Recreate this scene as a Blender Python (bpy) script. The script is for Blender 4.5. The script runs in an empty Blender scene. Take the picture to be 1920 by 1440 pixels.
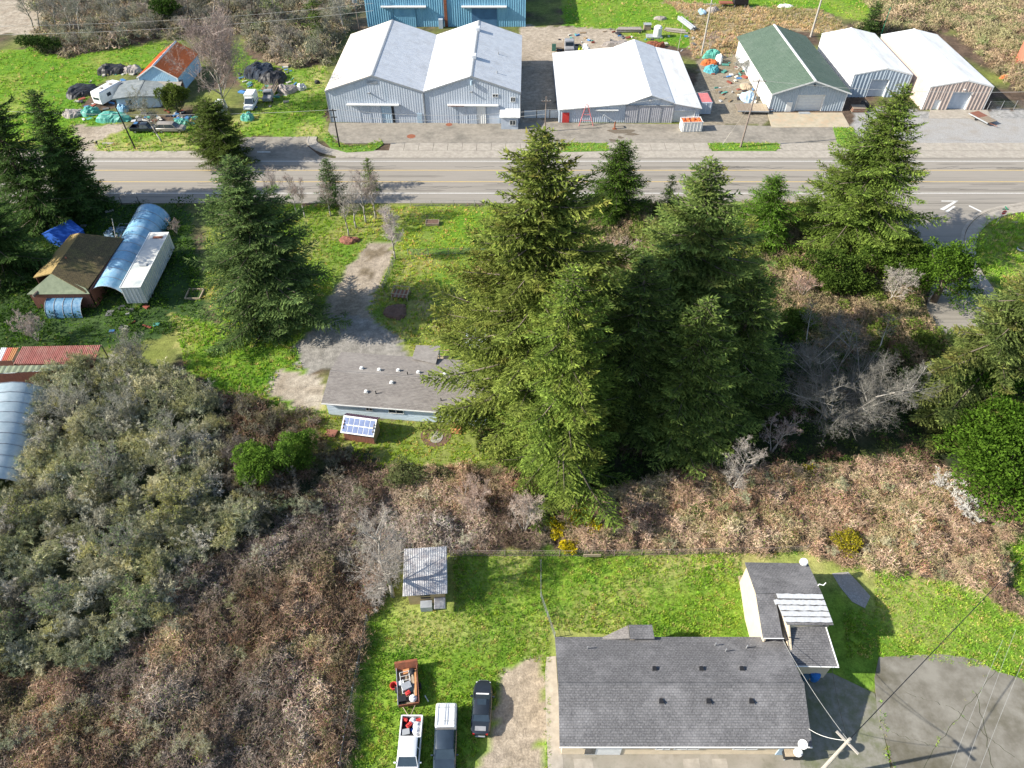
import bpy, bmesh, math, random
import numpy as np
from mathutils import Vector, Matrix
random.seed(7)
C = bpy.context.scene.collection
R = math.radians
# ------------------------------------------------------------------ camera, sky, sun
scene = bpy.context.scene
FPX, TILT, CAMZ = 1350.0, R(45.7), 70.0
cam_data = bpy.data.cameras.new('camera'); cam = bpy.data.objects.new('camera', cam_data); C.objects.link(cam)
cam.location = (0, 0, CAMZ); cam.rotation_euler = (R(90) - TILT, 0, 0)
cam_data.sensor_width = 36; cam_data.lens = FPX / 1920 * 36; cam_data.clip_start = .5; cam_data.clip_end = 6000
scene.camera = cam
SUN_EL, SUN_AZ = R(31.5), R(8.7)          # the sun stands left of the view, a little behind the camera
sdir = Vector((-math.cos(SUN_EL) * math.cos(SUN_AZ), -math.cos(SUN_EL) * math.sin(SUN_AZ), math.sin(SUN_EL)))
world = bpy.data.worlds.new('World'); scene.world = world; world.use_nodes = True
wn = world.node_tree; sky = wn.nodes.new('ShaderNodeTexSky'); sky.sky_type = 'NISHITA'; sky.sun_disc = False
sky.sun_elevation = SUN_EL; sky.sun_rotation = math.atan2(sdir.x, sdir.y)
wn.links.new(sky.outputs[0], wn.nodes['Background'].inputs[0]); wn.nodes['Background'].inputs[1].default_value = 0.115
sl = bpy.data.lights.new('sun', 'SUN'); sl.energy = 5.0; sl.angle = R(.55); sl.color = (1, .94, .83)
so = bpy.data.objects.new('sun', sl); C.objects.link(so); so.rotation_euler = sdir.to_track_quat('Z', 'Y').to_euler()
scene.view_settings.view_transform = 'Standard'; scene.view_settings.look = 'None'
scene.view_settings.exposure = 0.95; scene.view_settings.gamma = 1
scene.cycles.max_bounces = 5; scene.cycles.diffuse_bounces = 2; scene.cycles.transparent_max_bounces = 6
cT, sT = math.cos(TILT), math.sin(TILT)
def at(px, py, z=0.):
    """the place in the world, at height z, that photograph pixel (px, py) looks at"""
    v = (720 - py) / FPX; dz = -sT + v * cT; t = (z - CAMZ) / dz
    return Vector(((px - 960) / FPX * t, (cT + v * sT) * t, z))
def height(bx, by, ty):
    y = at(bx, by).y; v = (720 - ty) / FPX
    return (v * y * cT - y * sT) / (cT + v * sT) + CAMZ
def pix(x, y, z=0.):
    zz = z - CAMZ; d = y * cT - zz * sT; d = np.where(d < 1, 1, d); u = y * sT + zz * cT
    return 960 + FPX * x / d, 720 - FPX * u / d
# ------------------------------------------------------------------ noise
def hsh(i, j, s):
    n = (i * 374761393 + j * 668265263 + s * 974711 + 1013904223) & 0xffffffff
    n = ((n ^ (n >> 13)) * 1274126177) & 0xffffffff
    return ((n ^ (n >> 16)) & 0xffff) / 65535.
def vnoise(x, y, s=0):
    x = np.asarray(x, float); y = np.asarray(y, float)
    i = np.floor(x).astype(np.int64); j = np.floor(y).astype(np.int64); u = x - i; v = y - j
    u = u * u * (3 - 2 * u); v = v * v * (3 - 2 * v)
    return (hsh(i, j, s) * (1 - u) + hsh(i + 1, j, s) * u) * (1 - v) + (hsh(i, j + 1, s) * (1 - u) + hsh(i + 1, j + 1, s) * u) * v
def fbm(x, y, s=0, o=4):
    a = 0; w = .5; t = 0
    for k in range(o): a = a + w * vnoise(x * 2 ** k, y * 2 ** k, s + k * 17); t += w; w *= .5
    return a / t
def inpoly(px, py, poly):
    c = np.zeros(np.shape(px), bool); n = len(poly)
    for i in range(n):
        x1, y1 = poly[i]; x2, y2 = poly[(i + 1) % n]
        if y1 == y2: continue
        m = (y1 > py) != (y2 > py)
        c ^= m & (px < (x2 - x1) * (py - y1) / (y2 - y1) + x1)
    return c
# ------------------------------------------------------------------ materials
MATS = {}
def mat(name, c1, c2=None, sc=1.5, rough=.85, metal=0., bump=0., bsc=20., st=None, stsc=.35, stam=.5, str_=(1, 1, 1), spec=.35, coord='pos', det=5):
    if name in MATS: return MATS[name]
    m = bpy.data.materials.new(name); m.use_nodes = True; nt = m.node_tree; N = nt.nodes; Lk = nt.links
    b = N['Principled BSDF']; b.inputs['Roughness'].default_value = rough; b.inputs['Metallic'].default_value = metal
    b.inputs['Specular IOR Level'].default_value = spec
    c2 = c2 or tuple(x * .78 for x in c1)
    if coord == 'pos': src = N.new('ShaderNodeNewGeometry').outputs['Position']
    else: src = N.new('ShaderNodeTexCoord').outputs['Object']
    mp = N.new('ShaderNodeMapping'); mp.inputs['Scale'].default_value = str_; Lk.new(src, mp.inputs[0])
    n1 = N.new('ShaderNodeTexNoise'); n1.inputs['Scale'].default_value = sc; n1.inputs['Detail'].default_value = det; n1.inputs['Roughness'].default_value = .65
    Lk.new(mp.outputs[0], n1.inputs['Vector'])
    r = N.new('ShaderNodeValToRGB'); r.color_ramp.elements[0].position = .36; r.color_ramp.elements[1].position = .64
    r.color_ramp.elements[0].color = (*c2, 1); r.color_ramp.elements[1].color = (*c1, 1); Lk.new(n1.outputs[0], r.inputs[0])
    col = r.outputs[0]
    if st:
        n2 = N.new('ShaderNodeTexNoise'); n2.inputs['Scale'].default_value = stsc; n2.inputs['Detail'].default_value = 6; n2.inputs['Roughness'].default_value = .7
        Lk.new(mp.outputs[0], n2.inputs['Vector'])
        r2 = N.new('ShaderNodeValToRGB'); r2.color_ramp.elements[0].position = .48; r2.color_ramp.elements[1].position = .68
        r2.color_ramp.elements[0].color = (0, 0, 0, 1); r2.color_ramp.elements[1].color = (stam,) * 3 + (1,); Lk.new(n2.outputs[0], r2.inputs[0])
        mx = N.new('ShaderNodeMixRGB'); Lk.new(r2.outputs[0], mx.inputs[0]); Lk.new(col, mx.inputs[1]); mx.inputs[2].default_value = (*st, 1); col = mx.outputs[0]
    Lk.new(col, b.inputs['Base Color'])
    if bump:
        n3 = N.new('ShaderNodeTexNoise'); n3.inputs['Scale'].default_value = bsc; n3.inputs['Detail'].default_value = 3; Lk.new(mp.outputs[0], n3.inputs['Vector'])
        bp = N.new('ShaderNodeBump'); bp.inputs['Strength'].default_value = bump; bp.inputs['Distance'].default_value = .05; Lk.new(n3.outputs[0], bp.inputs['Height']); Lk.new(bp.outputs[0], b.inputs['Normal'])
    MATS[name] = m; return m
def leafmat(name, trans=.3, inst=False):
    m = bpy.data.materials.new(name); m.use_nodes = True; nt = m.node_tree; N = nt.nodes; Lk = nt.links; N.remove(N['Principled BSDF'])
    a = N.new('ShaderNodeAttribute'); a.attribute_name = 'tint'
    d = N.new('ShaderNodeBsdfDiffuse'); t = N.new('ShaderNodeBsdfTranslucent'); mx = N.new('ShaderNodeMixShader'); mx.inputs[0].default_value = trans
    out = a.outputs['Color']
    if inst:
        q = N.new('ShaderNodeAttribute'); q.attribute_type = 'INSTANCER'; q.attribute_name = 'itint'; v = N.new('ShaderNodeVectorMath'); v.operation = 'MULTIPLY'
        Lk.new(out, v.inputs[0]); Lk.new(q.outputs['Color'], v.inputs[1]); out = v.outputs[0]
    Lk.new(out, d.inputs[0]); Lk.new(out, t.inputs[0]); Lk.new(d.outputs[0], mx.inputs[1]); Lk.new(t.outputs[0], mx.inputs[2])
    Lk.new(mx.outputs[0], N['Material Output'].inputs[0]); MATS[name] = m; return m
LEAF = leafmat('foliage', .42); TWIG = leafmat('twigs', 0.); LEAFI = leafmat('small_leaves', .3, True); TWIGI = leafmat('thin_stems', 0., True)
# ------------------------------------------------------------------ object helpers
def tag(o, label=None, cat=None, group=None, kind=None):
    if label: o['label'] = label
    if cat: o['category'] = cat
    if group: o['group'] = group
    if kind: o['kind'] = kind
    return o
def thing(name, label, cat, loc=(0, 0, 0), rz=0., group=None):
    o = bpy.data.objects.new(name, None); C.objects.link(o); o.location = loc; o.rotation_euler = (0, 0, rz); o.empty_display_size = .2
    return tag(o, label, cat, group)
def numesh(name, V, F, material, col=None, parent=None, smooth=False):
    """V (n,3) float, F (m,3|4) int -> one mesh object"""
    me = bpy.data.meshes.new(name); V = np.asarray(V, np.float32); F = np.asarray(F, np.int32); k = F.shape[1]
    me.vertices.add(len(V)); me.vertices.foreach_set('co', V.ravel()); me.loops.add(F.size); me.loops.foreach_set('vertex_index', F.ravel())
    me.polygons.add(len(F)); me.polygons.foreach_set('loop_start', np.arange(0, F.size, k, dtype=np.int32))
    if smooth: me.polygons.foreach_set('use_smooth', np.ones(len(F), bool))
    if col is not None:
        a = me.color_attributes.new('tint', 'FLOAT_COLOR', 'POINT'); cc = np.ones((len(V), 4), np.float32); cc[:, :3] = col; a.data.foreach_set('color', cc.ravel())
    me.update(calc_edges=True); me.materials.append(material)
    o = bpy.data.objects.new(name, me); C.objects.link(o)
    if parent: o.parent = parent
    return o
class MB:
    def __init__(s): s.v = []; s.f = []; s.T = Matrix.Identity(4)
    def add(s, vs, fs):
        b = len(s.v); s.v += [tuple(s.T @ Vector(v)) for v in vs]; s.f += [tuple(i + b for i in f) for f in fs]; return s
    def box(s, x0, x1, y0, y1, z0, z1):
        return s.add([(x0, y0, z0), (x1, y0, z0), (x1, y1, z0), (x0, y1, z0), (x0, y0, z1), (x1, y0, z1), (x1, y1, z1), (x0, y1, z1)],
              [(0, 3, 2, 1), (4, 5, 6, 7), (0, 1, 5, 4), (1, 2, 6, 5), (2, 3, 7, 6), (3, 0, 4, 7)])
    def cbox(s, c, d, rz=0., rx=0., ry=0.):
        old = s.T; s.T = old @ Matrix.Translation(c) @ Matrix.Rotation(rz, 4, 'Z') @ Matrix.Rotation(ry, 4, 'Y') @ Matrix.Rotation(rx, 4, 'X')
        s.box(-d[0] / 2, d[0] / 2, -d[1] / 2, d[1] / 2, -d[2] / 2, d[2] / 2); s.T = old; return s
    def poly(s, pts): return s.add(pts, [tuple(range(len(pts)))])
    def slab(s, pts, th):
        """closed prism under a polygon, thickness th downwards"""
        n = len(pts); a = [tuple(p) for p in pts]; b = [(p[0], p[1], p[2] - th) for p in a]
        return s.add(a + b, [tuple(range(n)), tuple(reversed(range(n, 2 * n)))] + [((i + 1) % n, i, i + n, (i + 1) % n + n) for i in range(n)])
    def tube(s, p, q, r0, r1=None, n=8):
        r1 = r0 if r1 is None else r1; p = Vector(p); q = Vector(q); d = (q - p).normalized()
        a = d.orthogonal().normalized(); b = d.cross(a); V = []
        for c, r in ((p, r0), (q, r1)):
            V += [tuple(c + (a * math.cos(2 * math.pi * k / n) + b * math.sin(2 * math.pi * k / n)) * r) for k in range(n)]
        return s.add(V, [(k, (k + 1) % n, (k + 1) % n + n, k + n) for k in range(n)] + [tuple(reversed(range(n))), tuple(range(n, 2 * n))])
    def path(s, pts, r, n=5):
        for a, b in zip(pts[:-1], pts[1:]): s.tube(a, b, r, r, n)
        return s
    def lathe(s, prof, c=(0, 0, 0), n=16, axis='Z'):
        V = []; k = len(prof)
        for i in range(n):
            t = 2 * math.pi * i / n
            for r, z in prof:
                x, y = r * math.cos(t), r * math.sin(t)
                V.append((c[0] + x, c[1] + y, c[2] + z) if axis == 'Z' else (c[0] + z, c[1] + x, c[2] + y))
        return s.add(V, [(i * k + j, ((i + 1) % n) * k + j, ((i + 1) % n) * k + j + 1, i * k + j + 1) for i in range(n) for j in range(k - 1)])
    def loft(s, rings, cap=True):
        n = len(rings[0]); V = [p for r in rings for p in r]
        F = [(i * n + j, i * n + (j + 1) % n, (i + 1) * n + (j + 1) % n, (i + 1) * n + j) for i in range(len(rings) - 1) for j in range(n)]
        if cap: F += [tuple(reversed(range(n))), tuple(range((len(rings) - 1) * n, len(rings) * n))]
        return s.add(V, F)
    def build(s, name, m, parent=None, smooth=False, bevel=0.):
        me = bpy.data.meshes.new(name); me.from_pydata(s.v, [], s.f)
        if smooth:
            for p in me.polygons: p.use_smooth = True
        me.materials.append(m); me.update()
        bm = bmesh.new(); bm.from_mesh(me); bmesh.ops.recalc_face_normals(bm, faces=bm.faces)
        if bevel: bmesh.ops.bevel(bm, geom=bm.edges[:], offset=bevel, segments=1, affect='EDGES')
        bm.to_mesh(me); bm.free()
        if smooth == 'auto': me.set_sharp_from_angle(angle=R(35))
        o = bpy.data.objects.new(name, me); C.objects.link(o)
        if parent: o.parent = parent
        return o
def copy_tree(o, parent=None):
    c = o.copy(); C.objects.link(c); c.parent = parent
    for ch in o.children: copy_tree(ch, c)
    return c
def dup(o, loc, rz, label=None, scale=1.):
    c = copy_tree(o); c.location = loc; c.rotation_euler = (0, 0, rz); c.scale = (scale,) * 3
    if label: c['label'] = label
    return c
def sheet(name, pixpts, z, m, kind='structure', th=.12):
    pts = [at(x, y, z) for x, y in pixpts]
    return tag(MB().slab(pts, th).build(name, m), kind=kind)
def strip(name, x0, x1, y0, y1, z, m, th=.12):
    o = MB().box(x0, x1, y0, y1, z - th, z).build(name, m); return tag(o, kind='structure')
# ------------------------------------------------------------------ palette
M = dict(dusk_blue=mat('dusky_blue_plastic', (.10, .24, .38), (.06, .16, .28), sc=1.2, rough=.35, st=(.3, .42, .5), stsc=.8, stam=.6, bump=.6, bsc=3),
 asphalt=mat('asphalt', (.35, .315, .27), (.215, .195, .165), sc=.7, bump=.3, bsc=30, st=(.13, .12, .105), stsc=.7, stam=.8, str_=(.03, 1, 1)),
 lot=mat('worn_asphalt', (.30, .27, .225), (.225, .2, .165), sc=1.1, bump=.4, bsc=25, st=(.13, .12, .1), stsc=.22, stam=.75),
 concrete=mat('concrete', (.39, .35, .295), (.30, .27, .225), sc=1.3, bump=.25, bsc=30, st=(.24, .21, .18), stsc=.5, stam=.6),
 apron=mat('stained_concrete', (.46, .40, .30), (.36, .31, .22), sc=.9, bump=.2, bsc=30, st=(.42, .24, .12), stsc=.45, stam=.55),
 gravel=mat('gravel', (.38, .37, .35), (.25, .24, .23), sc=6, bump=.6, bsc=40, st=(.27, .24, .2), stsc=.3, stam=.7),
 lotsmooth=mat('old_lot', (.235, .22, .185), (.145, .132, .105), sc=.5, bump=.3, bsc=25, st=(.085, .075, .045), stsc=.13, stam=.95),
 white_line=mat('white_paint', (.72, .71, .68), (.5, .49, .46), sc=5), yellow_line=mat('yellow_paint', (.62, .42, .10), (.45, .33, .14), sc=5),
 crack=mat('tar', (.05, .05, .05)),
 wall_metal=mat('pale_sheet_metal', (.50, .55, .62), (.42, .47, .54), sc=.8, rough=.55, st=(.30, .38, .46), stsc=.5, stam=.5, str_=(1, 1, .3)),
 roof_white=mat('white_roof_metal', (.78, .78, .77), (.70, .70, .69), sc=.8, rough=.5, st=(.52, .49, .44), stsc=.5, stam=.7, str_=(1, .25, 1)),
 roof_rusty=mat('weathered_white_roof', (.74, .71, .66), (.66, .62, .56), sc=.8, rough=.6, st=(.62, .42, .26), stsc=.3, stam=.55, str_=(1, .3, 1)),
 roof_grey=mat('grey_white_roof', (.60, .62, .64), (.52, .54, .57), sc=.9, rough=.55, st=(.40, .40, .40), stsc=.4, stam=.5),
 blue_metal=mat('blue_sheet_metal', (.20, .42, .56), (.14, .34, .48), sc=.6, rough=.55, st=(.10, .26, .42), stsc=.35, stam=.6, str_=(1, 1, .4)),
 dark=mat('opening_shade', (.03, .035, .04)), glass=mat('dark_glass', (.03, .045, .06), rough=.12, spec=.8),  # near-black stands in for the shade inside an opening
 trim=mat('white_trim', (.75, .75, .73), (.66, .66, .64)), trim_grey=mat('grey_trim', (.33, .35, .37)),
 door_blue=mat('pale_blue_door', (.42, .52, .60), (.33, .44, .54), sc=.8, st=(.18, .36, .48), stsc=.8, stam=.5),
 rust=mat('rust', (.30, .10, .05), (.18, .07, .04), sc=3), red=mat('red_paint', (.62, .05, .045), (.5, .05, .045)),
 pink=mat('faded_red_paint', (.55, .17, .17)), white=mat('white_enamel', (.78, .78, .76), (.7, .7, .68), rough=.35),
 green_roof=mat('green_roof_sheet', (.105, .150, .108), (.085, .125, .09), sc=1, rough=.6, st=(.15, .19, .15), stsc=.3, stam=.5),
 grey_wall=mat('blue_grey_ribbed_wall', (.40, .46, .52), (.33, .40, .46)), tan_wall=mat('tan_ribbed_wall', (.50, .41, .36), (.42, .34, .30)),
 white_wall=mat('white_wall', (.68, .69, .68), (.60, .61, .61)),
 shingle=mat('charcoal_shingles', (.175, .172, .175), (.095, .094, .10), sc=6, bump=.5, bsc=16, st=(.26, .255, .26), stsc=.35, stam=.65, det=8),
 shingle_tan=mat('tan_grey_shingles', (.27, .245, .225), (.16, .145, .135), sc=6, bump=.5, bsc=14, st=(.32, .30, .275), stsc=.5, stam=.5, str_=(.4, 1, 1), det=8),
 mossy=mat('mossy_brown_shingles', (.16, .12, .055), (.065, .05, .025), sc=5, bump=.6, bsc=12, st=(.20, .17, .05), stsc=.4, stam=.6),
 dark_mossy=mat('dark_brown_shingles', (.05, .04, .03), (.03, .025, .02), sc=5, bump=.5),
 cream=mat('cream_siding', (.62, .52, .38), (.55, .46, .33)), pale_blue=mat('pale_blue_siding', (.55, .64, .72), (.48, .57, .66)),
 blue_tarp=mat('blue_tarp', (.03, .12, .50), (.02, .08, .38), sc=2, rough=.45, bump=.5, bsc=3), sky_tarp=mat('pale_blue_plastic', (.25, .45, .60), (.17, .36, .52), sc=1.2, rough=.35, st=(.5, .62, .72), stsc=.5, stam=.7, bump=.6, bsc=3),
 teal=mat('teal_tarp', (.10, .38, .30), (.06, .26, .21), sc=2, rough=.5, bump=.7, bsc=4),
 wood=mat('weathered_wood', (.30, .24, .18), (.20, .155, .11), sc=4, str_=(1, 6, 1)), wood_pale=mat('pale_wood', (.42, .34, .24), (.32, .25, .17), sc=4),
 wood_orange=mat('orange_wood', (.56, .27, .11), (.42, .19, .08), sc=4), redwood=mat('red_brown_boards', (.26, .11, .07), (.17, .07, .05), sc=3, str_=(3, 3, .6)),
 pole=mat('pole_wood', (.25, .20, .17), (.16, .13, .11), sc=4), pole_pale=mat('pale_pole_wood', (.42, .39, .34), (.31, .285, .25), sc=4, str_=(3, 3, .5)),
 wire=mat('wire', (.42, .42, .40)), galv=mat('galvanised_metal', (.46, .47, .48), (.36, .37, .38), rough=.45, metal=.5, sc=3),
 black=mat('black_plastic', (.02, .02, .022), rough=.5), tyre=mat('tyre_rubber', (.025, .025, .025)), chrome=mat('chrome', (.6, .6, .62), rough=.2, metal=.9),
 orange_roof=mat('orange_metal_roof', (.66, .17, .05), (.58, .145, .04), sc=1, st=(.50, .14, .05), stsc=.6), blue_wall=mat('sky_blue_wall', (.33, .52, .66), (.27, .45, .6)),
 grey_roll=mat('grey_roll_roofing', (.22, .245, .25), (.155, .175, .18), sc=1.2, st=(.29, .3, .29), stsc=.6), tan_roll=mat('tan_roll_roofing', (.31, .28, .24), (.25, .225, .19), sc=1.2),
 salmon=mat('salmon_paint', (.58, .16, .10), (.50, .14, .09)), pallet=mat('pale_strip_felt', (.50, .51, .52), (.40, .41, .43), sc=4, bump=.3),
 corr_red=mat('red_corrugated_sheet', (.40, .15, .12), (.28, .10, .08), sc=1.5, st=(.42, .27, .22), stsc=.7), corr_grey=mat('weathered_corrugated_sheet', (.52, .52, .52), (.34, .33, .34), sc=2.2, rough=.5, st=(.22, .19, .2), stsc=.9, stam=.7),
 car_black=mat('black_car_paint', (.022, .028, .036), (.018, .022, .03), rough=.22, spec=.6), car_blue=mat('dark_blue_car_paint', (.03, .045, .065), rough=.25, spec=.6), car_white=mat('white_car_paint', (.74, .75, .76), (.70, .71, .72), rough=.3, spec=.5),
 car_grey=mat('grey_car_paint', (.30, .30, .31), rough=.3), car_tan=mat('tan_car_paint', (.32, .29, .26), rough=.35), lamp_red=mat('red_lens', (.4, .02, .02), rough=.2), lamp_clear=mat('clear_lens', (.6, .62, .62), rough=.1),
 purple=mat('plum_roofing', (.20, .11, .15), (.14, .08, .11)), panel=mat('blue_grey_glass_pane', (.22, .27, .42), (.16, .20, .34), rough=.2, spec=.6, sc=3),
 poly=mat('milky_poly_sheet', (.42, .50, .53), (.33, .41, .44), rough=.35, sc=1.2, st=(.56, .60, .60), stsc=.5), algae=mat('algae_stained_roof', (.20, .23, .15), (.14, .17, .11)),
 yellow=mat('yellow_paint_vehicle', (.62, .66, .05)), orange=mat('orange_junk', (.62, .17, .05), (.5, .12, .04)), tan_bag=mat('white_plastic_bag', (.72, .72, .74), rough=.4, bump=.6, bsc=8), blue_plastic=mat('blue_plastic', (.02, .16, .50), rough=.4),
 log=mat('grey_log_bark', (.38, .34, .31), (.22, .19, .17), sc=5), mulch=mat('red_brown_mulch', (.17, .10, .07), (.10, .06, .045), sc=8, bump=.6), green_paint=mat('green_sign', (.03, .30, .16)), net=mat('chain_link', (.22, .23, .22)),
 bark=mat('bark', (.16, .13, .10), (.10, .08, .065), sc=5), bark_pale=mat('pale_bark', (.38, .35, .31), (.27, .25, .22), sc=6))
def tabs(m, w=.5, h=.36, lo=.62, hi=1.22):
    nt = m.node_tree; N = nt.nodes; Lk = nt.links; b = N['Principled BSDF']; src = b.inputs['Base Color'].links[0].from_socket; tc = N.new('ShaderNodeTexCoord'); br = N.new('ShaderNodeTexBrick')
    br.inputs['Scale'].default_value = 1; br.inputs['Brick Width'].default_value = w; br.inputs['Row Height'].default_value = h; br.inputs['Mortar Size'].default_value = .035; br.inputs['Mortar Smooth'].default_value = .4; br.inputs['Bias'].default_value = 0
    for k, v in (('Color1', lo + .2), ('Color2', hi), ('Mortar', lo)): br.inputs[k].default_value = (v, v, v, 1)
    Lk.new(tc.outputs['Object'], br.inputs['Vector']); v = N.new('ShaderNodeVectorMath'); v.operation = 'MULTIPLY'; Lk.new(src, v.inputs[0]); Lk.new(br.outputs['Color'], v.inputs[1]); Lk.new(v.outputs[0], b.inputs['Base Color'])
tabs(M['shingle'], .32, .2, .70, 1.12); tabs(M['shingle_tan'], .32, .2, .82, 1.08); tabs(M['mossy'], .32, .22, .7, 1.15)
# ------------------------------------------------------------------ what covers the ground, drawn as regions
BR_LEFT = [(345, 1080), (480, 1010), (610, 920), (760, 885), (870, 880), (1040, 905), (1040, 1030), (845, 1032), (755, 1040), (690, 1160), (668, 1240), (652, 1460), (-200, 1460), (-200, 1290), (180, 1255), (330, 1160)]
BR_RIGHT = [(1120, 930), (1300, 885), (1500, 880), (1720, 860), (1890, 960), (1980, 1000), (1885, 1008), (1880, 1110), (1935, 1160), (1780, 1090), (1600, 1062), (1500, 1036), (1250, 1032), (1040, 1034), (1060, 960)]
BR_TOPL = [(65, -40), (695, -40), (640, 70), (612, 120), (560, 128), (490, 112), (455, 70), (420, 60), (345, 66), (290, 76), (120, 106), (60, 88), (90, 60), (70, 20)]
BR_TOPR = [(1610, -40), (2100, -40), (2100, 170), (1905, 175), (1870, 140), (1790, 58), (1740, 60), (1655, 62), (1600, 60), (1640, 40)]
BR_MID = [(1080, 390), (1420, 388), (1640, 388), (1735, 470), (1745, 520), (1725, 560), (1780, 660), (1760, 690), (1500, 650), (1420, 560), (1080, 560)]
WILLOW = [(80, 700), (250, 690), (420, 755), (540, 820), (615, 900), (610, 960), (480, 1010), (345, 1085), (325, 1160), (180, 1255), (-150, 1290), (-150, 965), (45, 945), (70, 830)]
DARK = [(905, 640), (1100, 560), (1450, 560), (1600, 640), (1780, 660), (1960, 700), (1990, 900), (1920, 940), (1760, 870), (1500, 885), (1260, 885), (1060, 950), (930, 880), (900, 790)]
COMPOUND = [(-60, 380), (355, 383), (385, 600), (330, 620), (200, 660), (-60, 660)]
G_TL = [(-60, 100), (60, 90), (120, 108), (290, 80), (340, 74), (330, 140), (200, 140), (150, 200), (230, 235), (170, 280), (-60, 300)]
G_CL = [(440, 75), (470, 110), (560, 130), (612, 118), (612, 250), (640, 262), (600, 258), (430, 256), (400, 272), (330, 287), (185, 284), (176, 272), (232, 240), (330, 240), (440, 228), (480, 200), (430, 120)]
G_TOP = [(1052, -40), (1610, -40), (1660, 5), (1630, 45), (1540, 20), (1460, 15), (1330, 10), (1290, 50), (1310, 95), (1190, 72), (1150, 55), (1056, 50)]
G_MID = [(385, 386), (1080, 383), (1080, 560), (900, 640), (860, 680), (780, 690), (640, 640), (560, 660), (450, 640), (385, 560)]
G_LEFT = [(318, 585), (420, 610), (545, 640), (575, 700), (620, 760), (615, 830), (560, 790), (440, 745), (350, 690)]
G_YARD = [(600, 780), (890, 800), (950, 860), (870, 900), (720, 885), (640, 850), (590, 820)]
G_BOT = [(845, 1036), (1500, 1034), (1600, 1062), (1780, 1090), (1935, 1165), (1980, 1300), (1840, 1250), (1640, 1230), (1645, 1330), (1650, 1460), (600, 1460), (652, 1440), (668, 1250), (695, 1155), (750, 1050)]
G_ISLE = [(1820, 450), (1850, 412), (1990, 385), (1990, 600), (1870, 560)]
G_RIGHT = [(1885, 1010), (2000, 1000), (2000, 1130), (1900, 1110)]
DIRT_DRIVE = [(700, 452), (745, 452), (728, 500), (708, 540), (690, 580), (700, 600), (760, 640), (780, 690), (640, 690), (555, 692), (548, 655), (590, 600), (622, 545), (660, 490)]
DIRT_TAN = [(525, 690), (600, 700), (612, 770), (545, 760), (505, 740)]
DIRT_LEFT = [(140, 235), (235, 232), (236, 243), (185, 262), (176, 284), (150, 284)]
DIRT_TOP = [(970, 50), (1150, 52), (1185, 78), (1100, 100), (1045, 105), (1046, 232), (974, 232)]
DIRT_B = [(1310, 100), (1395, 100), (1440, 208), (1440, 232), (1300, 240)]
DIRT_BOT = [(950, 1245), (985, 1236), (1015, 1245), (1026, 1300), (1030, 1460), (880, 1460), (905, 1385), (935, 1310)]
SAND = [(-80, -60), (75, -60), (92, 40), (60, 62), (-80, 66)]
DRY_TOP = [(1240, 0), (1330, 8), (1460, 14), (1540, 18), (1600, 60), (1530, 62), (1460, 52), (1388, 70), (1385, 105), (1300, 112), (1290, 70), (1300, 40)]
GRAVEL_R = [(1600, 205), (1720, 205), (1990, 205), (1990, 262), (1600, 262)]
# the brush stands on low mounds
MOUND = [(BR_LEFT, 1.5), (BR_RIGHT, 1.3), (WILLOW, 1.0), (BR_TOPL, 1.2), (BR_TOPR, 1.2), (BR_MID, .9)]
def ground_z(x, y):
    px, py = pix(x, y); z = np.zeros(np.shape(x))
    for poly, hh in MOUND:
        w = np.zeros(np.shape(x)); k = 0
        for dx, dy in ((0, 0), (22, 0), (-22, 0), (0, 16), (0, -16), (11, 9), (-11, -9), (11, -9), (-11, 9)): w = w + inpoly(px + dx, py + dy, poly); k += 1
        w = np.clip((w / k - .35) / .65, 0, 1)
        n = fbm(x * .30, y * .17, 5, 3); z = np.maximum(z, w * hh * np.clip((n - .25) * 2.0, 0, 1.2))
    return z
def pick(poly):
    return [at(x, y) for x, y in poly]
def points_in(poly, dens, rng, avoid=()):
    P = pick(poly); x0, x1 = min(p.x for p in P), max(p.x for p in P); y0, y1 = min(p.y for p in P), max(p.y for p in P)
    n = int((x1 - x0) * (y1 - y0) * dens); x = rng.uniform(x0, x1, n); y = rng.uniform(y0, y1, n); px, py = pix(x, y)
    j = (vnoise(x * 1.3, y * 1.3, 3) - .5) * 14
    m = inpoly(px + j, py + j * .6, poly) & (px > -150) & (px < 2070) & (py > -60) & (py < 1500)
    for a in avoid: m &= ~inpoly(px, py, a)
    return x[m], y[m]
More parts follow.
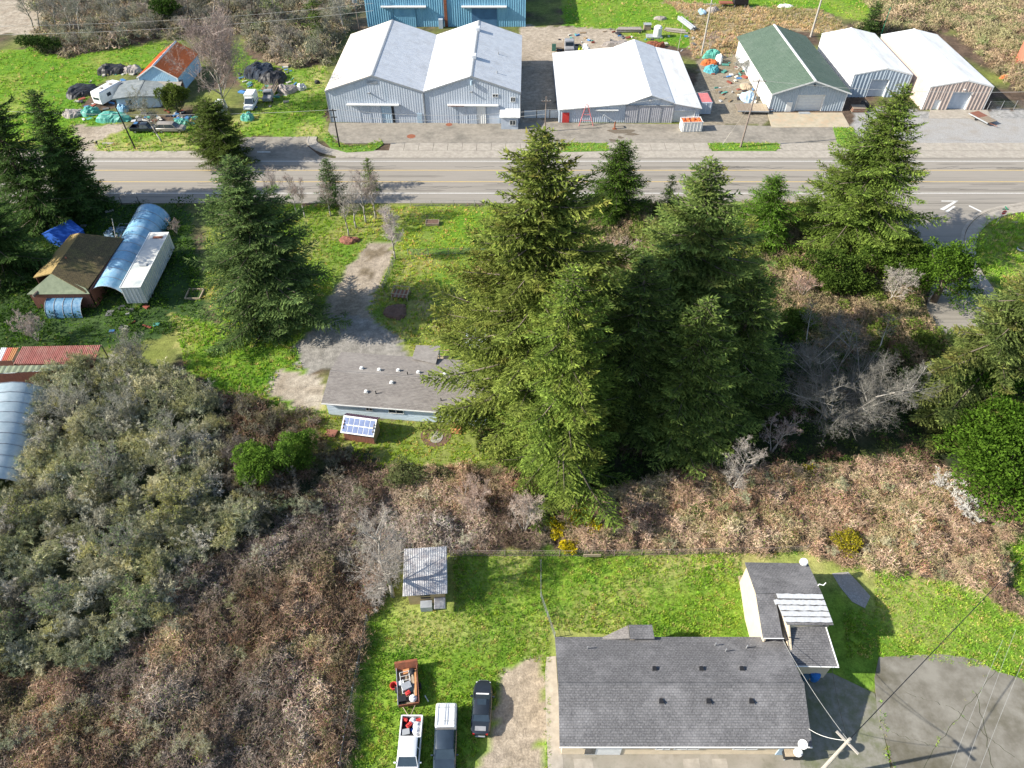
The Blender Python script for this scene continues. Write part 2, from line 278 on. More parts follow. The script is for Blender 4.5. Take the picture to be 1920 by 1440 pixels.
# ------------------------------------------------------------------ ground
def make_ground():
    xs = np.concatenate([[-3000, -900, -320, -190], np.arange(-140, 140.1, .8), [190, 320, 900, 3000]])
    ys = np.concatenate([[-900, -200, -40, 5], np.arange(14, 90, .6), np.arange(90, 232, 1.), [245, 270, 320, 450, 900, 3000]])
    X, Y = np.meshgrid(xs, ys); x = X.ravel(); y = Y.ravel(); px, py = pix(x, y)
    s = np.clip(y / 60, .4, 2.4)
    jx = (fbm(x * .5, y * .5, 1, 4) - .5) * 44 / s; jy = (fbm(x * .5, y * .5, 2, 4) - .5) * 30 / s
    pjx, pjy = px + jx, py + jy
    col = np.zeros((len(x), 3)); n = fbm(x * .12, y * .12, 9, 4)[:, None]; n2 = fbm(x * .7, y * .7, 19, 4)[:, None]
    def mixc(a, b, t): return np.array(a) * (1 - t) + np.array(b) * t
    t1 = np.clip((n - .3) * 2.2, 0, 1); t2 = np.clip((n2 - .3) * 2.2, 0, 1)
    brush = mixc((.075, .055, .040), (.15, .105, .075), t2)
    green = mixc(mixc((.085, .20, .018), (.15, .255, .022), t2), (.255, .28, .065), np.clip(t1 * 1.2 - .45, 0, 1))
    lush = mixc(mixc((.105, .20, .024), (.21, .31, .04), t2), (.37, .33, .13), np.clip(t1 * 1.7 - .6, 0, 1) * .85)
    dry = mixc((.20, .21, .05), (.31, .25, .13), t2); tan = mixc((.30, .25, .19), (.40, .35, .28), t2)
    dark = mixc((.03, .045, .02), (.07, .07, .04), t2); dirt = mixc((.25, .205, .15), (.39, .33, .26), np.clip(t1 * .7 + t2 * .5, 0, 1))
    wet = mixc((.20, .16, .11), (.14, .11, .07), t2); rocky = mixc((.27, .265, .255), (.34, .33, .31), t2)
    col[:] = mixc(brush, green, np.clip(t1 - .3, 0, 1))
    def put(poly, c, sharp=False):
        m = inpoly(px if sharp else pjx, py if sharp else pjy, poly); col[m] = (c[m] if np.shape(c) == np.shape(col) else c)
    for poly, c in ((BR_TOPL, brush), (BR_TOPR, brush), (SAND, tan), (G_TL, green), (G_CL, lush), (G_TOP, green), (DRY_TOP, mixc((.26, .21, .13), (.34, .27, .17), t2)), (DIRT_TOP, dirt), (DIRT_B, mixc((.21, .175, .12), (.30, .26, .20), t1)),
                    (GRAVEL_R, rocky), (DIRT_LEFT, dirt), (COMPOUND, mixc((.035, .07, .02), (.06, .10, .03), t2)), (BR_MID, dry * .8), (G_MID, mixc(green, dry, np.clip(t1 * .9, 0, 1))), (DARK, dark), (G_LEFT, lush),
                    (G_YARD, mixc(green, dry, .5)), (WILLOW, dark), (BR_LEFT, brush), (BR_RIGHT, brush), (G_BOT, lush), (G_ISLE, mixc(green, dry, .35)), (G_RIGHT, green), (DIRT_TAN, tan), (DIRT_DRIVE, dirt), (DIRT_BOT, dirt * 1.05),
                    ([(548, 655), (600, 600), (640, 590), (700, 600), (760, 640), (780, 690), (640, 690), (555, 692)], mixc((.22, .205, .18), (.30, .28, .25), t2)), ([(692, 465), (728, 462), (724, 478), (700, 486), (684, 484)], wet), ([(672, 500), (706, 505), (700, 516), (678, 514)], wet),
                    ([(885, 500), (930, 505), (925, 560), (885, 560)], mixc((.30, .17, .11), (.24, .13, .09), t2)),
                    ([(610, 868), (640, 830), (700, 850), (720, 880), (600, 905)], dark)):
        put(poly, c)
    V = np.stack([x, y, ground_z(x, y) - .02], 1); nx, ny = len(xs), len(ys); I = np.arange(nx * ny).reshape(ny, nx)
    F = np.stack([I[:-1, :-1], I[:-1, 1:], I[1:, 1:], I[1:, :-1]], -1).reshape(-1, 4)
    m = bpy.data.materials.new('ground_cover'); m.use_nodes = True; nt = m.node_tree; N = nt.nodes; Lk = nt.links; b = N['Principled BSDF']
    b.inputs['Roughness'].default_value = .95; b.inputs['Specular IOR Level'].default_value = .1
    a = N.new('ShaderNodeAttribute'); a.attribute_name = 'tint'; g = N.new('ShaderNodeNewGeometry')
    def nz(sc, det, lo, hi, cl, ch):
        t = N.new('ShaderNodeTexNoise'); t.inputs['Scale'].default_value = sc; t.inputs['Detail'].default_value = det; t.inputs['Roughness'].default_value = .7; Lk.new(g.outputs['Position'], t.inputs['Vector'])
        r = N.new('ShaderNodeMapRange'); r.inputs[1].default_value = lo; r.inputs[2].default_value = hi; r.inputs[3].default_value = cl; r.inputs[4].default_value = ch; Lk.new(t.outputs[0], r.inputs[0]); return r.outputs[0], t.outputs[0]
    f1, r1 = nz(1.1, 8, .32, .68, .62, 1.32); f2, r2 = nz(5., 5, .3, .7, .70, 1.28)
    mu = N.new('ShaderNodeMath'); mu.operation = 'MULTIPLY'; Lk.new(f1, mu.inputs[0]); Lk.new(f2, mu.inputs[1])
    vm = N.new('ShaderNodeVectorMath'); vm.operation = 'SCALE'; Lk.new(a.outputs['Color'], vm.inputs[0]); Lk.new(mu.outputs[0], vm.inputs['Scale']); Lk.new(vm.outputs[0], b.inputs['Base Color'])
    bp = N.new('ShaderNodeBump'); bp.inputs['Strength'].default_value = .7; bp.inputs['Distance'].default_value = .12; Lk.new(r2, bp.inputs['Height']); Lk.new(bp.outputs[0], b.inputs['Normal'])
    tag(numesh('ground', V, F, m, col, smooth=True), kind='structure')
make_ground()
# ------------------------------------------------------------------ road and pavements
Y = lambda py: at(960, py).y
ya, yb = Y(381), Y(297)
strip('road', -260, 260, ya, yb, .03, M['asphalt'])
for py, mm, nm in ((302.5, 'white_line', 'lane_marking'), (319.5, 'yellow_line', 'lane_marking'), (341, 'yellow_line', 'lane_marking'), (362.5, 'white_line', 'lane_marking')):
    y = Y(py); strip(nm, -260, 260, y - .09, y + .09, .038, M[mm], .006)
pt = MB(); rng = random.Random(8)
for k in range(30):
    x = rng.uniform(-75, 120); y = Y(rng.choice([308, 312, 314, 316, 331, 346, 350, 354, 357])) + rng.uniform(-.2, .2); L_ = rng.uniform(5, 26); w = rng.uniform(.18, .6); n = 12
    top_ = [(x + L_ * i / n, y + w * (.5 + .35 * rng.random()) * (0.2 if i in (0, n) else 1), .0335 + k * .0001) for i in range(n + 1)]; bot = [(x + L_ * i / n, y - w * (.5 + .35 * rng.random()) * (0.2 if i in (0, n) else 1), .0335 + k * .0001) for i in range(n, -1, -1)]; pt.poly(top_ + bot)
tag(pt.build('road_repairs', mat('tyre_worn_asphalt', (.17, .155, .13), (.23, .205, .175), sc=2, str_=(.1, 1, 1))), kind='structure')
cr = MB()
rng = random.Random(3)
for k in range(60):
    x = rng.uniform(-60, 110); y = Y(rng.choice([313, 316, 344, 350, 354, 357])) + rng.uniform(-.3, .3); pts = [(x, y)]
    for q in range(rng.randint(5, 14)): x += rng.uniform(.4, 1.5); y += rng.uniform(-.22, .22); pts.append((x, y))
    for (a, b), (c, d) in zip(pts[:-1], pts[1:]): cr.add([(a, b - .04, .036), (c, d - .04, .036), (c, d + .04, .036), (a, b + .04, .036)], [(0, 1, 2, 3)])
tag(cr.build('road_tar_seams', M['crack']), kind='structure')
# far kerb, gutter and concrete pavement with its slabs
pv = strip('pavement', -34.5, 160, Y(296.8), Y(283), .11, M['concrete'], .2)
pv.name = 'pavement'
slab0 = MB().box(-1.42, 1.42, Y(283) + .03, Y(269) - .03, .0, .13).build('slab', M['concrete'], pv)
k = 0
for i in range(52):
    x = -23 + i * 2.9
    o = slab0 if k == 0 else slab0.copy()
    if k: C.objects.link(o); o.parent = pv
    o.location = (x, 0, rng.uniform(-.012, .012)); k += 1
left_pv = strip('verge_pavement', -190, -57.5, Y(296.8), Y(284), .11, M['concrete'], .2); left_pv.name = 'pavement'
lot = sheet('parking_lot', [(618, 230), (1046, 230), (1306, 233), (1440, 236), (1602, 236), (1602, 268.8), (640, 268.8), (625, 258), (615, 245)], .05, M['lot'])
sheet('side_lot', [(452, 257), (575, 256), (578, 275), (600, 293), (625, 296.6), (420, 296.6), (436, 270)], .045, M['lot'])
sheet('stall_marking', [(482, 284), (507, 284), (507, 285.6), (482, 285.6)], .06, M['white_line'], th=.01)
# curved kerb of the side lot
def band(name, pixpts, w, z, m, th=.15):
    P = [at(x, y) for x, y in pixpts]; mb = MB()
    L = []; Rr = []
    for i, p in enumerate(P):
        d = (P[min(i + 1, len(P) - 1)] - P[max(i - 1, 0)]).normalized(); nrm = Vector((-d.y, d.x, 0)) * w / 2
        L.append(p + nrm); Rr.append(p - nrm)
    n = len(P); V = [(q.x, q.y, z) for q in L] + [(q.x, q.y, z) for q in Rr] + [(q.x, q.y, z - th) for q in L] + [(q.x, q.y, z - th) for q in Rr]
    F = []
    for i in range(n - 1): F += [(i, i + 1, n + i + 1, n + i), (2 * n + i, 2 * n + i + 1, i + 1, i), (3 * n + i, n + i, n + i + 1, 3 * n + i + 1)]
    F += [(0, n, 3 * n, 2 * n), (n - 1, 3 * n - 1, 4 * n - 1, 2 * n - 1)]
    return tag(mb.add(V, F).build(name, m), kind='structure')
def smoothpts(p, n=4):
    out = []
    for i in range(len(p) - 1):
        p0, p1, p2, p3 = p[max(i - 1, 0)], p[i], p[i + 1], p[min(i + 2, len(p) - 1)]
        for k in range(n):
            t = k / n; out.append(tuple(.5 * (2 * p1[j] + (p2[j] - p0[j]) * t + (2 * p0[j] - 5 * p1[j] + 4 * p2[j] - p3[j]) * t * t + (3 * p1[j] - p0[j] - 3 * p2[j] + p3[j]) * t ** 3) for j in (0, 1)))
    return out + [tuple(p[-1])]
band('kerb', smoothpts([(579, 257), (577, 268), (590, 280), (612, 289), (640, 294), (665, 296)]), .35, .17, M['concrete'])
band('curved_pavement', smoothpts([(586, 257), (585, 267), (600, 278), (622, 285), (650, 289), (716, 290)]), 1.9, .12, M['concrete'])
sheet('apron', [(1439, 211), (1579, 211), (1594, 238), (1447, 239)], .09, M['apron'])
sheet('apron', [(1744, 206), (1852, 206), (1860, 222), (1742, 222)], .07, M['concrete'])
sheet('gravel_forecourt', [(1602, 232), (1650, 222), (1990, 222), (1990, 268), (1602, 268.8)], .04, M['gravel'])
# right: street curving towards the camera, gutter, pavement
SR = smoothpts([(1990, 372), (1920, 381), (1850, 395), (1815, 420), (1804, 450), (1808, 490), (1840, 540), (1890, 600), (1960, 680)])
street = sheet('side_street', [(1650, 381.3), (1990, 381.3)] + SR + [(1790, 700), (1735, 600), (1740, 560), (1760, 500), (1720, 440)], .026, M['asphalt'])
band('gutter', SR, .55, .06, M['concrete']); band('kerb', [(x + 5 + (y - 380) * .004, y + 3) for x, y in SR], .22, .19, M['concrete'])
band('curved_pavement', [(x + 14 + (y - 380) * .01, y + 8) for x, y in SR], 1.9, .14, M['concrete'])
for a in ([(1762, 392), (1790, 377), (1796, 377), (1770, 394)], [(1772, 396), (1788, 386), (1792, 387), (1777, 398)], [(1816, 386), (1818, 385), (1843, 397), (1841, 398.5)], [(1765, 376.2), (1796, 376.2), (1796, 377.6), (1765, 377.6)]):
    sheet('street_marking', a, .042, M['white_line'], th=.008)
sheet('old_lot', [(1648, 1232), (1700, 1229), (1760, 1226), (1830, 1235), (1868, 1258), (1925, 1275), (1995, 1300), (1995, 1500), (1690, 1500), (1665, 1400), (1645, 1340), (1640, 1270)], .05, M['lotsmooth'])
sheet('shaded_yard_paving', [(1500, 1262), (1560, 1262), (1640, 1300), (1662, 1400), (1680, 1500), (1490, 1500), (1500, 1420)], .04, mat('mossy_paving', (.24, .225, .19), (.15, .15, .10), sc=1.2, st=(.10, .12, .04), stsc=.4, stam=.7, bump=.4))
sheet('front_paving', [(1050, 1406), (1498, 1406), (1510, 1520), (1050, 1520)], .05, mat('patchy_paving', (.33, .30, .255), (.24, .215, .175), sc=1, st=(.14, .13, .09), stsc=.5, stam=.8, bump=.3))
sheet('side_path', [(1025, 1232), (1042, 1230), (1062, 1520), (1030, 1520), (1024, 1350), (1022, 1260)], .06, M['concrete'])
for i, (a, b) in enumerate(((1075, 1110), (1280, 1310), (1335, 1362))):
    sheet('paving_patch', [(a, 1423), (b, 1422), (b + 14, 1500), (a + 10, 1500)], .058, M['concrete'], th=.01)
sheet('gravel_patch', [(1560, 1075), (1590, 1072), (1612, 1095), (1632, 1118), (1622, 1140), (1598, 1128), (1575, 1100)], .03, M['gravel'], th=.05)
sheet('wall_footing_path', [(1384, 1080), (1400, 1078), (1432, 1195), (1410, 1197), (1395, 1140)], .05, mat('sandy_path', (.42, .34, .25), (.33, .26, .18), sc=2))
# ------------------------------------------------------------------ vegetation geometry
def nrm(v): return v / np.maximum(np.linalg.norm(v, axis=-1, keepdims=True), 1e-6)
def rperp(d, rng):
    r = rng.normal(size=d.shape); return nrm(np.cross(d, r))
def darts(o, d, L, W, rng, flat=None):
    """one long triangle per (origin, direction)"""
    p = rperp(d, rng) if flat is None else nrm(np.cross(d, flat)); W = np.asarray(W)[..., None] if np.ndim(W) else W; L = np.asarray(L)[..., None] if np.ndim(L) else L
    V = np.stack([o - p * W * .5, o + p * W * .5, o + d * L], 1); return V.reshape(-1, 3)
def diamonds(o, d, L, W, rng, flat=0.):
    p = rperp(d, rng) if not flat else nrm(np.cross(d, nrm(np.array((0, 0, 1.)) + rng.normal(size=d.shape) * (1 - flat)))); W = np.asarray(W)[..., None]; L = np.asarray(L)[..., None]
    m = o + d * L * .5 + p * W * .5; k = o + d * L * .5 - p * W * .5; e = o + d * L
    return np.stack([o, m, e, o, e, k], 1).reshape(-1, 3)
def trimesh(name, V, col, m, parent=None):
    return numesh(name, V, np.arange(len(V)).reshape(-1, 3), m, col, parent)
def conifer_geo(h, r, seed, n=240, base=.06, power=.85, size=.46, dark=(.035, .062, .018), tip=(.12, .16, .03), warm=.0, up=.55, gap=.06, fine=1., irregular=.32):
    rng = np.random.default_rng(seed); VV = []; CC = []; trunk = []
    dark = np.array(dark) * 1.15; tip = np.array(tip) * 1.85; warmc = np.array((.42, .26, .07))
    for i in range(n):
        w_ = int(i / 5.5) * 5.5; t = base + (1 - base) * (max(0, w_ + .5 + rng.normal() * .9) / n) ** .92; t = min(max(t, base), .995); az = i * 2.39996 + rng.normal() * .25
        rr = r * (1 + irregular * math.sin(az * 2 + seed) * .6 + irregular * .5 * math.sin(az * 3 + seed * 2 + t * 5))
        L = rr * ((1 - t) ** power) * (rng.uniform(.45, 1.0) if rng.random() < .72 else rng.uniform(1., 1.3)) + .3 + .25 * (1 - t)
        if gap and rng.random() < gap: continue
        el = (-.22 + up * t ** .8) + rng.normal() * .10; z0 = h * t
        K = max(3, int(L / (.31 / fine))); s = np.linspace(.12, 1, K)
        H = np.array((math.cos(az), math.sin(az), 0)); side = np.array((-math.sin(az), math.cos(az), 0))
        wob = side * (rng.normal() * .08 * L)
        P = H * (s * L * math.cos(el))[:, None] + np.array((0, 0, 1.)) * (z0 + L * (math.sin(el) * s - .30 * s ** 1.5 + .26 * s ** 3))[:, None] + wob * (s ** 2)[:, None]
        tang = nrm(np.gradient(P, axis=0))
        trunk.append((H * .1 + np.array((0, 0, z0)), P[K // 2], P[int(K * .8)], .02 + .009 * L))
        tone = rng.uniform(.7, 1.4); lw = warm * (rng.random() < .5) * rng.uniform(.3, 1) * (.25 + t)
        bl = (.3 + .42 * L * (1 - s) ** .7) * rng.uniform(.75, 1.15, K); bl = np.minimum(bl, 2.4)
        for sd in (-1, 1):
            ang = rng.uniform(.65, 1.05, K)[:, None]
            D = nrm(tang * np.cos(ang) + side * sd * np.sin(ang) + np.array((0, 0, 1.)) * rng.normal(-.12, .14, K)[:, None])
            O = P + rng.normal(size=P.shape) * .03
            nb = np.maximum(1, (bl / (.19 / fine)).astype(int)); idx = np.repeat(np.arange(K), nb); q = np.concatenate([(np.arange(k_) + rng.random(k_)) / k_ for k_ in nb])
            oo = O[idx] + D[idx] * (bl[idx] * q)[:, None]
            dd = nrm(D[idx] + rng.normal(size=(len(idx), 3)) * np.array((.5, .5, .32)) + side * 0 + tang[idx] * .25)
            LL = size * rng.uniform(.65, 1.3, len(idx)) * (1 - .35 * q); pz = nrm(np.array((0, 0, 1.)) + rng.normal(size=dd.shape) * .5); V = darts(oo - dd * .08, dd, LL, LL * .40, rng, pz)
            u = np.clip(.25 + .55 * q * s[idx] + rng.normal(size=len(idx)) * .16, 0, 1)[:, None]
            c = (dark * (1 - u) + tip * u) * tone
            if lw > 0: wv = np.clip(lw * (s[idx] ** 2) * 1.2, 0, .85)[:, None]; c = c * (1 - wv) + warmc * wv
            VV.append(V); CC.append(np.repeat(c, 3, 0))
    # leader
    m = int(26 * fine); z = np.linspace(h * .9, h * 1.0, m); a = rng.uniform(0, 6.28, m); D = nrm(np.stack([np.cos(a), np.sin(a), np.full(m, .8)], 1)); O = np.stack([z * 0, z * 0, z], 1)
    VV.append(diamonds(O, D, np.full(m, size * 1.1), np.full(m, size * .35), rng)); CC.append(np.repeat(np.tile(tip, (m, 1)) * .8, 6, 0))
    return np.concatenate(VV), np.concatenate(CC), trunk
def trunk_mb(h, r0, limbs=(), lean=(0, 0), n=9):
    mb = MB(); mb.tube((0, 0, -.3), (lean[0] * .5, lean[1] * .5, h * .5), r0, r0 * .6, n); mb.tube((lean[0] * .5, lean[1] * .5, h * .5), (lean[0], lean[1], h * .97), r0 * .6, .04, n)
    for a, b, c, w in limbs: mb.tube(a, b, w, w * .7, 4); mb.tube(b, c, w * .7, .012, 3)
    return mb
def place_tree(tx, ty, by):
    bx = 960 + (tx - 960) * (2037 - by) / (2037 - ty); return at(bx, by), height(bx, by, ty)
def conifer(name, label, tx, ty, by, r, seed, parts_group=None, **kw):
    loc, h = place_tree(tx, ty, by); t = thing(name, label, 'tree', loc, 0, parts_group)
    V, Cc, limbs = conifer_geo(h, r, seed, **kw)
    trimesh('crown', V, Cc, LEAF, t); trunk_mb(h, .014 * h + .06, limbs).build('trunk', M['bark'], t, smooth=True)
    return t
def leafcloud(lobes, n, size, seed, dark, light, inner=.7, flat=1.):
    """lobes: (cx,cy,cz,rx,ry,rz); leaf sprays through the outer part of each lobe"""
    rng = np.random.default_rng(seed); VV = []; CC = []; tot = sum(l[3] * l[4] for l in lobes); dark = np.array(dark); light = np.array(light)
    for l in lobes:
        k = max(60, int(n * l[3] * l[4] / tot)); d = nrm(rng.normal(size=(k, 3))); d[:, 2] = np.abs(d[:, 2]) * np.where(rng.random(k) < .22, -1, 1)
        bump = .66 + .56 * vnoise(d[:, 0] * 3.1 + l[0] + 9, d[:, 1] * 3.1 + d[:, 2] * 2.3 + l[1] + 5, seed)
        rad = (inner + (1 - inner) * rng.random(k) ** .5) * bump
        dark_ = 0; P = np.array(l[:3]) + d * np.array(l[3:]) * rad[:, None]; P[:, 2] = np.maximum(P[:, 2], .05)
        dd = nrm(d * .5 + rng.normal(size=(k, 3)) * np.array((1, 1, .6 * flat))); L = size * rng.uniform(.6, 1.4, k)
        VV.append(diamonds(P, dd, L, L * .55, rng))
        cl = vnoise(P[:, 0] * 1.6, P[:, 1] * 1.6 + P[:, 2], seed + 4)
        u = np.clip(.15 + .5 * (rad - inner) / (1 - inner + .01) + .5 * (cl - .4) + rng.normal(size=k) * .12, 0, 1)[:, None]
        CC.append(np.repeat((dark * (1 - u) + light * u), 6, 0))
    return np.concatenate(VV), np.concatenate(CC)
def broadleaf(name, label, px, py, rx, ry, h, seed, nl=9, n=9000, size=.26, dark=(.03, .06, .015), light=(.13, .20, .03), low=.12, cat='tree', group=None):
    loc = at(px, py); t = thing(name, label, cat, loc, 0, group); rng = np.random.default_rng(seed); lobes = [(0, 0, h * .5, rx * .7, ry * .7, h * .42)]
    for i in range(nl):
        a = 6.283 * i / nl + rng.random() * .6; q = rng.uniform(.35, .78); rr = rng.uniform(.28, .5)
        lobes.append((math.cos(a) * rx * q, math.sin(a) * ry * q, h * rng.uniform(low + .2, .8), rx * rr, ry * rr, h * rng.uniform(.16, .28)))
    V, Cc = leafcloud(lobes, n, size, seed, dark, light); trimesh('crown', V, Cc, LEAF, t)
    mb = MB(); mb.tube((0, 0, -.2), (.1, 0, h * .45), .05 * h, .03 * h, 8)
    for l in lobes[1:]: mb.tube((.05, 0, h * .3), l[:3], .02 * h, .008 * h, 5)
    mb.build('trunk', M['bark'], t, smooth=True); return t
def branch_geo(h, spread, seed, stems=1, n1=14, n2=7, n3=6, n4=5, up=.35, wtw=.035, col=(.42, .38, .34), tipc=(.36, .30, .27), trunk_r=None, lean=(0, 0), base=.25, droop=0., leafs=0, leafc=(.2, .24, .08), curl=.2, leafsz=.16, lt=.58):
    """bare crown: trunk, limbs, branches, twigs, as tubes and thin blades"""
    rng = np.random.default_rng(seed); wtw = wtw * .62; n4 = int(n4 * 1.7 + .9) if n4 else 0; n3 = n3 + 1; tr = trunk_r or .016 * h + .03; TV = MB(); VV = []; CC = []
    par = []     # paths (K,3), radius
    for s_ in range(stems):
        a = 6.283 * s_ / stems + rng.random(); sp = 0 if stems == 1 else spread * .45 * rng.uniform(.5, 1); P = []
        for k in range(6):
            q = k / 5; P.append((lean[0] * q + math.cos(a) * sp * q + rng.normal() * .02 * h * q, lean[1] * q + math.sin(a) * sp * q + rng.normal() * .02 * h * q, h * q * (.88 if stems == 1 else rng.uniform(.7, .95))))
        P = np.array(P); P[:, 2] = np.sort(P[:, 2]); par.append(P)
        for k in range(5): TV.tube(P[k] - np.array((0, 0, .2 if k == 0 else 0)), P[k + 1], tr * (1 - k / 5.6) / (stems ** .4), tr * (1 - (k + 1) / 5.6) / (stems ** .4), 6)
    par = np.array(par)
    def children(par, m, lf, upf, tmin, spreadf):
        n, K, _ = par.shape; idx = np.repeat(np.arange(n), m); t = rng.uniform(tmin, .98, len(idx)); f = t * (K - 1); i = np.minimum(f.astype(int), K - 2); w = (f - i)[:, None]
        o = par[idx, i] * (1 - w) + par[idx, i + 1] * w; d = nrm(par[idx, i + 1] - par[idx, i]); plen = np.linalg.norm(par[idx, -1] - par[idx, 0], axis=1)
        D = nrm(d * (1 - spreadf) + rperp(d, rng) * spreadf * 1.5 + np.array((0, 0, upf)))
        L = (lf if np.ndim(lf) == 0 and lf > 1 else lf * plen) * (1.1 - .55 * t) * rng.uniform(.6, 1.15, len(idx))
        KK = 4; s = np.linspace(0, 1, KK); bend = rperp(D, rng) * curl + np.array((0, 0, 1.)) * (upf * .5 - droop)
        return o[:, None] + (D[:, None] * s[None, :, None] + bend[:, None] * (s ** 2)[None, :, None] * .5) * L[:, None, None]
    def blades(P, w):
        n, K, _ = P.shape; d = nrm(P[:, -1] - P[:, 0]); p = rperp(d, rng); out = []
        for k in range(K - 1):
            wa = w * (1 - k / K) * .5; wb = w * (1 - (k + 1) / K) * .5
            a, b, c, e = P[:, k] - p * wa, P[:, k] + p * wa, P[:, k + 1] + p * wb, P[:, k + 1] - p * wb
            out.append(np.stack([a, b, c, a, c, e], 1))
        return np.concatenate(out, 1).reshape(-1, 3)
    l1 = children(par, n1 if stems == 1 else max(3, n1 // stems), spread * 1.05 if stems == 1 else .55, up, base, .55)
    if stems == 1: pass
    for P in l1:
        for k in range(3): TV.tube(P[k], P[k + 1], tr * .3 * (1 - k / 3.6), tr * .3 * (1 - (k + 1) / 3.6), 4)
    l2 = children(l1, n2, .55, up * .8, .18, .5); l3 = children(l2, n3, lt, up * .6, .12, .5); l4 = children(l3, n4, .62, up * .4, .1, .5) if n4 else None
    base_c = np.array(col); tip_c = np.array(tipc)
    def whips(P, w):
        p = rperp(nrm(P[:, -1] - P[:, 0]), rng) * w * .5; a_, b_, c_ = P[:, 0], P[:, 1] * .5 + P[:, 2] * .5, P[:, -1]
        return np.stack([a_ - p, a_ + p, b_, b_ - p * .8, b_ + p * .8, c_], 1).reshape(-1, 3)
    last = l4 if l4 is not None else l3
    for P, w, mixv in ((l2, wtw * 1.7, .15), (l3, wtw * 1.15, .5), (l4, wtw, 1.)):
        if P is None: continue
        V = (whips if P is last or P is l3 else blades)(P, w); per = len(V) // len(P); c = (base_c * (1 - mixv) + tip_c * mixv)[None] * rng.uniform(.75, 1.2, (len(P), 1)); VV.append(V); CC.append(np.repeat(c, per, 0))
    if leafs:
        Q = (l4 if l4 is not None else l3); k = int(leafs); ii = rng.integers(0, len(Q), k); jj = rng.integers(1, 4, k); O = Q[ii, jj] + rng.normal(size=(k, 3)) * .05; d = nrm(rng.normal(size=(k, 3)))
        VV.append(diamonds(O, d, np.full(k, leafsz) * rng.uniform(.6, 1.4, k), np.full(k, leafsz * .6), rng)); CC.append(np.repeat(np.array(leafc)[None] * rng.uniform(.6, 1.35, (k, 1)), 6, 0))
    V = np.concatenate(VV); V[:, 2] = np.maximum(V[:, 2], .02)
    return TV, V, np.concatenate(CC)
def bare_tree(name, label, px, py, h, spread, seed, cat='tree', bark='bark_pale', group=None, z=0., **kw):
    loc = at(px, py); loc.z = z; t = thing(name, label, cat, loc, 0, group); TV, V, Cc = branch_geo(h, spread, seed, **kw)
    TV.build('trunk', M[bark], t, smooth=True); trimesh('twigs', V, Cc, TWIG, t); return t
# ------------------------------------------------------------------ brush templates, grown into one mass per region
def bramble_tpl(seed, n=34, leaf=26, cane=(.43, .315, .25), upr=.75, w=.036, leafc=(.10, .14, .035)):
    rng = np.random.default_rng(seed); a = rng.uniform(0, 6.283, n); r = rng.uniform(.35, 1.25, n); hh = rng.uniform(.45, 1.15, n) * upr
    b = rng.uniform(0, .45, n); a0 = rng.uniform(0, 6.283, n); O = np.stack([np.cos(a0) * b, np.sin(a0) * b, np.zeros(n)], 1); E = np.stack([np.cos(a) * r, np.sin(a) * r, hh * rng.uniform(.1, .8, n)], 1)
    s = np.linspace(0, 1, 5); P = O[:, None] * (1 - s)[None, :, None] + E[:, None] * s[None, :, None] + np.array((0, 0, 1.)) * (hh[:, None] * 4 * .7 * (s * (1 - s))[None])[..., None] + rng.normal(size=(n, 5, 3)) * .05
    p = rperp(nrm(E - O), rng); out = []
    for k in range(4):
        w0, w1 = w * (1 - k / 5) * .5, w * (1 - (k + 1) / 5) * .5; A, B, Cx, D = P[:, k] - p * w0, P[:, k] + p * w0, P[:, k + 1] + p * w1, P[:, k + 1] - p * w1; out.append(np.stack([A, B, Cx, A, Cx, D], 1))
    V = np.concatenate(out, 1).reshape(-1, 3); c = np.repeat(np.array(cane)[None] * rng.uniform(.55, 1.35, (n, 1)), 24, 0)
    # side twigs
    m = n * 6; i = rng.integers(0, n, m); j = rng.integers(1, 5, m); dd = nrm(rng.normal(size=(m, 3)) + np.array((0, 0, .4))); V2 = darts(P[i, j], dd, rng.uniform(.15, .42, m), w * .75, rng); c2 = np.repeat(np.array(cane)[None] * rng.uniform(.7, 1.6, (m, 1)), 3, 0)
    i = rng.integers(0, n, leaf); j = rng.integers(1, 5, leaf); dd = nrm(rng.normal(size=(leaf, 3))); L = rng.uniform(.10, .2, leaf); V3 = diamonds(P[i, j], dd, L, L * .7, rng) if leaf else np.zeros((0, 3)); c3 = np.repeat(np.array(leafc)[None] * rng.uniform(.6, 1.4, (leaf, 1)), 6, 0)
    V = np.concatenate([V, V2, V3]); V[:, 2] = np.maximum(V[:, 2], .02); return V, np.concatenate([c, c2, c3])
def twigbush_tpl(seed, n=26, cane=(.34, .32, .26), leafc=(.22, .26, .10), leaf=50, h=1.):
    _, V, c = branch_geo(h * 1.6, 1.0, seed, stems=6, n1=22, n2=6, n3=6, n4=0, wtw=.03, col=cane, tipc=cane, leafs=leaf * 3, leafc=leafc, leafsz=.05, trunk_r=.02, up=.35, lt=.9, curl=.35)
    return V, c
def tuft_tpl(seed, n=6, col=(.25, .42, .055), h=.24, spread=.2, w=.07):
    rng = np.random.default_rng(seed); a = rng.uniform(0, 6.283, n); o = np.stack([np.cos(a) * spread * .5, np.sin(a) * spread * .5, np.zeros(n)], 1) * rng.random((n, 1)); d = nrm(np.stack([np.cos(a) * .55, np.sin(a) * .55, np.ones(n)], 1) + rng.normal(size=(n, 3)) * .2)
    return darts(o, d, h * rng.uniform(.6, 1.2, n), w, rng), np.repeat(np.array(col)[None] * rng.uniform(.75, 1.3, (n, 1)), 3, 0)
def leafclump_tpl(seed, n=40, dark=(.04, .08, .02), light=(.13, .21, .04), h=.8, size=.2):
    return leafcloud([(0, 0, h * .5, .8, .8, h * .55)], n, size, seed, dark, light, .5)
TPLG = {}
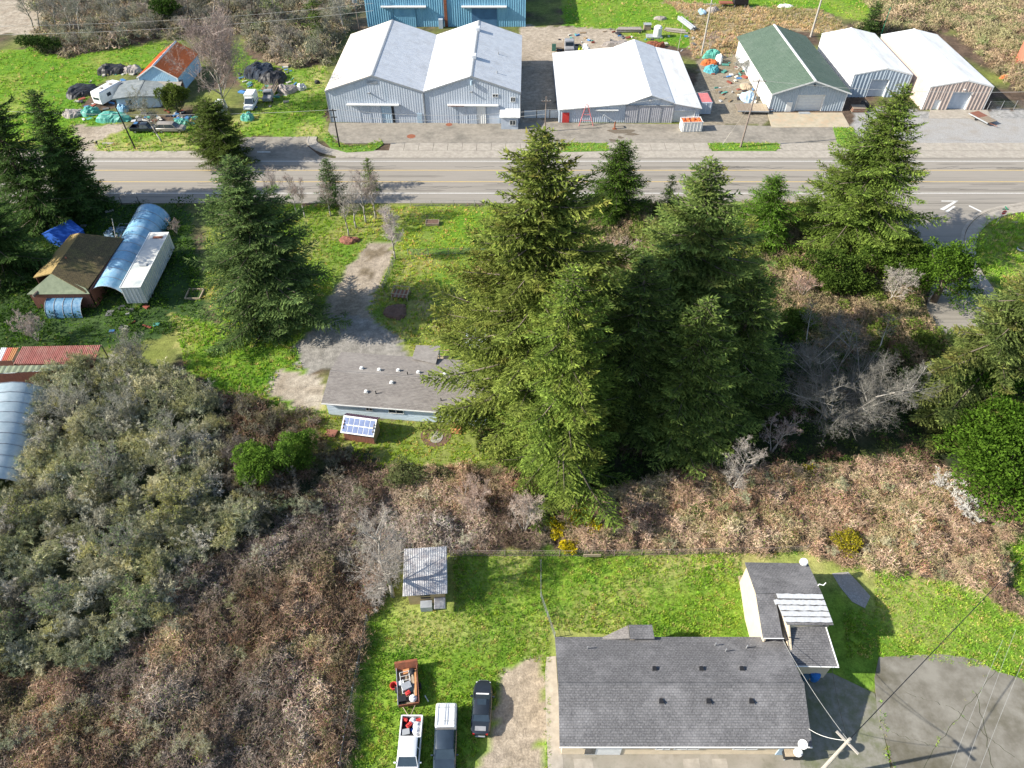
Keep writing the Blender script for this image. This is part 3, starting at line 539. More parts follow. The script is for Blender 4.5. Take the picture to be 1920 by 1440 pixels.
def tpl_group(tpls, m, zf):
    key = (tuple(id(t[0]) for t in tpls), m.name, zf)
    if key in TPLG: return TPLG[key]
    g = bpy.data.node_groups.new('plant_scatter', 'GeometryNodeTree'); g.interface.new_socket('Geometry', in_out='INPUT', socket_type='NodeSocketGeometry'); g.interface.new_socket('Geometry', in_out='OUTPUT', socket_type='NodeSocketGeometry')
    N, Lk = g.nodes, g.links; gi, go = N.new('NodeGroupInput'), N.new('NodeGroupOutput'); ip = N.new('GeometryNodeInstanceOnPoints'); jn = N.new('GeometryNodeJoinGeometry')
    for V, c in tpls:
        o = trimesh('sprig', V, c, m); C.objects.unlink(o); q = N.new('GeometryNodeObjectInfo'); q.inputs['Object'].default_value = o; q.inputs['As Instance'].default_value = False
        gg = N.new('GeometryNodeGeometryToInstance'); Lk.new(q.outputs['Geometry'], gg.inputs[0]); Lk.new(gg.outputs[0], jn.inputs[0])
    def at_(n, t):
        q = N.new('GeometryNodeInputNamedAttribute'); q.data_type = t; q.inputs['Name'].default_value = n; return q.outputs['Attribute']
    cx = N.new('ShaderNodeCombineXYZ'); Lk.new(at_('rz', 'FLOAT'), cx.inputs[2]); sc = N.new('ShaderNodeCombineXYZ'); s_ = at_('sc', 'FLOAT'); mz = N.new('ShaderNodeMath'); mz.operation = 'MULTIPLY'; mz.inputs[1].default_value = zf; Lk.new(s_, mz.inputs[0])
    Lk.new(s_, sc.inputs[0]); Lk.new(s_, sc.inputs[1]); Lk.new(mz.outputs[0], sc.inputs[2])
    Lk.new(gi.outputs[0], ip.inputs['Points']); Lk.new(jn.outputs[0], ip.inputs['Instance']); ip.inputs['Pick Instance'].default_value = True; Lk.new(at_('pick', 'INT'), ip.inputs['Instance Index']); Lk.new(cx.outputs[0], ip.inputs['Rotation']); Lk.new(sc.outputs[0], ip.inputs['Scale']); Lk.new(ip.outputs[0], go.inputs[0])
    TPLG[key] = g; return g
def grow(name, label, pts, tpls, smin, smax, rng, tint=None, m=None, lift=True, cat=None, zf=1.):
    """one mass of plants over the given points; sprigs are drawn by geometry nodes"""
    x, y = pts; n = len(x)
    if n == 0: return None
    m = TWIGI if m is TWIG else LEAFI
    z = ground_z(x, y) - .04 if lift else np.zeros(n); k = rng.integers(0, len(tpls), n); sc = rng.uniform(smin, smax, n) * (.72 + .6 * vnoise(x * .35, y * .35, 31)); a = rng.uniform(0, 6.283, n)
    tv = np.ones((n, 3)) if tint is None else tint(x, y); me = bpy.data.meshes.new(name); me.vertices.add(n); me.vertices.foreach_set('co', np.stack([x, y, z], 1).astype(np.float32).ravel())
    me.attributes.new('sc', 'FLOAT', 'POINT').data.foreach_set('value', sc.astype(np.float32)); me.attributes.new('rz', 'FLOAT', 'POINT').data.foreach_set('value', a.astype(np.float32)); me.attributes.new('pick', 'INT', 'POINT').data.foreach_set('value', k.astype(np.int32))
    cc = np.ones((n, 4), np.float32); cc[:, :3] = tv; me.attributes.new('itint', 'FLOAT_COLOR', 'POINT').data.foreach_set('color', cc.ravel()); me.materials.append(m)
    o = bpy.data.objects.new(name, me); C.objects.link(o); md = o.modifiers.new('plants', 'NODES'); md.node_group = tpl_group(tpls, m, zf); return tag(o, label, cat, kind='stuff')
rg = np.random.default_rng(11)
def patch(cols, s1=.12, s2=.6, seed=40):
    cols = np.array(cols)
    def f(x, y):
        n = np.clip((.65 * fbm(x * s1, y * s1, seed, 3) + .35 * fbm(x * s2, y * s2, seed + 3, 3) - .3) * 2.5, 0, .999) * (len(cols) - 1); i = n.astype(int); w = (n - i)[:, None]
        return (cols[i] * (1 - w) + cols[np.minimum(i + 1, len(cols) - 1)] * w) * rg.uniform(.8, 1.25, (len(x), 1))
    return f
brown = patch([(.55, .52, .46), (1.08, 1.0, .9), (1.22, 1.18, 1.05), (.85, .98, .65), (1.25, 1.12, .98), (.75, .7, .58), (1.2, 1.14, 1.02)], .14, .8)
def furrowed(x, y):
    f = fbm(x * .33 + y * .05, y * .07, 91, 3); k = np.clip((f - .36) * 6, .58, 1.15)[:, None]; g = np.clip((fbm(x * .09, y * .09, 95, 3) - .52) * 6, 0, 1)[:, None]
    return brown(x, y) * k * (1 - g) + np.array((1.0, 1.1, 1.15)) * k * g
BT = [bramble_tpl(s) for s in range(5)] + [bramble_tpl(9, cane=(.54, .43, .36)), bramble_tpl(8, cane=(.26, .16, .12), leaf=40)]
grow('bramble_thicket', 'leafless red-brown bramble canes covering the lower left ground', points_in(BR_LEFT, 2.8, rg), BT, .6, 1.25, rg, furrowed, TWIG)
grow('bramble_thicket', 'tangled brown brambles in a band behind the lower lawn on the right', points_in(BR_RIGHT, 2.5, rg), BT, .65, 1.3, rg, brown, TWIG)
BTF = [bramble_tpl(s, n=26, leaf=16, w=.06, cane=(.42, .34, .26)) for s in range(20, 24)] + [bramble_tpl(24, n=26, leaf=60, w=.06, cane=(.36, .32, .24), leafc=(.11, .15, .05))]
TWF = [twigbush_tpl(s, cane=(.33, .30, .27), leaf=26) for s in (31, 32, 33)]
grow('scrub', 'grey-brown leafless scrub below the bare trees at the top left', points_in(BR_TOPL, .42, rg), BTF + TWF, 1.3, 2.8, rg, patch([(.6, .66, .55), (1.1, 1.05, 1), (.8, .9, .7), (1.3, 1.2, 1.15)]), TWIG)
grow('scrub', 'rust-brown scrub beyond the white metal buildings at the top right', points_in(BR_TOPR, .45, rg), BTF, 1.2, 2.5, rg, patch([(.6, .62, .5), (1.0, .85, .75), (.65, .8, .5), (1.05, .98, .85), (.8, .75, .6)], .1, .5), TWIG)
grow('scrub', 'pink-brown scrub between the road and the tall spruces', points_in(BR_MID, 1.1, rg), BTF, .8, 1.5, rg, patch([(.55, .7, .4), (.9, .78, .65), (.6, .6, .45), (1.05, .92, .8)]), TWIG)
grow('undergrowth', 'green shrubs scattered through the pink-brown scrub south of the road', points_in(BR_MID, .16, rg), [leafcloud([(0, 0, .5, .9, .9, .7)], 260, .2, s, (.05, .085, .02), (.20, .25, .06), .4) for s in (1, 2)], .8, 1.9, rg, patch([(.6, .7, .5), (1.1, 1.1, .9)]))
TW = [twigbush_tpl(s, leaf=l, leafc=lc, cane=cn) for s, l, lc, cn in ((41, 50, (.22, .27, .10), (.44, .43, .34)), (42, 4, (.24, .25, .12), (.52, .49, .44)), (43, 60, (.40, .37, .11), (.42, .40, .28)), (44, 34, (.20, .29, .09), (.40, .41, .33)), (45, 0, (.2, .2, .1), (.56, .53, .48)))]
grow('willow_thicket', 'grey-green willow thicket filling the left side behind the brambles', points_in(WILLOW, 1.0, rg, [[(420, 740), (700, 740), (700, 960), (520, 960), (430, 930)]]), TW, 1.1, 2.1, rg, patch([(.34, .35, .28), (1.15, 1.15, 1.0), (.5, .55, .42), (1.25, 1.22, .85), (.5, .55, .42), (1.2, 1.17, 1.12), (.3, .3, .26)], .2, .7), TWIG)
TG0 = leafcloud([(0, 0, .4, .8, .8, .5)], 60, .14, 5, (.10, .14, .03), (.34, .38, .06), .4)
DK = [(420, 745), (700, 800), (730, 880), (640, 905), (600, 965), (520, 965), (430, 930), (395, 800)]
grow('thicket_edge', 'leafless shrubs tinted dark for the shade around the two round laurels', points_in(DK, 1.3, rg, [G_YARD]), BT + TW, .8, 1.5, rg, patch([(.4, .38, .34), (.65, .58, .5), (.5, .55, .4)]), TWIG)  # brush tint lowered to put the shade by the laurels into its colour
LC = [leafclump_tpl(s) for s in (51, 52)] + [leafclump_tpl(53, dark=(.07, .10, .04), light=(.18, .22, .08))]
grow('bramble_thicket', 'scattered grey-green shrubs standing among the lower left brambles', points_in(BR_LEFT, .035, rg), TW, .5, 1.3, rg, patch([(.5, .55, .4), (.9, .9, .75)]), TWIG)
grow('bramble_thicket', 'grey-green shrubs standing among the brambles behind the lower lawn', points_in(BR_RIGHT, .07, rg), TW, .5, 1.2, rg, patch([(.5, .6, .4), (.95, .9, .7)]), TWIG)
grow('bramble_thicket', 'yellow-green leafy patches in the lower left corner', points_in([(195, 1310), (270, 1300), (320, 1370), (400, 1395), (400, 1440), (210, 1440), (60, 1400), (90, 1340)], .8, rg), [TW[2], TG0], .6, 1.0, rg, None, TWIG)
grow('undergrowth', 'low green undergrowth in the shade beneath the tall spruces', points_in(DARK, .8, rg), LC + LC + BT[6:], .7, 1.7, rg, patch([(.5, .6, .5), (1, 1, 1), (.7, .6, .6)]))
TG = [tuft_tpl(s, n=7) for s in range(60, 65)] + [tuft_tpl(66, col=(.48, .44, .17)), tuft_tpl(67, col=(.32, .44, .06))]
lawn = patch([(.7, .85, .7), (1.2, 1.1, .9), (.9, 1., 1), (1.45, 1.15, 1.3), (.85, .95, .7), (1.2, 1.12, 1.0)], .2, .9, 70)
AV = [DIRT_BOT, [(1390, 1040), (1575, 1040), (1590, 1270), (1390, 1270)], [(1030, 1180), (1680, 1240), (1680, 1500), (1030, 1500)], [(740, 1030), (850, 1020), (850, 1145), (740, 1145)], [(1555, 1070), (1640, 1070), (1640, 1145), (1555, 1145)]]
grow('grass', 'bright green rough grass of the lower lawn', points_in(G_BOT, 20, rg, AV), TG, .7, 1.35, rg, lawn)
grow('grass', 'yellow-green grass beside the gravel drive in the middle', points_in(G_MID, 6, rg, [DIRT_DRIVE]), TG, .9, 1.7, rg, patch([(.8, .8, .7), (1.4, 1.15, .9), (1.8, 1.25, 1.5), (1, .95, .8)], .15, .8))
grow('grass', 'lush grass strip left of the low house', points_in(G_LEFT, 9, rg, [DIRT_TAN]), TG, .9, 1.9, rg, lawn)
grow('grass', 'grass of the back yard around the steps of the low house', points_in(G_YARD, 9, rg), TG, .8, 1.4, rg, patch([(1.2, 1, .8), (1.6, 1.2, 1.3)]))
grow('grass', 'grass tinted dim for the shade of the yard around the arched tunnel', points_in(COMPOUND, 2.2, rg), TG + LC[:1], .9, 1.8, rg, patch([(.4, .5, .4), (.7, .8, .6), (.5, .55, .6)]))  # low tint puts the yard's shade into the grass colour
for nm, pl, d, a in (('grass of the top left meadow', G_TL, 1.6, [DIRT_LEFT]), ('grass around the parked vans left of the grey warehouses', G_CL, 2.2, []), ('grass of the field behind the sheds', G_TOP, 1.2, [DRY_TOP]), ('grass on the rounded street corner at the right', G_ISLE, 5, []), ('grass at the right edge below the round green tree', G_RIGHT, 8, [])):
    grow('grass', nm, points_in(pl, d, rg, a), TG, 1.2, 2.3, rg, lawn)
grow('dry_grass', 'straw-coloured grass behind the green roofed building', points_in(DRY_TOP, 3., rg), [tuft_tpl(s, n=8, col=(.52, .42, .25), h=.5, w=.1) for s in (71, 72, 73, 74)] + [tuft_tpl(75, n=8, col=(.30, .36, .12), h=.4, w=.1)], .9, 1.8, rg, patch([(.7, .75, .6), (1.1, 1, .9), (1.2, 1, 1.1)]))
G_CRES = [(612, 252), (618, 255), (624, 266), (650, 274), (690, 272), (716, 264), (719, 270), (700, 283), (650, 286), (622, 278), (606, 262)]
G_VERGE = [(1326, 268), (1458, 268), (1462, 276), (1455, 283), (1335, 283)]; G_V2 = [(1060, 268), (1140, 268), (1140, 283), (1065, 285), (1005, 283), (1005, 268)]; G_V3 = [(1562, 240), (1600, 240), (1610, 268), (1590, 280), (1570, 268)]
for nm, pl in (('crescent grass verge with the utility pole in front of the grey warehouses', G_CRES), ('grass verge around the leaning pole left of the green roofed building', G_VERGE), ('grass verge behind the tallest spruce', G_V2), ('grass verge beside the tan apron', G_V3)):
    sheet('verge_soil', pl, .14, mat('verge_green', (.13, .24, .03), (.085, .17, .02), sc=3, bump=.5)); x, y = points_in(pl, 9, rg); o = grow('grass', nm, (x, y), TG, .8, 1.6, rg, lawn, lift=False); o.location.z = .13
# ------------------------------------------------------------------ conifers
ol = dict(dark=(.045, .075, .025), tip=(.17, .23, .06)); bright = dict(dark=(.035, .07, .012), tip=(.125, .20, .022))
conifer('spruce_tree', 'dark olive spruce standing alone between the blue-roofed trailer and the gravel drive', 428, 296, 600, 9.2, 1, n=400, power=.66, size=.55, irregular=.18, dark=(.035, .068, .028), tip=(.125, .175, .055))
conifer('spruce_tree', 'tallest spruce, yellow-green with a sparse top, over the right end of the low house', 1018, 240, 800, 11.4, 2, n=460, power=.62, size=.6, warm=.22, dark=(.045, .068, .018), tip=(.19, .23, .05), irregular=.35, gap=.05)
conifer('spruce_tree', 'second tallest spruce, dark green, right of the yellow-green one', 1337, 300, 740, 11.2, 3, n=400, power=.7, size=.6, warm=.2, **ol)
conifer('spruce_tree', 'large bright green spruce reaching in front of the white metal buildings', 1700, 160, 470, 10.4, 4, n=360, power=.75, size=.58, warm=.12, irregular=.3, dark=(.04, .068, .018), tip=(.16, .225, .042))
conifer('spruce_tree', 'shorter full spruce in front of the tallest spruce, its boughs over the yellow gorse', 1075, 500, 880, 8.6, 5, n=320, power=.6, size=.56, warm=.2, dark=(.045, .075, .018), tip=(.175, .24, .045), irregular=.35)
conifer('spruce_tree', 'small pale green spruce right of the second tallest spruce', 1412, 410, 640, 5.8, 6, n=190, power=.8, size=.55, warm=.3, dark=(.045, .07, .018), tip=(.17, .20, .045))
conifer('spruce_tree', 'spruce with orange-brown cones at the right edge beyond the dark bare tree', 2000, 465, 760, 9.5, 7, n=320, power=.7, size=.55, warm=.45, dark=(.045, .07, .025), tip=(.16, .20, .055))
conifer('spruce_tree', 'dark spruce in the shaded gap between the two tallest spruces', 1215, 480, 800, 7.5, 8, n=260, power=.7, size=.58, dark=(.032, .055, .02), tip=(.15, .20, .05))
conifer('spruce_tree', 'dark spruce whose boughs reach toward the wide shaded bare tree', 1425, 520, 780, 7.5, 19, n=240, power=.6, size=.56, dark=(.032, .055, .02), tip=(.155, .21, .05))
conifer('spruce_tree', 'low dark spruce behind the big bare tree', 1330, 560, 830, 7.6, 9, n=260, power=.6, size=.56, dark=(.035, .06, .02), tip=(.155, .21, .05))
conifer('fir_tree', 'dense dark fir between the road and the trailer, in front of the parked van', 388, 190, 300, 6.0, 10, n=230, power=.42, size=.52, dark=(.03, .05, .014), tip=(.085, .115, .025))
conifer('fir_tree', 'small dark cone-shaped fir on the near side of the road', 610, 298, 382, 3.1, 11, n=120, power=.6, size=.42, dark=(.025, .05, .018), tip=(.075, .125, .035))
conifer('fir_tree', 'smallest fir, half hidden by bare saplings near the road', 688, 298, 352, 2.0, 12, n=60, power=.7, size=.4, dark=(.03, .055, .015), tip=(.10, .14, .03))
conifer('fir_tree', 'dense green fir with a broad base right of the tallest spruce top', 1166, 266, 412, 5.6, 13, n=280, power=.55, size=.48, dark=(.025, .05, .012), tip=(.085, .14, .022))
conifer('fir_tree', 'thin young fir at the roadside left of the second tallest spruce', 1262, 330, 398, 2.0, 14, n=70, power=.7, size=.4, **bright)
conifer('fir_tree', 'bright round-shouldered fir at the road edge left of the large bright spruce', 1458, 332, 458, 4.6, 15, n=280, power=.42, size=.46, dark=(.045, .095, .012), tip=(.105, .185, .028))
for i, (tx, ty, by, r, lb) in enumerate([(58, 170, 385, 4.8, 'tall shaggy fir nearest the road at the left edge'), (-75, 120, 430, 7.0, 'broadest dark fir at the top of the left edge'), (-120, 290, 520, 7.0, 'dark fir half out of the frame above the mossy brown roof'), (88, 262, 405, 3.9, 'dark fir right of the shaggy one, leaning over the road')]):
    conifer('fir_tree', lb, tx, ty, by, r, 20 + i, n=230, power=.55, size=.6, dark=(.022, .045, .014), tip=(.075, .125, .035), irregular=.4)
conifer('fir_tree', 'slim green fir standing in the scrub left of the blue warehouse', 572, -60, 78, 2.6, 30, n=90, power=.5, size=.55, dark=(.03, .055, .012), tip=(.10, .15, .03))
conifer('fir_tree', 'small dark fir behind the gap between the two white metal buildings', 1648, 6, 66, 3.4, 31, n=110, power=.5, size=.5, dark=(.022, .045, .014), tip=(.07, .11, .03))
# rounded evergreens
broadleaf('cypress_tree', 'broad bright green cypress with a cloud-like crown at the right edge', 1872, 915, 9.6, 9.5, 9.5, 40, nl=16, n=30000, size=.34, dark=(.03, .07, .008), light=(.14, .25, .03))
broadleaf('cypress_tree', 'bright cypress with puffy layers beside the side street', 1750, 565, 5.2, 4.8, 11, 41, nl=12, n=13000, size=.32, dark=(.03, .07, .008), light=(.13, .225, .03), low=.0)
broadleaf('cypress_tree', 'dark green rounded cypress behind the broad cloud-like one', 1812, 770, 5.4, 5., 10., 42, nl=9, n=9000, size=.32, dark=(.025, .06, .01), light=(.09, .19, .02))
broadleaf('cypress_tree', 'low olive cypress under the large bright spruce', 1560, 545, 5.2, 4., 6.5, 43, nl=10, n=9000, size=.34, dark=(.035, .065, .015), light=(.13, .20, .035))
broadleaf('cypress_tree', 'olive cypress right of the large bright spruce trunk, by the pale bare tree', 1655, 520, 5., 4., 7.5, 44, nl=10, n=9000, size=.34, dark=(.035, .065, .015), light=(.12, .195, .03))
broadleaf('laurel_bush', 'left of the two round bright green laurels', 488, 908, 2.7, 2.9, 6.0, 45, n=9000, size=.24, dark=(.05, .10, .02), light=(.17, .29, .04), cat='bush')
broadleaf('laurel_bush', 'right of the two round bright green laurels, slightly taller', 566, 880, 2.7, 2.9, 7.0, 46, n=9000, size=.24, dark=(.05, .10, .02), light=(.16, .275, .04), cat='bush')
broadleaf('rounded_bush', 'grey-olive rounded bush in the yard below the panel-roofed shed', 762, 905, 2.6, 2.2, 2.9, 47, n=6000, size=.17, dark=(.08, .10, .04), light=(.24, .27, .11), cat='bush')
broadleaf('rounded_bush', 'dark low bush touching the grey-olive one on its right', 818, 903, 2.4, 1.5, 1.7, 48, n=3500, size=.16, dark=(.03, .05, .02), light=(.09, .11, .045), cat='bush')
broadleaf('rounded_bush', 'egg-shaped olive green bush behind the parked grey car at the left', 334, 212, 3.0, 3.0, 6.4, 49, n=6000, size=.34, dark=(.05, .075, .02), light=(.15, .20, .04), cat='bush')
broadleaf('shrub', 'small green shrub in the undergrowth left of the white-stemmed shrub', 1310, 968, 1.3, 1.3, 1.9, 50, n=1800, size=.2, dark=(.04, .08, .015), light=(.12, .22, .03), cat='bush')
for i, (x, y, s, lb) in enumerate([(1085, 985, 1.9, 'yellow flowering gorse at the foot of the tall spruces, the tallest clump'), (1040, 1000, 1.5, 'yellow flowering gorse at the left end of its row'), (1120, 1010, 1.4, 'yellow flowering gorse at the right end of its row by the fence board'), (1065, 1030, 1.2, 'low yellow gorse touching the wire fence'), (1585, 1025, 2.0, 'yellow-green gorse in the brambles behind the annex'), (1470, 905, 1.8, 'orange-yellow shrub in front of the dark bare tree'), (1505, 895, 1.6, 'orange-yellow shrub beside the dark shade of the bare tree')]):
    hot = i < 4
    broadleaf('gorse_bush', lb, x, y, s, s * .8, s * 1.15, 60 + i, nl=6, n=1700, size=.2, dark=(.10, .12, .02), light=(.80, .64, .02) if i not in (4, 5, 6) else (.50, .42, .03), cat='bush')
# ------------------------------------------------------------------ bare trees and shrubs
pinkc = dict(col=(.34, .30, .27), tipc=(.34, .265, .235)); grey = dict(col=(.34, .33, .28), tipc=(.31, .30, .24)); pale = dict(col=(.40, .37, .33), tipc=(.36, .32, .28))
bare_tree('bare_tree', 'largest leafless tree, pinkish grey, between the orange-roofed shed and the white pickup', 426, 212, 18, 10.5, 1, n1=34, n2=10, n3=7, n4=4, wtw=.075, up=.4, base=.15, **pinkc)
bare_tree('bare_tree', 'leaning lichen-grey tree on the grass strip in front of the parked cars', 304, 266, 8.5, 4.6, 2, lean=(-3.4, 2), n1=16, n2=8, n3=6, n4=3, wtw=.055, leafs=700, leafc=(.24, .27, .15), **grey)
for i, (x, y, h, s, lb) in enumerate([(556, 400, 7.5, 2.6, 'leftmost slender bare birch beside the road'), (572, 408, 7, 2.4, 'second slender bare birch from the left beside the road'), (654, 442, 8, 2.8, 'bare birch with a forked white trunk left of the drive'), (686, 418, 9.5, 3.4, 'twiggy pink-brown bare tree at the roadside above the drive'), (668, 428, 8.5, 2.8, 'straight white birch between the forked birch and the twiggy tree'), (620, 405, 6, 3.0, 'low spreading bare tree with a dark trunk near the small fir'), (520, 388, 6.5, 3.2, 'pink-grey bare sapling by the road beside the olive spruce'), (705, 410, 9, 3.2, 'rightmost bare tree of the roadside row')]):
    bare_tree('bare_tree', lb, x, y, h, s, 10 + i, n1=14, n2=7, n3=6, n4=2, wtw=.045, up=.6, base=.3, **(pale if i in (2, 4) else pinkc))
bare_tree('bare_tree', 'white-trunked bare birch at the end of the wire fence beside the drive', 741, 487, 10, 3.2, 20, n1=22, n2=9, n3=7, n4=3, wtw=.045, up=.6, base=.28, col=(.66, .64, .60), tipc=(.50, .42, .40), trunk_r=.17)
bare_tree('bare_tree', 'big pale leafless tree beside the small metal-roofed shed', 737, 1118, 13.5, 4.4, 21, n1=24, n2=9, n3=8, n4=4, wtw=.04, up=.35, base=.12, lean=(-.6, .6), trunk_r=.26, **pale)
bare_tree('bare_shrub', 'pale dead tangle of roots and stems at the foot of the big pale tree', 705, 1130, 2.6, 3.4, 22, cat='shrub', stems=7, n1=28, n2=6, n3=5, n4=2, wtw=.045, up=.1, droop=.3, **pale)
bare_tree('bare_tree', 'wide leafless tree in deep shade at the centre right', 1552, 792, 12, 17, 23, stems=8, n1=80, n2=11, n3=7, n4=3, wtw=.05, up=.32, base=.15, curl=.1, col=(.22, .215, .19), tipc=(.17, .16, .14), trunk_r=.24)  # twig colours darkened to carry the deep shade
bare_tree('bare_tree', 'reddish bare tree left of the wide shaded one', 1445, 850, 6.5, 3.8, 24, stems=3, n1=18, n2=7, n3=6, n4=3, wtw=.045, **pinkc)
bare_tree('bare_shrub', 'sprawling bleached white shrub below the bright cypress', 1800, 965, 3.0, 4.6, 25, cat='shrub', stems=9, n1=45, n2=7, n3=5, n4=2, wtw=.06, up=.15, curl=.2, col=(.66, .65, .60), tipc=(.58, .56, .52))
bare_tree('bare_shrub', 'second bleached shrub leaning into the larger one from the left', 1752, 920, 2.8, 3.0, 26, cat='shrub', stems=6, n1=30, n2=6, n3=5, n4=2, wtw=.05, up=.15, col=(.6, .58, .54), tipc=(.5, .48, .44))
bare_tree('bare_tree', 'thin pale-stemmed tree in the brambles left of the orange-yellow shrubs', 1366, 935, 8, 3.4, 27, lean=(1.2, 1.0), n1=16, n2=8, n3=6, n4=3, wtw=.04, up=.4, base=.2, **pale)
bare_tree('bare_tree', 'tan bare bush-like tree left of the yellow gorse', 982, 1000, 6.5, 3.6, 28, stems=4, n1=26, n2=8, n3=6, n4=3, wtw=.04, up=.5, col=(.50, .42, .35), tipc=(.46, .36, .30))
bare_tree('bare_tree', 'tan willow with upright stems below the yard of the low house', 890, 970, 5.5, 4.2, 29, stems=7, n1=30, n2=8, n3=6, n4=3, wtw=.04, up=.7, col=(.48, .38, .31), tipc=(.46, .34, .28))
bare_tree('bare_tree', 'pale bare tree with crossing limbs beside the puffy cypress', 1662, 575, 6.5, 4.2, 30, n1=16, n2=8, n3=6, n4=2, wtw=.055, up=.3, **pale)
bare_tree('bare_tree', 'rust-twigged bare tree in the scrub between the olive cypresses', 1500, 560, 5, 4.2, 31, stems=5, n1=22, n2=7, n3=6, n4=2, wtw=.05, col=(.42, .30, .24), tipc=(.42, .28, .22))
bare_tree('bare_tree', 'pink-grey bare tree between the spruces and the road', 1165, 500, 6, 4.5, 32, stems=5, n1=24, n2=7, n3=6, n4=2, wtw=.05, col=(.46, .36, .30), tipc=(.44, .33, .28))
bare_tree('bare_shrub', 'round pink-tan leafless shrub left of the long red roof', 72, 640, 4.6, 4.3, 33, cat='shrub', stems=6, n1=30, n2=8, n3=6, n4=3, wtw=.05, up=.5, col=(.46, .40, .34), tipc=(.46, .38, .33))
bare_tree('bare_tree', 'pale grey-green leafless tree above the right end of the long red roof', 262, 690, 5.8, 4.4, 34, stems=5, n1=30, n2=8, n3=6, n4=3, wtw=.05, up=.5, leafs=500, **grey)
bare_tree('bare_shrub', 'small pale bare shrub behind the trailer', 333, 440, 3.2, 2.0, 35, cat='shrub', stems=5, n1=18, n2=6, n3=5, n4=2, wtw=.05, **pinkc)
for i, (x, y, h, s, lb, lf) in enumerate([(150, 800, 6, 5, 'grey leafless willow beside the curved greenhouse roof', 0), (262, 790, 5.5, 4.6, 'pale twiggy willow right of the one beside the curved greenhouse', 0), (215, 900, 6, 4.8, 'lichen-covered willow with a visible grey trunk in the thicket', 500), (345, 850, 5.5, 4.6, 'silver-branched willow left of the round laurels', 0), (60, 985, 4.5, 4.4, 'yellow-twigged willow at the left edge of the thicket', 1800), (335, 985, 5, 4.6, 'yellow-green willow in the middle of the thicket', 1500), (250, 1050, 5, 4.4, 'willow with looping white stems near the lower edge of the thicket', 700), (120, 1150, 4.6, 4.6, 'grey-stemmed willow at the lower left of the thicket', 900), (270, 1145, 4.4, 4.0, 'bushy green willow where the thicket meets the brambles', 1700), (30, 1190, 4.2, 4.0, 'dark willow in the lower left corner of the thicket', 900), (450, 870, 4.4, 3.6, 'dark twiggy shrub between the silver willow and the laurels', 0)]):
    cc = grey if i not in (4, 5, 8) else dict(col=(.36, .34, .24), tipc=(.36, .34, .20))
    if i in (9, 10): cc = dict(col=(.20, .18, .15), tipc=(.18, .15, .13))
    bare_tree('willow_tree', lb, x, y, h, s, 50 + i, stems=4, n1=26, n2=8, n3=6, n4=3, wtw=.042, up=.45, leafs=lf, leafc=(.28, .29, .08) if i in (4, 5) else (.17, .25, .08), **cc)
# leaning trunks of the far woods
for i, (x, y, tx, ty, lb) in enumerate([(70, 66, 5, -10, 'leftmost leaning bare trunk at the edge of the sandy clearing'), (76, 66, 38, 0, 'second leaning bare trunk by the sandy clearing'), (107, 66, 62, 0, 'bare trunk leaning left above the meadow edge'), (136, 72, 92, -5, 'pale bare trunk above the scrub left of the orange-roofed shed'), (150, 76, 120, 0, 'thin pale trunk right of the pale one in the scrub'), (352, 48, 336, -30, 'dark upright trunk at the top edge right of centre of the woods'), (398, 40, 388, -30, 'pale upright trunk behind the largest leafless tree'), (424, 45, 418, -30, 'dark upright trunk behind the white pickup'), (470, 40, 462, -40, 'dark trunk at the top edge left of the slim fir'), (318, 30, 312, -40, 'short visible trunk at the top edge of the woods')]):
    b = at(x, y); tq = at(tx, ty); h = 13.; top = at(tx, ty, h)
    bare_tree('bare_tree', lb, x, y, h, 3.6, 80 + i, lean=(min(6, max(-9, top.x - b.x)), min(5, max(-5, top.y - b.y))), n1=12, n2=6, n3=5, n4=2, wtw=.07, up=.6, base=.4, bark='bark' if i in (5, 7, 8) else 'bark_pale', **grey)
for i, (x, y, r, lb) in enumerate([(520, 60, 4, 'yellow-green leafy willow left of the slim fir'), (460, 30, 4.5, 'bare grey thicket tree behind the slim fir'), (640, 60, 3.5, 'pinkish bare tree left of the blue warehouse'), (230, 60, 5, 'dense grey bare tree in the middle of the top left woods')]):
    bare_tree('bare_tree', lb, x, y, 9, r, 100 + i, stems=4, n1=20, n2=7, n3=6, n4=2, wtw=.08, leafs=1500 if i == 0 else 0, leafsz=.3, **grey)
broadleaf('evergreen_bush', 'dark green bush at the top left under the leaning trunks', 80, 98, 5, 3.4, 4.2, 110, n=3500, size=.4, dark=(.02, .045, .015), light=(.08, .13, .03), cat='bush')
broadleaf('evergreen_bush', 'ivy-dark tree mass at the top of the woods right of the orange roof', 320, 48, 4, 3, 8, 111, n=4000, size=.42, dark=(.02, .045, .012), light=(.07, .13, .025), cat='bush')
bare_tree('bare_shrub', 'grey silvery shrub against the white side wall of the green-roofed building', 1385, 138, 3.6, 3.0, 112, cat='shrub', stems=6, n1=24, n2=7, n3=6, n4=2, wtw=.07, leafs=900, leafc=(.30, .31, .27), col=(.42, .41, .38), tipc=(.4, .39, .36))
bare_tree('bare_shrub', 'fan of bare pale stems by the pole behind the white-roofed shed', 1330, 92, 4, 3.4, 113, cat='shrub', stems=6, n1=20, n2=6, n3=5, n4=2, wtw=.08, col=(.42, .33, .27), tipc=(.42, .31, .25))
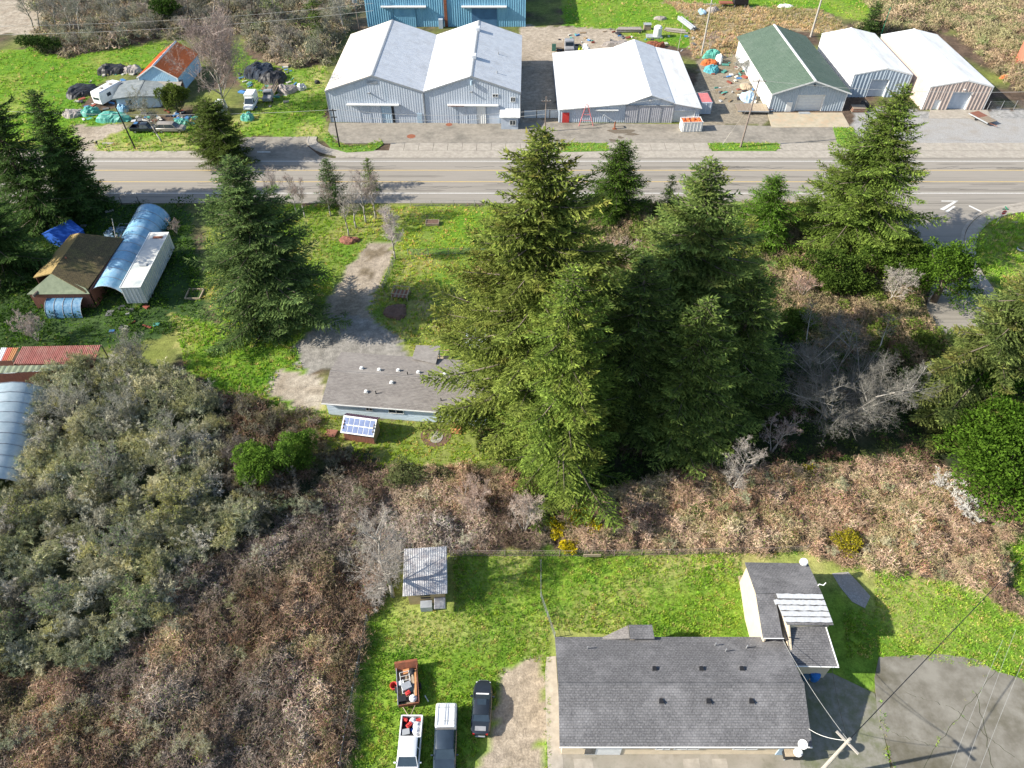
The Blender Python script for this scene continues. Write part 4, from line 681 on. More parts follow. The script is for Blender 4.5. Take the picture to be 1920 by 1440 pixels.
# ------------------------------------------------------------------ building kit
def corr_wall(mb, p0, p1, prof, holes=(), pitch=.5, amp=.03, inner=0.):
    """ribbed sheet wall from p0 to p1 (local xy); prof: [(t metres, z)] top line; holes: (t0, t1, z0, z1)"""
    p0 = Vector((*p0, 0)); p1 = Vector((*p1, 0)); L = (p1 - p0).length; d = (p1 - p0) / L; nn = Vector((d.y, -d.x, 0)); n = max(2, int(L / (pitch / 2)))
    ts = sorted(set([L * i / n for i in range(n + 1)] + [t for t, z in prof if 0 < t < L] + [t for h in holes for t in h[:2]]))
    def top(t):
        for (a, za), (b, zb) in zip(prof[:-1], prof[1:]):
            if a <= t <= b: return za + (zb - za) * (t - a) / max(b - a, 1e-6)
        return prof[-1][1]
    for i in range(len(ts) - 1):
        a, b = ts[i], ts[i + 1]
        if b - a < .004: continue
        oa, ob = (amp * (i % 2), amp * ((i + 1) % 2)); A = p0 + d * a + nn * oa; B = p0 + d * b + nn * ob; mid = (a + b) / 2; spans = [(0, None)]
        for h in holes:
            if h[0] <= mid <= h[1]: spans = [(0, h[2]), (h[3], None)]
        for z0, z1 in spans:
            za, zb = (top(a), top(b)) if z1 is None else (z1, z1)
            if z1 is not None and z1 - z0 < .02: continue
            mb.add([(A.x, A.y, z0), (B.x, B.y, z0), (B.x, B.y, zb), (A.x, A.y, za)], [(0, 1, 2, 3)])
    return mb
def roof_plane(a, b, c, d, th=.1, ribs=0, step=0, amp=.035):
    """a,b along the eave, c,d along the ridge (c above b); ribs: pitch of raised seams running up the slope; step: shingle course depth"""
    a, b, c, d = map(Vector, (a, b, c, d)); mb = MB(); n = (b - a).cross(d - a).normalized()
    if n.z < 0: n = -n
    V = [a, b, c, d] + [p - n * th for p in (a, b, c, d)]; mb.add([tuple(p) for p in V], [(0, 1, 2, 3), (7, 6, 5, 4), (0, 4, 5, 1), (1, 5, 6, 2), (2, 6, 7, 3), (3, 7, 4, 0)])
    if ribs:
        k = int((b - a).length / ribs)
        for i in range(k + 1):
            t = min(max(i / k, .004), .996); p = a.lerp(b, t); q = d.lerp(c, t); e = (b - a).normalized() * .035
            mb.add([tuple(x) for x in (p - e, p + e, q + e, q - e, p - e + n * amp, p + e + n * amp, q + e + n * amp, q - e + n * amp)], [(4, 5, 6, 7), (0, 1, 5, 4), (1, 2, 6, 5), (3, 0, 4, 7), (2, 3, 7, 6)])
    if step:
        k = max(2, int(((d - a).length) / step))
        for i in range(k):
            t0, t1 = i / k, min((i + 1.0) / k, 1); p, q = a.lerp(d, t0), b.lerp(c, t0); r_, s_ = b.lerp(c, t1), a.lerp(d, t1)
            u = n * (.05 + .004 * ((i * 7) % 3)); w = n * .006
            mb.add([tuple(x) for x in (p + u, q + u, r_ + w, s_ + w, p, q)], [(0, 1, 2, 3), (4, 5, 1, 0)])
    return mb
def frame_of(pl, pr):
    a, b = at(*pl), at(*pr); return a, math.atan2(b.y - a.y, b.x - a.x), (b - a).length
def opening(T, x0, x1, z0, z1, m=None, depth=.45, y=0., name='door', jamb=None, panels=0):
    """recessed door or bay behind a hole in the front wall (local y = y)"""
    jb = MB(); jb.box(x0 - .1, x0, y - .06, y + depth, z0, z1 + .1); jb.box(x1, x1 + .1, y - .06, y + depth, z0, z1 + .1); jb.box(x0, x1, y - .06, y + depth, z1, z1 + .1); jb.build('door_frame', jamb or M['trim'], T)
    d = MB(); d.box(x0, x1, y + depth - .08, y + depth, z0, z1)
    for i in range(1, panels): z = z0 + (z1 - z0) * i / panels; d.box(x0, x1, y + depth - .11, y + depth - .08, z - .04, z + .04)
    return d.build(name, m or M['trim'], T)
def fwindow(T, x, z, w, h, y=-.06, m=None, n=2):
    f = MB()
    f.box(x - w / 2 - .07, x + w / 2 + .07, y - .07, y + .02, z - h / 2 - .07, z - h / 2); f.box(x - w / 2 - .07, x + w / 2 + .07, y - .07, y + .02, z + h / 2, z + h / 2 + .07)
    for q in range(n + 1): xx = x - w / 2 + w * q / n; f.box(xx - .04, xx + .04, y - .07, y + .02, z - h / 2, z + h / 2)
    F = f.build('window', M['trim'], T); MB().box(x - w / 2, x + w / 2, y - .03, y + .03, z - h / 2, z + h / 2).build('pane', m or M['glass'], F); return F
def gabled(name, label, pl, pr, D, he, hr, wall, roofL, roofR=None, W=None, over=.25, front=.25, pitch=.5, holes=(), ribs=.9, step=0, rf=.5, hre=None, side=None, cat='building', trim='trim', th=.12, amp=.028, z=0, rz=None, loc0=None):
    """gable faces the camera; ridge runs away along local y"""
    loc, r_, w0 = frame_of(pl, pr); loc = Vector(loc0) if loc0 else loc; W = W or w0; T = thing(name, label, cat, (loc.x, loc.y, z), r_ if rz is None else rz); hre = hre or he; side = side or wall
    prof = [(0, he), (W * rf, hr), (W, hre)]
    corr_wall(MB(), (0, 0), (W, 0), prof, holes, pitch, amp).build('wall', M[wall], T)
    corr_wall(MB(), (W, 0), (W, D), [(0, hre), (D, hre)], (), pitch, amp).build('wall', M[side], T)
    corr_wall(MB(), (W, D), (0, D), [(0, hre), (W * (1 - rf), hr), (W, he)], (), pitch, amp).build('wall', M[wall], T)
    corr_wall(MB(), (0, D), (0, 0), [(0, he), (D, he)], (), pitch, amp).build('wall', M[side], T)
    sl = (hr - he) / (W * rf); sr = (hr - hre) / (W * (1 - rf)); e = .08
    roof_plane((-over, -front, he - over * sl + e), (-over, D + front, he - over * sl + e), (W * rf, D + front, hr + e), (W * rf, -front, hr + e), th, ribs, step).build('roof_panel', M[roofL], T)
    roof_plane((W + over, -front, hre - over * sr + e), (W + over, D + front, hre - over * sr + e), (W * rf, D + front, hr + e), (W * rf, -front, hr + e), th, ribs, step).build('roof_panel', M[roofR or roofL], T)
    rc = MB()
    for s_ in (-1, 1):
        sw = sl if s_ < 0 else sr; rc.add([(W * rf, -front - .02, hr + e + .07), (W * rf, D + front + .02, hr + e + .07), (W * rf + s_ * .32, D + front + .02, hr + e + .06 - .32 * sw), (W * rf + s_ * .32, -front - .02, hr + e + .06 - .32 * sw)], [(0, 1, 2, 3)])
    rc.build('ridge_cap', M[trim], T)
    bt = MB()
    for xa, za, xb, zb in ((-over, he - over * sl, W * rf, hr), (W * rf, hr, W + over, hre - over * sr)):
        bt.add([(xa, -front - .05, za - .16), (xb, -front - .05, zb - .16), (xb, -front - .05, zb + .13), (xa, -front - .05, za + .13), (xa, -front - .01, za - .16), (xb, -front - .01, zb - .16), (xb, -front - .01, zb + .13), (xa, -front - .01, za + .13)], [(0, 1, 2, 3), (7, 6, 5, 4), (0, 4, 5, 1), (3, 2, 6, 7)])
    bt.build('barge_board', M[trim], T)
    for x in (0, W): MB().box(x - .08, x + .08, -.09, .04, 0, (he if x == 0 else hre) - .02).build('corner_trim', M[trim], T)
    return T, W
def gutter_pipe(T, x, y, h, m='trim'):
    MB().tube((x, y, 0), (x, y, h), .06, .06, 6).build('downpipe', M[m], T)
# ------------------------------------------------------------------ the two grey gabled warehouses
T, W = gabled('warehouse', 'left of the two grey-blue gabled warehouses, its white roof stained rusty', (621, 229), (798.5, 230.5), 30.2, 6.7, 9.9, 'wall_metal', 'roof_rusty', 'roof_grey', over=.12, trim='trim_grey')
def sliding(T, x0, x1, ztop, tx0, tx1, mats, gap=None):
    n = len(mats)
    for i, m in enumerate(mats):
        a = x0 + (x1 - x0) * i / n; b = x0 + (x1 - x0) * (i + 1) / n; corr_wall(MB(), (a + .03, -.16 - .07 * (i % 2)), (b - .03, -.16 - .07 * (i % 2)), [(0, ztop), (b - a, ztop)], pitch=.4, amp=.04).build('sliding_door', M[m], T)
        fr = MB(); y = -.24 - .07 * (i % 2); fr.box(a, a + .07, y, y + .05, .05, ztop); fr.box(b - .07, b, y, y + .05, .05, ztop); fr.build('door_edge', M['wall_metal'], T)
    MB().box(tx0, tx1, -.75, -.08, ztop + .05, ztop + .22).build('door_canopy', M['trim'], T)
sliding(T, 6.4, 13.1, 3.9, 4.0, 14.8, ['wall_metal', 'wall_metal', 'door_blue'])
MB().box(13.1, 13.6, -.13, -.06, 0, 3.8).build('gap_shade_strip', M['dark'], T)  # flat strip on the wall, its near-black colour painting the gap's shade
MB().box(8.7, 9.1, -.55, -.03, 6.3, 6.5).build('wall_lamp', M['trim_grey'], T)
l = MB(); [l.box(8.7, 10.9, -.09, -.05, 8.15 + i * .2, 8.25 + i * .2) for i in range(4)]; l.build('gable_vent', M['trim_grey'], T)
MB().box(18.3, 19.3, -.16, -.05, 0, 2.1).build('door', M['door_blue'], T)
gutter_pipe(T, 19.85, -.18, 6.5, 'trim_grey')
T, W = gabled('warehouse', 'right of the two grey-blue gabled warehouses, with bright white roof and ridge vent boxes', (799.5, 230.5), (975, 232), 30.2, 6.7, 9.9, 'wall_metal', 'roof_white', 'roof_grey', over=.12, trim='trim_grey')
sliding(T, 6.6, 12.6, 3.95, 4.7, 15.2, ['wall_metal', 'wall_metal', 'trim'])
MB().box(12.7, 15.4, -.13, -.06, 0, 3.7).build('bay_door', M['wall_metal'], T)
MB().box(4.9, 8.2, -.80, -.76, 4.0, 4.12).build('rust_stain', M['rust'], T)
fwindow(T, 14.6, 6.0, 1.1, .5); fwindow(T, 18.2, 5.2, .9, .9)
MB().box(9.5, 9.9, -.5, -.03, 6.7, 6.9).build('wall_lamp', M['trim_grey'], T)
for y in (9.0, 24.5): MB().cbox((W / 2 + .1, y, 10.3), (.9, 1.5, .75)).build('roof_vent', M['roof_grey'], T, bevel=.04)
for y in (5.2, 15.): MB().tube((14.8, y, 8.2), (14.8, y, 8.9), .12).build('roof_pipe', M['galv'], T)
MB().tube((W / 2, -.35, 8.2), (W / 2, -.35, 9.1), .22, .22).build('gable_duct', M['door_blue'], T)
MB().box(15.8, 19.3, -2.6, -.1, 0, 2.5).build('entry_room', M['wall_metal'], T); MB().slab([(15.5, -2.9, 2.75), (19.7, -2.9, 2.75), (19.7, -.08, 3.3), (15.5, -.08, 3.3)], .14).build('entry_roof', M['roof_white'], T)
fwindow(T, 18.2, 1.5, 1.2, .9, y=-2.66)
# blue warehouse at the top
a = at(690, 50); b = at(985, 52); T = thing('blue_warehouse', 'long blue corrugated warehouse cut by the top edge, with two sliding-door bays', 'building', (a.x, a.y, 0), 0); Wb = b.x - a.x
corr_wall(MB(), (0, 0), (Wb, 0), [(0, 9.), (Wb / 4, 12), (Wb / 2, 9.), (Wb * .75, 12), (Wb, 9.)], pitch=.6, amp=.07).build('wall', M['blue_metal'], T)
corr_wall(MB(), (Wb, 0), (Wb, 30), [(0, 9), (30, 9)], pitch=.6, amp=.07).build('wall', M['blue_metal'], T); corr_wall(MB(), (0, 30), (0, 0), [(0, 9), (30, 9)], pitch=.6, amp=.07).build('wall', M['blue_metal'], T)
corr_wall(MB(), (Wb, 30), (0, 30), [(0, 9), (Wb, 9)], pitch=.6).build('wall', M['blue_metal'], T)
for k in (0, 1):
    x0 = Wb / 2 * k; x1 = x0 + Wb / 4; x2 = x0 + Wb / 2; roof_plane((x0, -.2, 9.05), (x0, 30, 9.05), (x1, 30, 12.1), (x1, -.2, 12.1), .1, 1.).build('roof_panel', M['roof_rusty'], T); roof_plane((x2, -.2, 9.05), (x2, 30, 9.05), (x1, 30, 12.1), (x1, -.2, 12.1), .1, 1.).build('roof_panel', M['roof_white'], T)
for px0, px1, dx0, dx1, dm in ((719, 802, 742, 781, 'blue_metal'), (867, 950, 886, 932, 'dark')):
    g = lambda p, py=50: at(p, py).x - a.x; MB().box(g(px0), g(px1), -.9, -.1, 4.9, 5.2).build('door_canopy', M['trim'], T)
    if dm == 'dark':
        MB().box(g(dx0), g(dx1), -.14, -.05, 0, 4.6).build('bay_shade_panel', mat('bay_shade_blue', (.07, .17, .30), sc=.6), T)  # closed panel in dark blue, painting the shade inside the bay
    else: corr_wall(MB(), (g(dx0), -.3), (g(dx1), -.3), [(0, 4.8), (g(dx1) - g(dx0), 4.8)], pitch=.5).build('sliding_door', M['blue_metal'], T)
MB().box(Wb / 2 - .45, Wb / 2 + .35, -.24, -.1, 0, 8.5).build('rusty_downpipe', M['rust'], T)
MB().cbox((Wb / 2 - 1.4, -.9, 1.1), (1.1, 1.1, 2.2)).build('rusty_box', M['wall_metal'], T)
# white-roofed low shed with raised middle
loc, rz, W = frame_of((1047, 229.5), (1308, 229.5)); T = thing('workshop', 'low grey workshop with a broad white roof raised in the middle and red door', 'building', loc, rz); D = 29.5
prof = [(0, 2.9), (14.2, 4.2), (18.7, 5.9), (23.6, 4.3), (W, 3.2)]
corr_wall(MB(), (0, 0), (W, 0), [(x, z - .05) for x, z in prof], [(23.9, 28.3, 0, 2.5)], .45, .05).build('wall', M['wall_metal'], T)
corr_wall(MB(), (W, 0), (W, D), [(0, 3.1), (D, 3.1)]).build('wall', M['white_wall'], T); corr_wall(MB(), (0, D), (0, 0), [(0, 2.8), (D, 2.8)]).build('wall', M['wall_metal'], T); corr_wall(MB(), (W, D), (0, D), [(0, 3.1), (W, 2.8)]).build('wall', M['wall_metal'], T)
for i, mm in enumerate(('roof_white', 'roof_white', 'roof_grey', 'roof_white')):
    (xa, za), (xb, zb) = prof[i], prof[i + 1]; xa -= .25 * (i == 0); xb += .25 * (i == 3); q = .1 if i in (1, 2) else 0
    roof_plane((xa, -.55, za + .05 + q), (xa, D - (6 if i == 1 and False else 0), za + .05 + q), (xb, D, zb + .05 + q), (xb, -.55, zb + .05 + q), .12, 1.0, amp=.025).build('roof_panel', M[mm], T)
MB().box(.8, 2.2, -.14, -.05, 0, 2.15).build('door', M['red'], T)
for i in range(4): corr_wall(MB(), (13.9 + i * 2.45, -.2), (16.3 + i * 2.45, -.2), [(0, 3.6), (2.4, 3.6)], pitch=.4).build('sliding_door', mat('grey_ribbed_door', (.40, .40, .43), (.33, .33, .36)), T); MB().box(16.3 + i * 2.45, 16.4 + i * 2.45, -.27, -.1, 0, 3.6).build('door_edge', M['trim_grey'], T)
MB().box(7.5, 12.3, -.6, -.08, 2.75, 2.9).build('door_canopy', M['trim'], T); MB().box(13.7, 23.8, -.32, -.08, 3.65, 3.8).build('door_track', M['trim_grey'], T)
opening(T, 23.9, 28.3, 0, 2.5, M['white_wall'], depth=.3, panels=4)
MB().tube((18.6, -.7, 4.9), (18.6, -.1, 4.9), .2).build('gable_vent', M['trim_grey'], T)
# green roofed, then the two white arched-looking gabled sheds
T, W = gabled('machine_shed', 'blue-grey ribbed shed with a dark green gabled roof and a tan concrete apron', (1440, 209), (1578, 208), 30, 4.3, 6.9, 'grey_wall', 'green_roof', W=15.9, side='white_wall', over=.5, front=1.0, holes=[(5.6, 11.3, 0, 3.5)], ribs=.6, pitch=.55, amp=.07)
opening(T, 5.6, 11.3, 0, 3.5, M['white_wall'], depth=.35, panels=6); MB().box(3.6, 4.8, -.18, -.06, 0, 2.1).build('door', M['trim'], T); MB().box(8.2, 8.5, -.5, 0, 5.6, 5.8).build('wall_lamp', M['black'], T)
T, W = gabled('metal_shed', 'smaller white-roofed metal shed with grey ribbed front, beside the green roof', (1588, 182), (1691, 182), 23.5, 5.0, 6.3, 'grey_wall', 'roof_white', W=12.6, side='white_wall', over=.1, front=.08, holes=[(4.1, 8.0, 0, 3.9)], pitch=.8, amp=.13, ribs=0, rf=.52)
opening(T, 4.1, 8.0, 0, 3.9, M['wall_metal'], depth=.5, panels=6)
T, W = gabled('metal_shed', 'largest white-roofed metal shed with tan ribbed front, nearest the right edge', (1727, 205.5), (1844, 205.5), 29, 5.0, 6.3, 'tan_wall', 'roof_white', W=13.3, side='tan_wall', over=.1, front=.08, holes=[(5.4, 9.4, 0, 3.8), (2.3, 3.4, 0, 2.1)], pitch=.8, amp=.13, ribs=0, rf=.55)
opening(T, 5.4, 9.4, 0, 3.8, M['wall_metal'], depth=.5, panels=6); opening(T, 2.3, 3.4, 0, 2.1, M['trim'], depth=.12)
MB().box(7.2, 7.5, -.5, -.1, 4.4, 4.55).build('wall_lamp', M['trim'], T)
# salmon tank
c = at(1948, 130); T = thing('storage_tank', 'salmon-red round tank with a white rim at the right edge', 'tank', c); MB().lathe([(5.6, 0), (5.6, 6.4), (5.3, 6.4), (5.3, 1)], n=40).build('tank_wall', M['salmon'], T, smooth='auto'); MB().lathe([(5.75, 6.2), (5.75, 6.6), (5.25, 6.6), (5.25, 6.2), (5.75, 6.2)], n=40).build('rim', M['trim'], T); MB().lathe([(0, 1.), (5.3, 1.)], n=40).build('tank_floor', M['rust'], T)
# ------------------------------------------------------------------ orange-roofed blue shed, grey house, camper
T, W = gabled('garden_barn', 'sky-blue barn with an orange metal roof', (266, 150), (337, 158), 13.2, 3.6, 6.2, 'blue_wall', 'orange_roof', W=8.7, over=.25, front=.3, ribs=.5, pitch=.4, z=0, rz=R(-2), loc0=(-82.6, 159.6, 0))
T, W = gabled('cottage', 'pale cottage with a flat-looking grey roll roof between the camper and the blue barn', (224, 205), (262, 205), 8., 2.5, 2.8, 'pale_blue', 'grey_roll', W=8.8, over=.5, front=.6, ribs=0, trim='grey_roll', pitch=3, amp=.01, rz=R(8)); fwindow(T, 2.5, 1.4, 1.3, 1.)
T = thing('carport', 'tan lean-to roof between the grey-roofed cottage and the egg-shaped bush', 'carport', at(283, 196), R(6)); roof_plane((0, 0, 2.3), (6.4, 0, 2.3), (6.4, 6, 2.7), (0, 6, 2.7), .1).build('roof_panel', M['tan_roll'], T)
for x in (.1, 6.3):
    for y in (.2, 5.8): MB().tube((x, y, 0), (x, y, 2.3 + .06 * y), .07).build('post', M['wood'], T)
MB().box(.2, 6.2, 5.7, 5.8, 0, 2.5).build('back_wall', M['redwood'], T)
def rring(y, hw, z0, z1, r=.12): return [(-hw, y, z0), (-hw, y, z1 - r), (-hw + r, y, z1), (hw - r, y, z1), (hw, y, z1 - r), (hw, y, z0)]
def wheel(T, x, y, r=.34, w=.24):
    t = MB().lathe([(r * .55, -w / 2), (r * .93, -w / 2), (r, -w * .3), (r, w * .3), (r * .93, w / 2), (r * .55, w / 2)], (x, y, r), 18, 'X').build('wheel', M['tyre'], T, smooth='auto')
    MB().lathe([(0, w * .38), (r * .56, w * .40), (r * .58, -w * .4), (0, -w * .38)], (x, y, r), 14, 'X').build('rim', M['galv'], t)
loc = at(186, 199); T = thing('camper_trailer', 'white camper trailer parked left of the grey-roofed cottage', 'camper', loc, R(-22))
MB().loft([rring(y, 1.25 * k, .55, z, .2) for y, k, z in ((0, .9, 2.2), (.25, 1, 3.0), (6.6, 1, 3.05), (7.2, .96, 2.3))]).build('body', M['white'], T, smooth='auto')
for x, y in ((0, 2.2), (.3, 4.6)): MB().cbox((x, y, 3.08), (.7, .7, .14)).build('roof_hatch', M['tan_roll'], T)
MB().box(1.245, 1.275, 2.0, 3.1, 1.5, 2.2).build('window', M['glass'], T); MB().box(-.8, .8, -.04, .1, 1.4, 1.9).build('window', M['glass'], T)
for s_ in (-1.15, 1.15): wheel(T, s_, 3.2)
# ------------------------------------------------------------------ vehicles
def vehicle(name, label, px, py, rz, paint, kind='sedan', L=4.8, W=1.82, Hh=1.45, cat='car', roofm=None, sc=1.):
    T = thing(name, label, cat, at(px, py), rz); T.scale = (sc,) * 3; h = W / 2; P = M[paint]; up = kind in ('pickup', 'suv', 'van'); zb = .45 if up else .28; zbelt = 1.12 if up else .92; zr = Hh
    if kind == 'pickup':
        bed0 = -L / 2; bed1 = -L / 2 + 1.95 if L < 6 else -L / 2 + 2.2
        MB().loft([rring(y, hw, z0, z1) for y, hw, z0, z1 in ((bed1, h, zb, zbelt), (L / 2 - 1.5, h, zb, zbelt), (L / 2 - .25, h * .96, zb, zbelt - .06), (L / 2, h * .88, zb + .1, zbelt - .25))]).build('body', P, T, smooth='auto')
        b = MB(); b.box(-h, -h + .13, bed0, bed1 - .01, zb, zbelt); b.box(h - .13, h, bed0, bed1 - .01, zb, zbelt); b.box(-h + .13, h - .13, bed1 - .12, bed1 - .01, zb, zbelt); b.build('bed_side', P, T, bevel=.02)
        MB().box(-h + .13, h - .13, bed0, bed0 + .08, zb, zbelt).build('tailgate', P, T); MB().box(-h + .13, h - .13, bed0 + .08, bed1 - .12, zb, zb + .12).build('bed_floor', M['black'], T)
        y0, y1, y2, y3 = bed1 + .02, bed1 + .25, L / 2 - 2.15, L / 2 - 1.45
    elif kind == 'sedan':
        MB().loft([rring(y, hw, z0, z1, .14) for y, hw, z0, z1 in ((-L / 2 - .04, h * .62, .42, .74), (-L / 2 + .06, h * .82, .36, .84), (-L / 2 + .3, h * .95, zb, .93), (-L / 2 + .8, h, zb, .97), (-.2, h, zb, .95), (L / 2 - 1.3, h, zb, .90), (L / 2 - .6, h * .95, zb, .80), (L / 2 - .28, h * .84, zb, .72), (L / 2 - .06, h * .68, zb + .05, .62), (L / 2 + .04, h * .5, .36, .54))]).build('body', P, T, smooth='auto')
        y0, y1, y2, y3 = -L / 2 + .95, -L / 2 + 1.55, L / 2 - 2.1, L / 2 - 1.3
    else:
        MB().loft([rring(y, hw, z0, z1, .14) for y, hw, z0, z1 in ((-L / 2, h * .9, zb, zbelt), (-L / 2 + .1, h, zb, zbelt), (L / 2 - 1.3, h, zb, zbelt), (L / 2 - .2, h * .95, zb, zbelt - .1), (L / 2, h * .86, zb + .1, zbelt - .3))]).build('body', P, T, smooth='auto')
        y0, y1, y2, y3 = -L / 2 + .05, -L / 2 + .2, L / 2 - 2.1, L / 2 - 1.4
    hb, ht = h * .93, h * .76; zs = zbelt - .03
    g = MB(); g.add([(-hb, y0, zs), (hb, y0, zs), (hb, y3, zs), (-hb, y3, zs), (-ht, y1, zr - .06), (ht, y1, zr - .06), (ht, y2, zr - .06), (-ht, y2, zr - .06)], [(3, 2, 1, 0), (4, 5, 6, 7), (0, 1, 5, 4), (1, 2, 6, 5), (2, 3, 7, 6), (3, 0, 4, 7)]); g.build('windows', M['glass'], T)
    MB().loft([[(-ht - .04, y1 - .05, zr - .08), (-ht + .08, y1 - .05, zr - .01), (ht - .08, y1 - .05, zr - .01), (ht + .04, y1 - .05, zr - .08)], [(-ht - .04, y1 + .4, zr - .06), (-ht + .08, y1 + .4, zr + .03), (ht - .08, y1 + .4, zr + .03), (ht + .04, y1 + .4, zr - .06)], [(-ht - .04, y2 - .3, zr - .06), (-ht + .08, y2 - .3, zr + .03), (ht - .08, y2 - .3, zr + .03), (ht + .04, y2 - .3, zr - .06)], [(-ht - .04, y2 + .06, zr - .1), (-ht + .08, y2 + .06, zr - .03), (ht - .08, y2 + .06, zr - .03), (ht + .04, y2 + .06, zr - .1)]]).build('roof', roofm or P, T, smooth='auto')
    pl = MB(); ym = (y1 + y2) / 2
    for s_ in (-1, 1):
        for (ya_, za, xa), (yb_, zb_, xb) in (((y0, zs, hb), (y1, zr - .06, ht)), ((y3, zs, hb), (y2, zr - .06, ht)), ((ym, zs, hb), (ym, zr - .06, ht))): pl.tube((s_ * xa, ya_, za), (s_ * xb, yb_, zb_), .045, .045, 4)
    pl.build('pillars', P, T)
    for s_ in (-1, 1):
        for y in (L / 2 - .9, -L / 2 + .95): wheel(T, s_ * (h - .12), y, .36 if up else .33)
        MB().cbox((s_ * (h + .12), y3 - .35, zs + .08), (.22, .12, .16)).build('mirror', P, T, bevel=.02)
        MB().cbox((s_ * h * (.58 if kind == 'sedan' else .68), L / 2 - (.2 if kind == 'sedan' else .06), zbelt - .35), (.34, .12, .16)).build('headlight', M['lamp_clear'], T); MB().cbox((s_ * h * (.66 if kind == 'sedan' else .8), -L / 2 + (.02 if kind == 'sedan' else 0), zbelt - .25), (.2, .1, .28)).build('tail_light', M['lamp_red'], T)
    bw = .5 if kind == 'sedan' else .9
    MB().box(-h * bw, h * bw, L / 2 - .02, L / 2 + .1, zb, zb + .2).build('bumper', M['trim_grey'] if not up else M['chrome'], T, bevel=.03); MB().box(-h * bw, h * bw, -L / 2 - .12, -L / 2 + .02, zb, zb + .2).build('bumper', M['trim_grey'] if not up else M['chrome'], T, bevel=.03)
    return T
def local_at(T, x, y, z): return T.location + Matrix.Rotation(T.rotation_euler.z, 3, 'Z') @ Vector((x, y, z)) * T.scale.x
white_pu = vehicle('pickup_truck', 'white pickup truck with its open bed full of bags and red gas cans', 769, 1412, R(180), 'car_white', 'pickup', 5.9, 2.0, 1.85, 'pickup truck')
capped = vehicle('pickup_truck', 'dark pickup truck with a white canopy over its bed', 836.5, 1396, R(181), 'car_blue', 'pickup', 6.1, 2.0, 1.85, 'pickup truck')
cp = MB(); cp.loft([rring(y, hw, 1.13, z, .14) for y, hw, z in ((-3.05, .92, 1.75), (-2.95, .95, 1.86), (-1.05, .95, 1.88), (-.92, .92, 1.78))]).build('canopy', M['car_white'], capped, smooth='auto')
rr_ = MB(); [rr_.tube((x, -2.9, 1.94), (x, -1.05, 1.94), .025) for x in (-.12, .12, .78, -.78)]; [rr_.tube((-.8, y, 1.94), (.8, y, 1.94), .025) for y in (-2.6, -1.4)]; rr_.build('roof_rack', M['trim_grey'], capped); MB().box(.945, .955, -2.8, -1.2, 1.3, 1.65).build('canopy_window', M['glass'], capped)
sedan = vehicle('sedan_car', 'dark sedan with a sunroof parked at the edge of the gravel driveway', 904, 1330, R(-2), 'car_black', 'sedan', 4.95, 1.82, 1.42)
MB().box(-.42, .42, -.12, .42, 1.455, 1.465).build('sunroof', M['glass'], sedan); MB().box(-.6, .6, 1.0, 1.12, .99, 1.03).build('wiper_panel', M['trim'], sedan); MB().box(-.5, .5, -2.25, -1.85, .968, .985).build('peeling_boot_lid', M['car_grey'], sedan)
suv = vehicle('suv_car', 'grey and tan sport utility car beside the leaning tree', 323, 246, R(-90), 'car_tan', 'suv', 5.6, 1.95, 1.85)
v2 = vehicle('pickup_truck', 'black pickup with a loaded bed left of the grey and tan car', 274, 246, R(-90), 'car_black', 'pickup', 5.6, 1.95, 1.75, 'pickup truck')
v3 = vehicle('van', 'white cab-over van facing the road right of the largest leafless tree', 472, 200, R(180), 'car_white', 'van', 5.4, 2.1, 2.2, 'van'); MB().loft([rring(y, 1.05, 1.3, z, .1) for y, z in ((-2.6, 2.7), (-2.5, 2.8), (.2, 2.8), (.3, 2.7))]).build('camper_shell', M['white'], v3)
v4 = vehicle('van', 'pale van half hidden behind the dark fir', 411, 214, R(172), 'car_white', 'van', 5.0, 2.0, 2.3, 'van')
# old lorry and scrap right of the white van
T = thing('old_truck', 'old dark flatbed truck with a stake rack right of the white van', 'truck', at(508, 183), R(180)); MB().loft([rring(y, .95, .6, z, .1) for y, z in ((.4, 1.4), (.6, 2.2), (1.6, 2.25), (1.9, 1.4), (3.1, 1.3), (3.2, 1.1))]).build('cab', M['car_grey'], T, smooth='auto')
MB().box(-.75, .75, 1.68, 1.9, 1.5, 2.0).build('windscreen', M['glass'], T); MB().box(-1.1, 1.1, -4, .3, .95, 1.15).build('flatbed', M['wood'], T)
for x in (-1.05, 1.05):
    for y in (-3.8, -2.4, -1.0, .1): MB().box(x - .05, x + .05, y - .05, y + .05, 1.15, 2.5).build('stake', M['wood'], T)
for z in (1.7, 2.2):
    for x in (-1.05, 1.05): MB().box(x - .03, x + .03, -3.9, .2, z, z + .15).build('rail', M['wood'], T)
for s_ in (-.95, .95): wheel(T, s_, 2.3, .42); wheel(T, s_, -2.8, .42)
